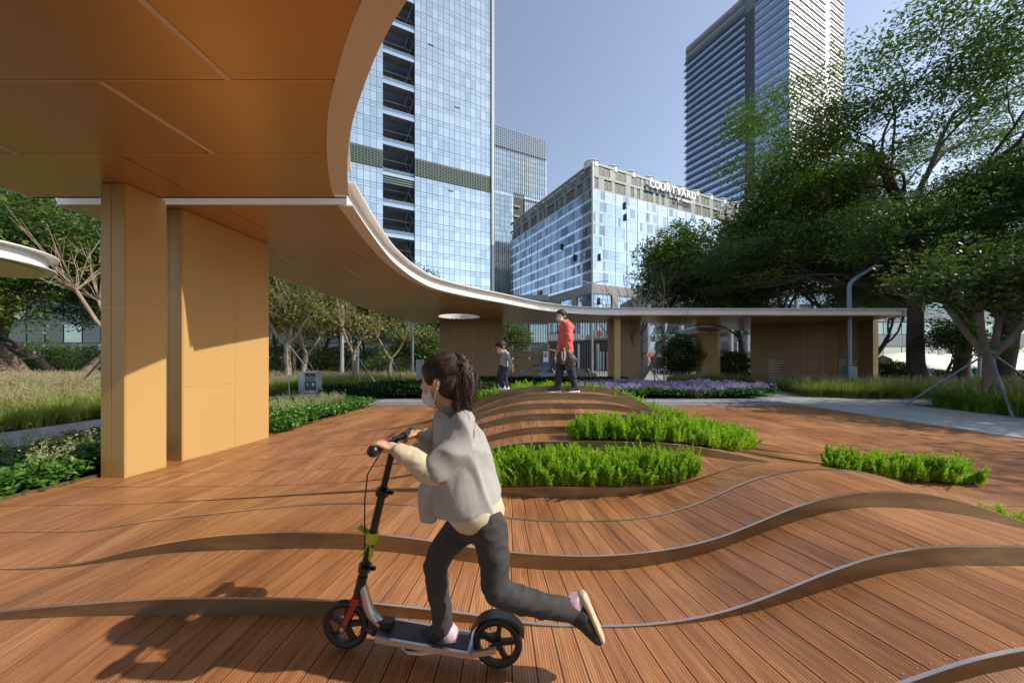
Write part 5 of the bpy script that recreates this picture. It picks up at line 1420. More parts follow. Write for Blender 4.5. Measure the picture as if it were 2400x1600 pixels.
pole('silver pole behind the right trees, between the two trunks', 2296, 38, 790, .10, 'galv', group=None)
pole('slim white pole behind the bush between pier and curved wall', 1728, 70, 800, .06, 'white', group=None)
# control cabinet
c0 = P(975,897,34); cb = root('control_cabinet', (c0.x, c0.y, 0), 'tall grey ribbed control cabinet between the grass and the back wall', 'cabinet')
a = Acc(); a.box(c0.x, c0.x+.30, c0.y, c0.y+.3, 0, 1.36); a.obj('body', M['grey'], cb)
for i in range(3): a = Acc(); a.box(c0.x+.02+i*.095, c0.x+.09+i*.095, c0.y-.02, c0.y, .05, 1.32); a.obj('rib', M['galv'], cb)
# railing along the road
for (x0, x1, lab) in ((-44, -30, 'leftmost stretch of white road railing behind the fig trees'), (-29.9, -20, 'white road railing behind the golden piers'), (-19.9, -5, 'white road railing behind the pollarded trees')):
    z = -1.05; Y = 60*K; fe = root('railing', ((x0+x1)/2, Y, z), lab, 'railing', 'white railings along the road')
    n = int((x1-x0)/.20); a = Acc(); a.box(-.012, .012, -.012, .012, .08, .95); bm_ = a.mesh('baluster'); bm_.shade_flat(); bm_.materials.append(M['white'])
    for i in range(n):
        o = bpy.data.objects.new('baluster', bm_); COL.objects.link(o); o.location = (x0+(i+.5)*(x1-x0)/n, Y, z); setparent(o, fe)
    for zz in (.10, .88): a = Acc(); a.box(x0, x1, Y-.02, Y+.02, z+zz, z+zz+.045); a.obj('rail', M['white'], fe)
    for i in range(int((x1-x0)/2.4)+1): a = Acc(); xx = x0+i*2.4; a.box(xx-.03, xx+.03, Y-.03, Y+.03, z, z+1.02); a.obj('post', M['white'], fe)
# cars
def car(label, px, Yd, rotdeg, col, trim=None, taxi=False, z=-1.04, L=4.5, group='cars on the road'):
    x = GX(px, Yd); rt = root('car', (x, Yd*K, z), label, 'car', group)
    c, s = math.cos(R(rotdeg)), math.sin(R(rotdeg)); T = lambda v: (x+v[0]*c-v[1]*s, Yd*K+v[0]*s+v[1]*c, z+v[2])
    prof = [(-2.25,.35),(-2.27,.62),(-2.18,.86),(-1.55,.95),(1.05,.95),(1.95,.80),(2.22,.62),(2.25,.35)]
    def loft(pr, widths, zoff=0):
        a = Acc(); rr = []
        for (lx, lz), w in zip(pr, widths): rr.append([T((lx, -w, .28)), T((lx, -w*1.0, lz*.8)), T((lx, -w*.93, lz)), T((lx, w*.93, lz)), T((lx, w, lz*.8)), T((lx, w, .28))])
        a.rings(rr); return a
    body_ = loft(prof, [.80,.86,.88,.88,.88,.86,.80,.74]); paint = pm('car_paint', col, .25, .3, .03); body_.obj('body', paint, rt, angle=35)
    cab = [(-1.75,.94),(-1.15,1.38),(-.2,1.46),(.45,1.40),(1.15,.95)]; rr = []
    for (lx, lz) in cab:
        w = .80-(lz-.9)*.32; rr.append([T((lx, -w, .93)), T((lx, -w+.04, lz)), T((lx, w-.04, lz)), T((lx, w, .93))])
    a = Acc(); a.rings(rr); a.obj('windows', pm('car_glass', (.02,.03,.04), .08, .3, .02), rt, angle=30)
    a = Acc(); a.rings([[T((lx, -w, lz)), T((lx, -w, lz+.035)), T((lx, w, lz+.035)), T((lx, w, lz))] for lx, lz, w in ((-1.2,1.375,.60),(-.2,1.465,.62),(.45,1.40,.60))]); a.obj('roof', paint, rt, angle=40)
    for lx in (-.35, -1.45, .95):
        a = Acc(); a.tube([T((lx, -.80, .94)), T((lx*.75-.05, -.66, 1.42))], .03, 4); a.tube([T((lx, .80, .94)), T((lx*.75-.05, .66, 1.42))], .03, 4); a.obj('window_pillar', paint, rt)
    for lx in (-1.38, 1.38):
        for sy in (-1, 1):
            a = Acc(); ang = np.linspace(0, 2*math.pi, 20, endpoint=False)
            a.rings([[T((lx+math.cos(t)*r_, sy*y_, .32+math.sin(t)*r_)) for t in ang] for y_, r_ in ((.70,.31),(.90,.32),(.90,.2))]); wh = a.obj('wheel', M['black'], rt)
            a = Acc(); a.rings([[T((lx+math.cos(t)*.19, sy*y_, .32+math.sin(t)*.19)) for t in ang] for y_ in (.90,.915)]); a.obj('rim', M['galv'], wh)
    for sy in (-1, 1):
        a = Acc(); a.ball(T((2.16, sy*.62, .66)), (.09,.14,.07), None, 8); a.obj('headlight', M['white'], rt)
        a = Acc(); a.ball(T((-2.2, sy*.66, .74)), (.05,.13,.07), None, 8); a.obj('tail_light', pm('tail_red', (.4,.02,.02), .3), rt)
    if taxi:
        a = Acc(); a.quadbox(T((-.35,-.16,1.50)), (.18*c,.18*s,0), (-.32*s,.32*c,0), (0,0,.12)); a.obj('roof_sign', M['white'], rt)
    return rt
car('pale blue taxi with a roof sign on the road behind the rightmost pollarded tree', 926, 84, 180, (.20,.42,.72), taxi=True)
car('dark blue car parked behind the bar screen, left of the young woman', 1268, 82, 200, (.06,.09,.16))
car('dark grey car parked behind the bar screen, right of the young woman', 1352, 84, 195, (.05,.055,.06))
car('white car between the lettered pier and the curved wall', 1738, 62, 185, (.7,.7,.7))
# bollards
for i, px in enumerate((1285, 1304, 1324)):
    t = P(px, 875, 62); rt = root('bollard', (t.x, t.y, -1.05), ('leftmost', 'middle', 'rightmost')[i]+' of three orange bollards seen through the bar screen', 'bollard', 'orange bollards by the road')
    a = Acc(); beam(a, [(t.x, t.y, -1.05), (t.x, t.y, t.z)], .06, 10); a.obj('post', pm('bollard_orange', (.8,.30,.02), .5), rt); a = Acc(); beam(a, [(t.x, t.y, t.z-.2), (t.x, t.y, t.z-.12)], .063, 10); a.obj('band', M['white'], rt)
for i, px in enumerate((1534, 1556)):
    t = P(px, 873, 58); rt = root('bollard', (t.x, t.y, -1.0), ('left', 'right')[i]+' of two orange bollards beyond the staked bare tree', 'bollard', 'orange bollards by the road')
    a = Acc(); beam(a, [(t.x, t.y, -1.0), (t.x, t.y, t.z)], .06, 10); a.obj('post', pm('bollard_orange', (.8,.30,.02), .5), rt); a = Acc(); beam(a, [(t.x, t.y, t.z-.2), (t.x, t.y, t.z-.12)], .063, 10); a.obj('band', M['white'], rt)
# bicycles
def bicycle_parts(rt, T, frame_mat):
    for lx in (-.52, .52):
        a = Acc(); ang = np.linspace(0, 2*math.pi, 19); a.tube([T((lx+math.cos(t)*.31, 0, .33+math.sin(t)*.31)) for t in ang], .02, 5, False)
        for k in range(4): t = k*math.pi/4; a.tube([T((lx+math.cos(t)*.3, 0, .33+math.sin(t)*.3)), T((lx-math.cos(t)*.3, 0, .33-math.sin(t)*.3))], .004, 3)
        a.obj('wheel', M['black'], rt)
    a = Acc()
    for u, v in (((-.52,0,.33),(-.08,0,.30)),((-.52,0,.33),(-.18,0,.74)),((-.08,0,.30),(-.20,0,.82)),((-.08,0,.30),(.38,0,.80)),((.38,0,.92),(.52,0,.33)),((-.15,0,.62),(.38,0,.80))): a.tube([T(u), T(v)], .028, 5)
    a.obj('frame', frame_mat, rt)
    a = Acc(); a.tube([T((.33,-.27,1.0)), T((.40,0,.94)), T((.33,.27,1.0))], .018, 5); a.obj('handlebar', M['black'], rt)
    a = Acc(); a.ball(T((-.22,0,.86)), (.13,.08,.04), None, 8); a.obj('saddle', M['black'], rt)
    a = Acc(); a.box(*[v for v in (0,0,0,0,0,0)]) if False else a.quadbox(T((.46,-.13,.72)), (.22,0,0), (0,.26,0), (0,0,.18)); a.obj('basket', M['dark'], rt)
teal = pm('teal_frame', (.02,.38,.34), .4, .1, .05)
def bike_row(px0, px1, Yd, n, where, group, mat=teal, z=None, rot=70):
    z = ground_z(Yd) if z is None else z
    for i in range(n):
        px = px0+(px1-px0)*(i+.5)/n; x = GX(px, Yd); y = Yd*K; rd = R(rot+rng.uniform(-8, 8)); c, s = math.cos(rd), math.sin(rd)
        ord_ = ['first','second','third','fourth','fifth','sixth','seventh','eighth','ninth','tenth','eleventh','twelfth'][i]
        rt = root('bicycle', (x, y, z), f'teal rental bicycle, {ord_} from the left {where}', 'bicycle', group)
        bicycle_parts(rt, lambda v: (x+v[0]*c-v[1]*s, y+v[0]*s+v[1]*c, z+v[2]), mat)
bike_row(2090, 2110, 40, 2, 'between curved wall and leaning trunk', 'rental bicycles on the right', z=-.03)
bike_row(2140, 2182, 41, 5, 'right of the thick leaning trunk', 'rental bicycles on the right', z=-.03)
bike_row(2262, 2300, 41, 3, 'in the row behind the large staked tree', 'rental bicycles on the right', z=-.03)
bike_row(188, 243, 64, 9, 'behind the white railing at the left', 'rental bicycles on the left')
bike_row(70, 105, 64, 4, 'behind the railing among the fig trunks', 'rental bicycles on the left')
def bike_dark(px0, px1, Yd, n, where, group):
    k0 = pm('scooter_dark', (.05,.05,.06), .4, .1, .1)
    for i in range(n):
        px = px0+(px1-px0)*(i+.5)/n; x = GX(px, Yd); y = Yd*K; z = -1.04; rt = root('motor_scooter', (x, y, z), where % ['first','second','third','fourth','fifth','sixth','seventh','eighth','ninth'][i], 'motor scooter', group)
        T = lambda v: (x+v[1], y+v[0], z+v[2])
        for lx in (-.5,.55): a = Acc(); ang = np.linspace(0, 2*math.pi, 15); a.tube([T((lx+math.cos(t)*.2, 0, .24+math.sin(t)*.2)) for t in ang], .06, 6, False); a.obj('wheel', M['black'], rt)
        a = Acc(); a.ball(T((-.35,0,.62)), (.16,.38,.16)[::1], None, 8); a.tube([T((-.5,0,.3)), T((.1,0,.34)), T((.42,0,.9)), T((.5,0,.35))], .10, 6); a.obj('body', k0, rt)
        a = Acc(); a.tube([T((.38,-.3,1.0)), T((.38,.3,1.0))], .025, 5); a.obj('handlebar', M['galv'], rt)
bike_dark(1530, 1585, 118, 9, 'dark motor scooter, %s from the left in the row beyond the bare tree', 'motor scooters parked across the road')
bike_dark(745, 840, 100, 9, 'dark motor scooter, %s from the left in the row behind the pollarded trees', 'motor scooters behind the left trees')
# signs
def post_sign(label, px0, px1, py0, py1, Yd, mat, name='road_sign'):
    p_ = P(px0, py1, Yd); q_ = P(px1, py0, Yd); z = ground_z(Yd); rt = root(name, ((p_.x+q_.x)/2, p_.y, z), label, 'sign')
    a = Acc(); a.box(p_.x, q_.x, p_.y, p_.y+.04, p_.z, q_.z); a.obj('board', mat, rt)
    a = Acc(); beam(a, [((p_.x+q_.x)/2, p_.y+.08, z), ((p_.x+q_.x)/2, p_.y+.08, q_.z)], .04, 8); a.obj('post', M['galv'], rt); return rt, p_, q_
BLUE = pm('sign_blue', (.01,.10,.55), .4, 0, .03)
rt, p_, q_ = post_sign('blue square pedestrian crossing sign with a white triangle', 1733, 1744, 832, 845.5, 60, BLUE)
cx = (p_.x+q_.x)/2; cz = (p_.z+q_.z)/2; y_ = p_.y-.01; a = Acc(); a.add([(cx-.15,y_,cz-.16),(cx+.15,y_,cz-.16),(cx,y_,cz+.19)], [[0,1,2]]); a.obj('triangle', M['white'], rt)
a = Acc(); y2 = y_-.006; beam(a, [(cx-.02,y2,cz+.05),(cx,y2,cz-.03),(cx-.05,y2,cz-.12)], .014, 5); beam(a, [(cx,y2,cz-.03),(cx+.05,y2,cz-.12)], .014, 5); a.ball((cx-.02,y2,cz+.08), (.02,.01,.02), None, 6); a.obj('walking_figure', M['black'], rt)
rt, p_, q_ = post_sign('white road sign board with blue and red round symbols behind the bar screen', 1273, 1284, 824, 848, 86, M['white'])
for i in range(2):
    for j in range(2):
        cx = p_.x+(q_.x-p_.x)*(.28+.44*i); cz = q_.z-(q_.z-p_.z)*(.18+.25*j); a = Acc(); ang = np.linspace(0, 2*math.pi, 14, endpoint=False)
        a.rings([[(cx+math.cos(t)*.12, p_.y-.01-k*.01, cz+math.sin(t)*.12) for t in ang] for k in (0,1)]); a.obj('symbol', BLUE if (i, j) != (0, 0) else pm('sym_red', (.55,.05,.08), .5), rt)
rt, p_, q_ = post_sign('blue notice board low behind the bar screen', 1268, 1290, 848, 862, 88, pm('notice_blue', (.02,.06,.22), .5), 'notice_board')
# white tensile covered walkway
tw = root('covered_walkway', (30, 27, 0), 'long white fabric covered walkway behind the right trees', 'covered walkway')
FAB = pm('white_fabric', (.72,.70,.62), .6, 0, .05)
for i in range(7):
    x0 = 28.2+i*4.3; rr = []; Yt = 52*K
    for k in range(13):
        t = k/12; sag = .34*(4*t*(1-t)); x = x0+t*4.28
        rr.append([(x, Yt-1.2+.2*4*t*(1-t), .55+.0*sag+.18*4*t*(1-t)), (x, Yt-.6, 1.5+sag*.5), (x, Yt, 1.75+sag*.6), (x, Yt+1.1, 1.1+sag*.2)])
    a = Acc(); a.rings(rr, cap=False, close=False); a.obj('fabric_bay', FAB, tw, smooth=True)
    a = Acc(); beam(a, [(x0, Yt, -1.0), (x0, Yt, 1.75)], .06, 8); beam(a, [(x0, Yt, 1.70), (x0, Yt-1.2, .55)], .04, 6); a.obj('post', M['galv'], tw)
for i in range(2):
    p_ = P(2143+i*20, 835, 80); rt = root('blue_box', (p_.x, p_.y, p_.z), ('left','right')[i]+' blue container above the white covered walkway', 'container'); a = Acc(); a.box(p_.x, p_.x+.75, p_.y, p_.y+.8, p_.z-.4, p_.z+.4)
    a.box(p_.x+.05, p_.x+.7, p_.y-.02, p_.y, p_.z-.3, p_.z+.3); a.obj('box', pm('container_blue', (.02,.16,.55), .5), rt)
# ---------------------------------------------------------------- people
def bake(acc, name, mat, parent, voxel=.008, it=4, wr=0.0, wscale=9.0, wstretch=(1,1,1), fac=.5, seed=0, ridge=0.0):
    me = acc.mesh('tmp'); o = bpy.data.objects.new('tmp', me); COL.objects.link(o)
    md = o.modifiers.new('r', 'REMESH'); md.mode = 'VOXEL'; md.voxel_size = voxel; md.use_smooth_shade = True
    if it: s_ = o.modifiers.new('s', 'SMOOTH'); s_.iterations = it; s_.factor = fac
    dg = bpy.context.evaluated_depsgraph_get(); ev = o.evaluated_get(dg); m2 = bpy.data.meshes.new_from_object(ev); bpy.data.objects.remove(o)
    if wr:
        n = len(m2.vertices); co = np.zeros(n*3); m2.vertices.foreach_get('co', co); co = co.reshape(-1,3); nn = np.zeros(n*3); m2.vertex_normals.foreach_get('vector', nn); nn = nn.reshape(-1,3)
        d = np.array([mnoise.noise(Vector((c[0]*wscale*wstretch[0]+seed, c[1]*wscale*wstretch[1], c[2]*wscale*wstretch[2]))) for c in co])
        d = d+.5*np.array([mnoise.noise(Vector((c[0]*wscale*2.3*wstretch[0]+seed+7, c[1]*wscale*2.3*wstretch[1], c[2]*wscale*2.3*wstretch[2]))) for c in co])
        if ridge:
            e = np.array([mnoise.noise(Vector(((c[0]+.45*c[2])*wscale*1.1*wstretch[0]+seed+3, c[1]*wscale, (c[2]-.35*c[0])*wscale*wstretch[2]))) for c in co])
            d = d*.5+ridge*(1-4.5*np.abs(e)).clip(-.6, 1)
        co = co+nn*(d*wr)[:,None]; m2.vertices.foreach_set('co', co.ravel())
    m2.name = name; m2.materials.clear(); m2.materials.append(mat); m2.shade_smooth()
    o = bpy.data.objects.new(name, m2); COL.objects.link(o); setparent(o, parent); return o
def loft(acc, secs, n=20):
    """sections: (centre, half-vector a, half-vector b)"""
    rr = []
    S = []
    for i in range(len(secs)-1):
        for k in range(4):
            t = k/4; c0, a0, b0 = [Vector(v) for v in secs[i]]; c1, a1, b1 = [Vector(v) for v in secs[i+1]]
            tt = t; S.append((c0.lerp(c1, tt), a0.lerp(a1, tt), b0.lerp(b1, tt)))
    S.append(tuple(Vector(v) for v in secs[-1]))
    for c, a_, b_ in S: rr.append([tuple(c+a_*math.cos(2*math.pi*k/n)+b_*math.sin(2*math.pi*k/n)) for k in range(n)])
    acc.rings(rr)
SKIN = pm('skin', (.58,.34,.22), .5, 0, .06, 12, .08, 300, spec=.35)
HAIR = pm('black_hair', (.016,.012,.010), .55, 0, .4, 60, .8, 160, (1,1,.12), spec=.3); HAIR2 = pm('dark_brown_hair', (.040,.024,.018), .58, 0, .45, 60, .9, 160, (1,1,.12), spec=.3)
MASK = pm('white_mask', (.62,.60,.60), .7, 0, .04, 20, .15, 120)
EYEW = pm('eye_white', (.75,.73,.70), .3); EYED = pm('eye_dark', (.02,.015,.01), .2); LIP = pm('lips', (.42,.17,.14), .5)
def basis(yaw, pitch, roll=0):
    """columns forward, left, up; yaw measured from +X"""
    f = Vector((math.cos(yaw)*math.cos(pitch), math.sin(yaw)*math.cos(pitch), math.sin(pitch))); l = Vector((0,0,1)).cross(f).normalized(); u = f.cross(l)
    if roll: q = Matrix.Rotation(roll, 3, f); l = q @ l; u = q @ u
    return Matrix((f, l, u)).transposed()
def head(rt, c, H, B, hairmat, skinacc, voxel, style):
    c = Vector(c); L_ = lambda x, y, z: c+B @ (Vector((x,y,z))*H); Bn = np.array(B)
    el = lambda acc, p, r: acc.ball(L_(*p), np.array(r)*H, Bn, 16)
    A = skinacc
    el(A, (-.04,0,.10), (.44,.365,.40)); el(A, (.12,0,-.20), (.27,.255,.28)); el(A, (.20,0,-.02), (.24,.28,.24)); el(A, (.25,0,-.33), (.13,.12,.13))
    el(A, (.20,.15,-.10), (.17,.13,.14)); el(A, (.20,-.15,-.10), (.17,.13,.14))
    A.limb([L_(.36,0,.06), L_(.45,0,-.10), L_(.40,0,-.13)], [.035*H, .055*H, .05*H], 8)
    for s in (-1, 1): el(A, (-.02,.35*s,-.05), (.07,.035,.11)); el(A, (-.05,.375*s,-.02), (.07,.025,.09))
    for s in (-1, 1):
        a = Acc(); a.ball(L_(.355,.14*s,.0), (.055*H,)*3, Bn, 12); e = a.obj('eye', EYEW, rt, smooth=True)
        a = Acc(); a.ball(L_(.395,.142*s,.0), (.026*H,)*3, Bn, 10); a.obj('iris', EYED, e, smooth=True)
        a = Acc(); a.limb([L_(.385,.07*s,.10), L_(.40,.14*s,.125), L_(.36,.21*s,.10)], [.012*H,.016*H,.01*H], 6); a.obj('eyebrow', hairmat, rt, smooth=True)
    a = Acc(); a.limb([L_(.375,-.09,-.235), L_(.405,0,-.23), L_(.375,.09,-.235)], [.012*H,.022*H,.012*H], 8); a.obj('mouth', LIP, rt, smooth=True)
    h = Acc(); el(h, (-.09,0,.155), (.435,.405,.405)); el(h, (-.20,0,-.06), (.30,.375,.34)); el(h, (.10,0,.28), (.28,.33,.22))
    for s in (-1, 1): el(h, (.06,.31*s,.14), (.16,.09,.20))
    if style == 'boy':
        el(h, (-.02,0,.32), (.40,.38,.22)); el(h, (.2,0,.30), (.2,.28,.13))
    return L_, el, h
def mask(rt, L_, H, B, strap=True, m=MASK):
    a = Acc(); n = 12; rr = []
    for i in range(7):
        t = i/6; z = -.02-.40*t; rad = .36-.05*abs(t-.35)*2; fx = .10+.34*math.sin(math.pi*(.22+.6*t)); row = []
        for k in range(n+1):
            ph = (k/n-.5)*math.pi*.92; row.append(tuple(L_(.09+(fx)*math.cos(ph)*.93, (.30-.05*t)*math.sin(ph), z+.02*math.cos(ph*2)*(t-.5))))
        rr.append(row)
    V = np.array(rr).reshape(-1,3); F = [[i*(n+1)+j, i*(n+1)+j+1, (i+1)*(n+1)+j+1, (i+1)*(n+1)+j] for i in range(6) for j in range(n)]; a.add(V, F)
    o = a.obj('face_mask', m, rt, smooth=True); md = o.modifiers.new('t', 'SOLIDIFY'); md.thickness = .002; md.offset = 1
    for q in (3, 4, 5):
        a = Acc(); a.tube([Vector(p_)+(B @ Vector((.0018,0,0))) for p_ in rr[q-1][1:-1]], .0011*H/.2, 5, False); a.obj('pleat', m, o, smooth=True)
    for s in (-1, 1):
        a = Acc(); a.tube([L_(.14,.30*s,-.06), L_(.0,.365*s,.01), L_(-.06,.40*s,.02)], .0022*H/.2, 6); a.tube([L_(.14,.28*s,-.36), L_(.02,.345*s,-.20), L_(-.06,.39*s,-.12)], .0026*H/.2, 6); a.obj('strap', m, o)
def hand(acc, wrist, fwd, palm, s, curl=.9, thumb_side=1, grip=None):
    """palm plus four curled fingers and a thumb; fwd = knuckle direction, palm = palm normal, s = hand length"""
    f = Vector(fwd).normalized(); p = Vector(palm); p = (p-f*p.dot(f)).normalized(); w = f.cross(p)*thumb_side; wr = Vector(wrist)
    Bm = np.array(Matrix((f, w, p)).transposed()); c = wr+f*s*.27
    acc.ball(c, (s*.29, s*.22, s*.095), Bm, 14); acc.limb([wr-f*s*.12, wr+f*s*.12], [s*.155, s*.16], 10)
    for k, (off, ln) in enumerate(((.165,.44),(.055,.50),(-.055,.46),(-.16,.36))):
        q = wr+f*s*.46+w*s*off; d = (f+w*off*.25).normalized(); pts = [q-f*s*.14, q]; rad = [s*.058, s*.060]; ang = .0
        for j, seg in enumerate((.42,.32,.26)):
            ang += curl*(.75 if j == 0 else 1.0); dd = d*math.cos(ang)+p*math.sin(ang); q = q+dd*ln*seg*s; pts.append(q.copy()); rad.append(s*(.054-.006*j))
        acc.limb(pts, rad, 8)
    t0 = wr+f*s*.14+w*s*.17; dt = (f*.75+w*.7+p*.35).normalized(); t1 = t0+dt*s*.24; t2 = t1+(f*.8+w*.1+p*.6*max(.3, curl)).normalized()*s*.2
    acc.limb([wr+f*s*.05+w*s*.06, t0, t1, t2], [s*.085, s*.075, s*.066, s*.052], 8)
def shoe(rt, heel, toe, up, w, upmat, solemat, heelmat=None, voxel=.006, hgt=.075):
    heel = Vector(heel); toe = Vector(toe); f = (toe-heel); L_ = f.length; f.normalize(); up = Vector(up); up = (up-f*up.dot(f)).normalized(); l = up.cross(f)
    at = lambda x, y, z: heel+f*x*L_+l*y*w+up*z*hgt; Bm = np.array(Matrix((f, l, up)).transposed())
    a = Acc()
    loft(a, [(at(.02,0,.55), l*w*.30, up*hgt*.45), (at(.15,0,.75), l*w*.40, up*hgt*.70), (at(.34,0,.72), l*w*.42, up*hgt*.72), (at(.55,0,.52), l*w*.46, up*hgt*.50), (at(.78,0,.38), l*w*.50, up*hgt*.36), (at(.93,0,.30), l*w*.38, up*hgt*.28), (at(.99,0,.27), l*w*.16, up*hgt*.14)])
    a.ball(at(.16,0,1.05), (L_*.14, w*.36, hgt*.42), Bm, 12)
    o = bake(a, 'shoe', upmat, rt, voxel, 3)
    a = Acc(); loft(a, [(at(-.03,0,.12), l*w*.24, up*hgt*.20), (at(.06,0,.10), l*w*.42, up*hgt*.24), (at(.35,0,.08), l*w*.42, up*hgt*.20), (at(.65,0,.08), l*w*.53, up*hgt*.18), (at(.88,0,.10), l*w*.46, up*hgt*.18), (at(1.03,0,.16), l*w*.14, up*hgt*.13)])
    bake(a, 'sole', solemat, o, voxel, 2)
    if heelmat:
        a = Acc(); loft(a, [(at(-.02,0,.6), l*w*.32, up*hgt*.42), (at(.10,0,.75), l*w*.43, up*hgt*.66), (at(.22,0,.8), l*w*.43, up*hgt*.6)]); bake(a, 'heel_patch', heelmat, o, voxel, 2)
    for k in range(4):
        x = .42+k*.085; z = (1.16, 1.0, .88, .78)[k]; a = Acc(); a.tube([at(x,-.26,z*.93), at(x+.02,0,z*1.02), at(x,.26,z*.93)], hgt*.04, 5); a.obj('lace', M['white'], o)
    return o

# ===== girl on the kick scooter
def gp_(px, py, Y=2.8): return P(px, py, Y)
KN = pm('grey_knit', (.36,.36,.355), .95, 0, .07, 25, .5, 420); CREAM = pm('cream_cotton', (.52,.45,.32), .9, 0, .07, 14, .35, 260); CHAR = pm('charcoal_denim', (.038,.038,.040), .85, 0, .10, 18, .4, 350)
girl = root('person', tuple(gp_(1080,1540,2.8)), 'girl with ponytail, loose grey sweater and dark trousers, pushing off on the kick scooter', 'person')
skin = Acc()
HG = .215; hB = basis(R(163), R(-14), R(2)); hc_ = gp_(1040, 896, 2.8)
L_, el, hair = head(girl, hc_, HG, hB, HAIR2, skin, .005, 'girl')
skin.limb([L_(-.06,0,-.20), gp_(1056,955,2.8), gp_(1062,985,2.8)], [.046,.040,.046], 14)
# arms: near (left) and far (right) hands on the grips
nearW = gp_(926,1052,2.50); farW = gp_(985,1018,3.16)
skin.limb([gp_(1012,1108,2.54), gp_(965,1080,2.5), nearW], [.036,.031,.023], 12); skin.limb([gp_(1010,1045,3.06), farW], [.03,.023], 12)
barN = gp_(876,1056,2.46); barF = gp_(963,1012,3.22)
bd = (barF-barN).normalized()
hand(skin, nearW, (gp_(893,1042,2.50)-nearW)+Vector((-.02,0,.012)), (-.25,.0,-1), .135, 1.05, -1)
hand(skin, farW, (gp_(955,1016,3.18)-farW)+Vector((-.02,0,.01)), (-.25,0,-1), .135, 1.05, 1)
bake(skin, 'body', SKIN, girl, .0046, 3)
# hair cap, ponytail
bake(hair, 'hair', HAIR2, girl, .0065, 3, .0035, 30, (1,1,.3))
pt = Acc(); tie = gp_(1072,842,2.86)
pt.limb([gp_(1066,848,2.78), gp_(1076,842,2.76), gp_(1087,858,2.74), gp_(1092,890,2.72), gp_(1091,930,2.70), gp_(1086,965,2.68), gp_(1089,1004,2.66)], [.024,.027,.034,.042,.038,.027,.007], 14)
pt.limb([gp_(1085,870,2.70), gp_(1080,930,2.67), gp_(1077,980,2.65), gp_(1070,1012,2.64)], [.022,.026,.018,.003], 10)
pt.limb([gp_(1094,880,2.76), gp_(1101,935,2.74), gp_(1104,984,2.72)], [.022,.020,.003], 10)
bake(pt, 'ponytail', HAIR2, girl, .006, 2, .006, 40, (1,1,.15), seed=4)
a = Acc(); q = gp_(1066,836,2.78); a.quadbox(q-Vector((.022,.01,.006)), (.046,.004,-.004), (0,.03,0), (.002,0,.014)); a.obj('hair_clip', pm('pink_clip', (.70,.38,.36), .35), girl)
a = Acc(); a.tube([gp_(1068,838,2.77), gp_(1072,850,2.77)], [.029,.028], 14); a.obj('hair_tie', M['black'], girl, smooth=True)
mask(girl, L_, HG, hB)
def strands(name, rt, L_, tie, H, mat, n, seed, rad=.0016, radii=(.435,.405,.405), ctr=(-.09,0,.155), lift=1.02):
    r = np.random.default_rng(seed); a = Acc(); tie = Vector(tie).normalized()
    for i in range(n):
        ph = r.uniform(-math.pi, math.pi); el_ = r.uniform(-.35, .75)
        s_ = Vector((math.cos(ph)*math.cos(el_), math.sin(ph)*math.cos(el_), math.sin(el_)))
        if s_.x > .15 and s_.z < .30: s_.z = .35; s_.normalize()
        pts = []
        for k in range(8):
            t = k/7; v = s_.lerp(tie, t).normalized(); q = lift+.02*math.sin(t*3+i)*r.uniform(0, 1)
            pts.append(L_(ctr[0]+v.x*radii[0]*q, ctr[1]+v.y*radii[1]*q, ctr[2]+v.z*radii[2]*q))
        a.tube(pts, [rad*.6]+[rad]*6+[rad*.7], 4, False)
    o = a.obj(name, mat, rt, smooth=True); o['kind'] = 'stuff'; return o
strands('hair_strands', girl, L_, (-.85,.0,.52), HG, HAIR2, 420, 5)
r5 = np.random.default_rng(17); a = Acc()
for i in range(190):
    o1 = Vector(r5.normal(size=3))*.014; o2 = Vector(r5.normal(size=3))*.017; o3 = Vector((r5.normal()*.020, r5.normal()*.02, r5.normal()*.024))
    a.tube([gp_(1068,845,2.76)+o1*.4, gp_(1084,850,2.73)+o1, gp_(1092,890,2.70)+o2, gp_(1090,935,2.68)+o2*1.1, gp_(1085,970,2.66)+o3, gp_(1087,1000,2.65)+o3*1.3+Vector((0,0,r5.uniform(-.03,.01)))], [.0012,.0018,.0018,.0016,.0013,.0005], 4, False)
o = a.obj('ponytail_strands', HAIR2, girl, smooth=True); o['kind'] = 'stuff'
# sweater
sw = Acc(); X_ = Vector((1,0,0)); Yv = Vector((0,1,0))
def sec(px, py, hw, hd, Y=2.8, tilt=0.0): return (gp_(px, py, Y), Vector((hw/1600*Y, -.25*hw/1600*Y*0, -tilt)), Vector((0, hd, 0)))
loft(sw, [sec(1057,944,25,.044,2.8,.010), sec(1061,962,34,.064,2.8,.01), sec(1067,980,48,.105,2.8,.012), sec(1073,1015,59,.125), sec(1078,1060,68,.13), sec(1084,1110,77,.138), sec(1092,1155,84,.146,2.8,-.004), sec(1096,1178,82,.145,2.8,.004), sec(1088,1190,72,.135,2.8,.012)], 28)
sw.limb([gp_(1088,992,2.62), gp_(1060,1050,2.56), gp_(1022,1096,2.52)], [.050,.057,.055], 14)
sw.limb([gp_(1046,1000,3.0), gp_(1010,1040,3.08), gp_(985,1058,3.1)], [.055,.055,.045], 14)
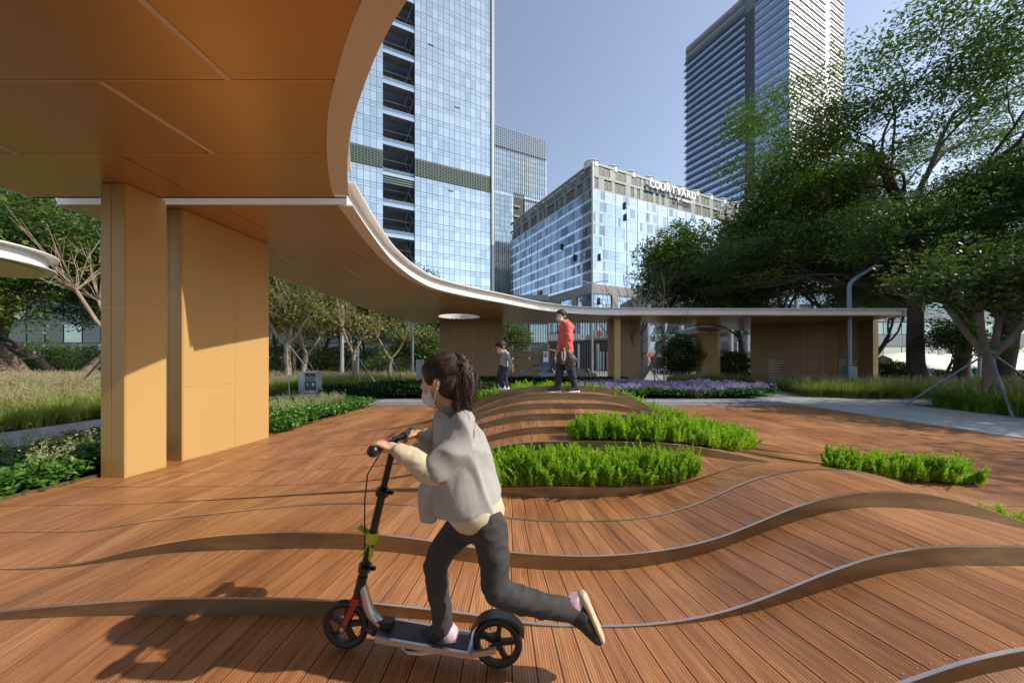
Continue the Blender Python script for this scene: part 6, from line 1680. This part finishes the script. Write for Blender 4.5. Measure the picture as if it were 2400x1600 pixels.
# loose front flap
loft(sw, [(gp_(1022,1090,2.72), Vector((.035,0,0)), Vector((0,.08,0))), (gp_(1008,1140,2.72), Vector((.036,0,0)), Vector((0,.07,0))), (gp_(1003,1185,2.74), Vector((.036,0,0)), Vector((0,.05,0))), (gp_(1004,1218,2.76), Vector((.030,0,0)), Vector((0,.02,0)))], 16)
bake(sw, 'sweater', KN, girl, .0075, 3, .014, 6.5, (1.3,1.3,.55), seed=2, ridge=.6)
cr = Acc()
loft(cr, [sec(1106,1165,70,.120), sec(1110,1185,74,.135,2.8,.018), sec(1110,1204,70,.13,2.8,.024), sec(1108,1220,58,.115,2.8,.02), sec(1106,1228,44,.095,2.8,.016)], 24)
bake(cr, 'shirt_hem', CREAM, girl, .0085, 4, .006, 12, seed=3)
cs = Acc(); cs.limb([gp_(1012,1104,2.53), gp_(996,1096,2.51), gp_(968,1076,2.49), gp_(938,1060,2.48)], [.052,.047,.040,.033], 16)
for t in range(6):
    w_ = gp_(1008-t*13, 1103-t*8.6, 2.51-t*.005); cs.ball(w_, (.022,.046-.002*t,.048-.003*t), np.array(Matrix.Rotation(R(28), 3, 'Y')), 12)
bake(cs, 'sleeve', CREAM, girl, .006, 2, .006, 22, seed=6)
cs = Acc(); cs.limb([gp_(1010,1035,3.08), gp_(994,1022,3.14)], [.040,.034], 14); cs.ball(gp_(1000,1026,3.1), (.034,.042,.045), None, 12); bake(cs, 'sleeve', CREAM, girl, .006, 2, .004, 22, seed=8)
# trousers
tr = Acc(); tr.ball(gp_(1118,1222,2.78), (.080,.098,.08), None, 16)
tr.limb([gp_(1146,1232,2.68), gp_(1158,1310,2.62), gp_(1162,1382,2.58)], [.072,.060,.050], 18)
tr.limb([gp_(1162,1384,2.58), gp_(1245,1412,2.60), gp_(1338,1430,2.64)], [.050,.046,.040], 16)
tr.limb([gp_(1092,1228,2.86), gp_(1048,1275,2.86), gp_(1020,1322,2.84)], [.071,.060,.050], 18)
tr.limb([gp_(1020,1322,2.84), gp_(1030,1400,2.82), gp_(1038,1470,2.8)], [.050,.044,.038], 16)
bake(tr, 'trousers', CHAR, girl, .0065, 3, .007, 13, (.8,.8,1.6), seed=5, ridge=.45)
ak = Acc(); ak.limb([gp_(1030,1465,2.8), gp_(1040,1500,2.8)], [.034,.034], 12); ak.limb([gp_(1330,1428,2.64), gp_(1362,1440,2.64)], [.034,.034], 12); bake(ak, 'socks', pm('black_sock', (.02,.02,.02), .9), girl, .006, 2)
SB = pm('black_mesh_shoe', (.022,.02,.02), .7); SS = pm('tan_sole', (.62,.46,.34), .6); PK = pm('lilac_heel', (.62,.45,.55), .6)
shoe(girl, gp_(1072,1515,2.80), gp_(948,1519,2.84), (0,0,1), .082, SB, SS, PK)
shoe(girl, gp_(1368,1388,2.66), gp_(1418,1500,2.66), Vector((-.95,0,-.38)), .082, SB, SS, PK)

# ===== kick scooter
sco = root('kick_scooter', tuple(gp_(1000,1545,2.8)), 'black and silver kick scooter with a red fork under the girl', 'kick scooter')
SIL = pm('brushed_silver', (.45,.46,.48), .3, .85, .06, 20, .1, 200, (1,1,6)); BLK = pm('scooter_black', (.012,.012,.014), .35, 0, .1); RED = pm('scooter_red', (.30,.025,.025), .35, 0, .05)
fw = gp_(811,1491,2.88); rw_ = gp_(1166,1524,2.76); fw.z = .104+deck_z(fw.x, 2.88)+.0; rw_.z = .104+deck_z(rw_.x, 2.76)
dirv = Vector((fw.x-rw_.x, fw.y-rw_.y, fw.z-rw_.z)).normalized(); side = Vector((0,0,1)).cross(dirv).normalized(); upv = dirv.cross(side).normalized()
if upv.z < 0: upv = -upv
def wheel(c, r=.10, w=.015):
    ang = np.linspace(0, 2*math.pi, 41)
    a = Acc(); a.tube([c+(dirv*math.cos(t)+upv*math.sin(t))*(r-.012) for t in ang], .0135, 10, False); wo = a.obj('wheel', M['black'], sco, smooth=True)
    a = Acc(); a.rings([[tuple(c+(dirv*math.cos(t)+upv*math.sin(t))*q+side*s_) for t in ang[:-1]] for q, s_ in ((r-.020,-.011),(r-.028,-.009),(r-.028,.009),(r-.020,.011))], cap=False)
    for k in range(5):
        t = k*2*math.pi/5+.4; e = (dirv*math.cos(t)+upv*math.sin(t)); tt = (dirv*-math.sin(t)+upv*math.cos(t))
        a.quadbox(c-side*.008-tt*.010+e*.012, e*(r-.036), tt*.020, side*.016)
    a.rings([[tuple(c+(dirv*math.cos(t)+upv*math.sin(t))*.018+side*s_) for t in ang[:-1]] for s_ in (-.018,.018)]); a.obj('rim', BLK, wo, angle=35)
    return wo
wheel(fw); wheel(rw_)
dz = .075
b0 = rw_+dirv*.095; b0.z = rw_.z-.03; b1 = fw-dirv*.155; b1.z = fw.z-.022
a = Acc(); a.quadbox(b0-side*.058, b1-b0, side*.116, upv*.022); bd_ = a.obj('deck', SIL, sco)
a = Acc(); a.quadbox(b0+dirv*.02-side*.045+upv*.0222, (b1-b0)*.86, side*.09, upv*.003); a.obj('grip_tape', M['dark'], bd_)
for s_ in (-1, 1): a = Acc(); a.quadbox(b0+dirv*.0+side*(.046*s_-.006), (rw_-b0)-upv*.006, side*.012, upv*.022); a.obj('rear_bracket', pm('tan_bracket', (.42,.36,.28), .4, .5), sco)
a = Acc(); rr = []
for k in range(13):
    t = R(15)+k/12*R(140); e = (dirv*math.cos(t)+upv*math.sin(t)); rr.append([tuple(rw_+e*.113-side*.028), tuple(rw_+e*.118-side*.028), tuple(rw_+e*.118+side*.028), tuple(rw_+e*.113+side*.028)])
a.rings(rr); a.obj('mudguard', BLK, sco, angle=40)
ht_ = gp_(842,1385,2.86); hb = gp_(838,1405,2.87)
stemt = (barN+barF)/2; sd = (stemt-ht_).normalized()
a = Acc(); a.limb([b1-dirv*.02+upv*.02, b1.lerp(ht_, .5), ht_+sd*.02-dirv*.012], [.020,.021,.018], 10); a.obj('down_tube', SIL, sco, smooth=True)
a = Acc(); a.quadbox(b1-dirv*.05-side*.02+upv*.02, dirv*.10, side*.04, upv*.035); a.limb([b1+dirv*.03+upv*.0, b1+dirv*.065+upv*.01], [.018,.012], 8); a.obj('folding_joint', BLK, sco, angle=30)
a = Acc(); ft = ht_-sd*.045
for s_ in (-1, 1): a.quadbox(fw+side*(.022*s_-.004)-dirv*.012, (ft-fw), side*.008, dirv*.024)
a.quadbox(ft-side*.027-dirv*.016, side*.054, dirv*.034, sd*.03); a.obj('fork', RED, sco, angle=30)
a = Acc()
for k in range(4): a.tube([ht_-sd*(.045-k*.014), ht_-sd*(.037-k*.014)], .021, 14)
a.obj('suspension', RED, sco, smooth=True)
a = Acc(); a.tube([fw-side*.034, fw+side*.034], .009, 10); a.obj('axle', SIL, sco); 
a = Acc(); a.tube([ht_-sd*.01, ht_+sd*.07], .021, 14); a.tube([ht_+sd*.07, stemt-sd*.20], .0165, 12); a.tube([stemt-sd*.22, stemt+sd*.012], .0135, 12); a.obj('stem', BLK, sco, angle=40)
for f_, r_c in ((.16,.026),(.66,.027)):
    q = ht_.lerp(stemt, f_); a = Acc(); a.tube([q-sd*.014, q+sd*.014], r_c, 14); a.quadbox(q+side*.02, side*.018, dirv*-.03, sd*.014); a.ball(q-dirv*.036, (.014,.012,.010), None, 8); a.obj('clamp', BLK, sco, angle=40)
a = Acc(); a.tube([barN, barF], .0115, 12); hbr = a.obj('handlebar', BLK, sco, smooth=True)
for q0, s_ in ((barN, 1), (barF, -1)):
    a = Acc(); a.tube([q0-bd*.004*s_, q0+bd*.105*s_], [.0175,.0165], 14); a.ball(q0-bd*.004*s_, (.023,.023,.023), None, 10); a.obj('grip', BLK, sco, smooth=True)
a = Acc(); q = barN+bd*.10; a.tube([q+sd*.0, q+sd*.03+bd*.02, q+sd*.035+bd*.07], .004, 6); a.obj('wrist_cord', pm('pink_cord', (.55,.12,.22), .5), sco)
a = Acc(); a.tube([q, gp_(862,1110,2.78), gp_(855,1170,2.82), ht_+sd*.1], .0028, 6); a.obj('brake_cable', BLK, sco)
# lime ribbon tied on the stem
rb = root('ribbon', tuple(gp_(866,1250,2.85)), 'lime green ribbon tied round the scooter stem', 'ribbon'); LIME = pm('lime_fabric', (.42,.48,.02), .7)
a = Acc(); q = ht_.lerp(stemt, .36)
for k, (dx, dz_, dy) in enumerate(((-.055,.045,.0),(-.03,-.055,-.02),(.01,.07,.01),(-.045,-.01,.02),(.0,-.08,-.01))):
    m_ = q+Vector((dx*.5, dy, dz_*.6)); e = q+Vector((dx, dy*1.5, dz_)); w_ = Vector((.004,.012,.004)); a.rings([[tuple(p_-w_), tuple(p_+w_), tuple(p_+w_+Vector((.003,0,0))), tuple(p_-w_+Vector((.003,0,0)))] for p_ in (q, m_, e)])
a.tube([q-sd*.02, q+sd*.025], .023, 12); a.obj('knot', LIME, rb, smooth=False)

# ===== young woman on the mound
def wp(x, y, Y=10.87): return P(x/6.533+1250, y/6.533+700, Y)
wz = (HZ-(700+1440/6.533))/1600*10.87+CAMZ; u1 = 10.87/1600/6.533     # metres per zoom pixel
wom = root('person', tuple(wp(450,1438)), 'young woman in coral hoodie and dark jeans walking over the mound crest', 'person')
CORAL = pm('coral_fleece', (.62,.13,.12), .9, 0, .08, 8, .3, 200); JEAN = pm('dark_jeans', (.022,.035,.075), .85, 0, .12, 14, .3, 300); NAVY = pm('navy_cotton', (.025,.03,.075), .9, 0, .2, 12, .3, 300); ORG = pm('orange_sock', (.80,.16,.03), .8)
sk = Acc(); HWm = .205; hb_ = basis(R(222), R(-6)); hcw = wp(424,268)
L2, el2, hr = head(wom, hcw, HWm, hb_, HAIR, sk, .006, 'woman')
sk.limb([L2(-.08,0,-.25), wp(452,372), wp(465,410)], [.048,.045,.05], 12)
rh = wp(352,842,10.7); lh = wp(497,792,10.62)
sk.limb([wp(392,770,10.72), rh+Vector((.02,0,.03))], [.03,.023], 10); hand(sk, rh, (-.35,0,-.9), (.9,.1,-.3), .135, .45, 1)
sk.limb([wp(512,730,10.64), lh], [.03,.023], 10); hand(sk, lh, (-.12,-.05,-1), (-.2,1,0), .14, .8, 1)
bake(sk, 'body', SKIN, wom, .0058, 3)
for k in range(3): hr.limb([L2(-.30,.05*(k-1),.05), L2(-.50,.06*(k-1),-.15), L2(-.52,.05*(k-1),-.48), L2(-.46,.03*(k-1),-.72)], [.032,.034,.03,.008], 10)
bake(hr, 'hair', HAIR, wom, .0075, 2, .004, 25, (1,1,.3)); mask(wom, L2, HWm, hb_)
ho = Acc(); V3 = Vector
def ws(x, y, hw, hd, Y=10.87, t=0): return (wp(x, y, Y), V3((hw*u1, 0, t)), V3((0, hd, 0)))
loft(ho, [ws(462,352,44,.055), ws(478,385,62,.085), ws(498,425,88,.11), ws(505,500,98,.118), ws(500,600,100,.12), ws(495,700,108,.125), ws(492,770,116,.13,10.87,-.012), ws(492,815,114,.128,10.87,-.016)], 24)
ho.limb([wp(520,425,10.70), wp(540,560,10.62), wp(532,660,10.60), wp(515,735,10.60)], [.068,.062,.056,.046], 14)
ho.limb([wp(440,430,11.0), wp(425,580,10.95), wp(408,700,10.80), wp(382,790,10.74)], [.06,.055,.05,.042], 14)
ho.limb([wp(450,362,10.78), wp(490,352,10.92), wp(540,390,11.0), wp(585,445,10.95)], [.032,.045,.055,.045], 12); ho.limb([wp(450,365,10.8), wp(500,400,10.75), wp(580,440,10.85)], [.03,.035,.04], 10)
hood_o = bake(ho, 'hoodie', CORAL, wom, .008, 3, .011, 9, (1.2,1.2,.8), seed=12, ridge=.7)
a = Acc(); a.limb([wp(425,725,10.58), wp(470,705,10.52), wp(520,725,10.54)], [.006,.007,.006], 8); a.obj('pocket_seam', pm('coral_seam', (.45,.08,.08), .9), hood_o, smooth=True)
a = Acc(); a.limb([wp(392,805,10.62), wp(440,812,10.56), wp(500,822,10.55), wp(560,830,10.62), wp(602,815,10.8)], [.011]*5, 8); a.obj('hem_band', CORAL, hood_o, smooth=True)
je = Acc(); je.ball(wp(500,850), (.125,.11,.10), None, 14)
je.limb([wp(475,860,10.95), wp(425,1000,10.9), wp(412,1090,10.85), wp(388,1210,10.9), wp(362,1345,10.9)], [.098,.086,.070,.060,.048], 16)
je.limb([wp(525,860,10.8), wp(548,990,10.8), wp(578,1090,10.78), wp(605,1210,10.82), wp(632,1335,10.85)], [.098,.086,.070,.058,.048], 16)
bake(je, 'jeans', JEAN, wom, .008, 3, .008, 14, (.8,.8,1.5), seed=14, ridge=.8)
so = Acc(); so.limb([wp(360,1340,10.9), wp(350,1378,10.9)], [.04,.042], 10); so.limb([wp(634,1335,10.85), wp(640,1378,10.85)], [.04,.042], 10); bake(so, 'socks', ORG, wom, .007, 2)
SBK = pm('black_trainer', (.03,.03,.032), .7); SWH = pm('white_sole', (.75,.72,.70), .6)
def place_z(v, zoff=0): v.z = deck_z(v.x, v.y/K)+zoff; return v
s0_ = place_z(wp(418,1430,10.86), .006); s1_ = place_z(wp(205,1430,10.80), .006); shoe(wom, s0_, s1_, (0,0,1), .095, SBK, SWH, None, .0075, .095)
s0_ = place_z(wp(700,1425,10.86), .008); s1_ = place_z(wp(500,1425,10.78), .006); shoe(wom, s0_, s1_, (0,0,1), .095, SBK, SWH, None, .0075, .095)
jk = root('jacket', tuple(wp(520,900,10.55)), 'dark grey jacket with a light cuff hanging from the young woman\'s hand', 'jacket'); JG = pm('dark_grey_nylon', (.055,.055,.058), .6, 0, .2, 9, .3, 120)
ja = Acc(); loft(ja, [(wp(478,775,10.55), V3((.035,0,0)), V3((0,.03,0))), (wp(450,850,10.52), V3((.075,0,.01)), V3((0,.035,0))), (wp(435,930,10.52), V3((.075,0,0)), V3((0,.04,0))), (wp(430,1005,10.52), V3((.05,0,0)), V3((0,.03,0)))], 16)
loft(ja, [(wp(505,790,10.55), V3((.035,0,0)), V3((0,.035,0))), (wp(545,870,10.56), V3((.075,0,.02)), V3((0,.04,0))), (wp(570,960,10.56), V3((.10,0,.03)), V3((0,.045,0))), (wp(555,1040,10.56), V3((.075,0,.03)), V3((0,.04,0))), (wp(530,1095,10.56), V3((.03,0,.01)), V3((0,.02,0)))], 16)
bake(ja, 'cloth', JG, jk, .008, 3, .012, 12, (1,1,.5), seed=21)
a = Acc(); a.limb([wp(470,800,10.46), wp(478,880,10.44), wp(462,940,10.44), wp(440,900,10.44), wp(438,820,10.46)], [.012,.014,.016,.014,.012], 8); a.obj('cuff', pm('light_grey_rib', (.42,.40,.39), .9), jk, smooth=True)
a = Acc(); a.ball(wp(472,770,10.5), (.018,.012,.02), None, 8); a.ball(wp(634,1000,10.5), (.008,.008,.022), None, 8); a.obj('lime_tag', LIME, jk)

# ===== little boy
def bp(x, y, Y=11.38): return P(x/6.273+1120, y/6.273+700, Y)
u2 = 11.38/1600/6.273
boy = root('person', tuple(bp(380,1350)), 'little boy in a grey long-sleeved shirt and navy trousers looking down on the mound edge', 'person')
sk = Acc(); HB = .205; bb = basis(R(207), R(-30)); L3, el3, hr = head(boy, bp(345,712), HB, bb, HAIR, sk, .006, 'boy')
sk.limb([L3(-.1,0,-.2), bp(392,772), bp(402,800)], [.04,.038,.04], 12)
bh = bp(505,1000,11.2); sk.limb([bp(490,950,11.22), bh], [.022,.018], 10); hand(sk, bh, (.25,-.05,-.9), (-.6,.6,0), .11, .35, 1)
bh2 = bp(455,930,11.62); sk.limb([bp(440,900,11.6), bh2], [.022,.018], 10); hand(sk, bh2, (.1,0,-1), (-.6,-.4,0), .11, .4, -1)
bake(sk, 'body', SKIN, boy, .0058, 3)
bake(hr, 'hair', HAIR, boy, .007, 2, .005, 40, seed=31); mask(boy, L3, HB, bb)
SH = pm('grey_shirt', (.30,.32,.35), .9, 0, .06, 9, .25, 220)
sh_ = Acc(); bs = lambda x, y, hw, hd, Y=11.38: (bp(x, y, Y), V3((hw*u2, 0, 0)), V3((0, hd, 0)))
loft(sh_, [bs(400,770,28,.038), bs(402,795,46,.075), bs(398,830,58,.095), bs(388,900,62,.095), bs(384,960,62,.095), bs(388,1000,60,.095)], 20)
sh_.limb([bp(425,810,11.22), bp(455,880,11.18), bp(490,960,11.18)], [.044,.036,.027], 12); sh_.limb([bp(410,815,11.55), bp(440,870,11.6), bp(448,915,11.6)], [.044,.036,.027], 12)
bake(sh_, 'shirt', SH, boy, .0075, 3, .006, 14, seed=33)
bt = Acc(); bt.ball(bp(388,1010), (.085,.085,.07), None, 12)
bt.limb([bp(370,1010,11.32), bp(335,1110,11.30), bp(330,1170,11.3), bp(368,1285,11.34)], [.072,.064,.052,.040], 14); bt.limb([bp(408,1010,11.46), bp(398,1110,11.46), bp(395,1170,11.46), bp(424,1285,11.46)], [.070,.060,.050,.038], 14)
bake(bt, 'trousers', NAVY, boy, .0075, 3, .006, 18, seed=35)
ak = Acc(); ak.limb([bp(366,1280,11.34), bp(380,1310,11.34)], [.026,.028], 10); ak.limb([bp(424,1280,11.46), bp(434,1310,11.46)], [.026,.028], 10); bake(ak, 'socks', M['white'], boy, .006, 2)
WS = pm('white_trainer', (.62,.60,.57), .6)
def bz(v): v.z = max(v.z, hz(U[11], v.x)+.004); return v
shoe(boy, bz(bp(415,1322,11.36)), bz(bp(292,1352,11.34)), (0,0,1), .075, WS, SWH, None, .006, .07); shoe(boy, bz(bp(466,1325,11.48)), bz(bp(388,1345,11.48)), (0,0,1), .072, WS, SWH, None, .006, .07)
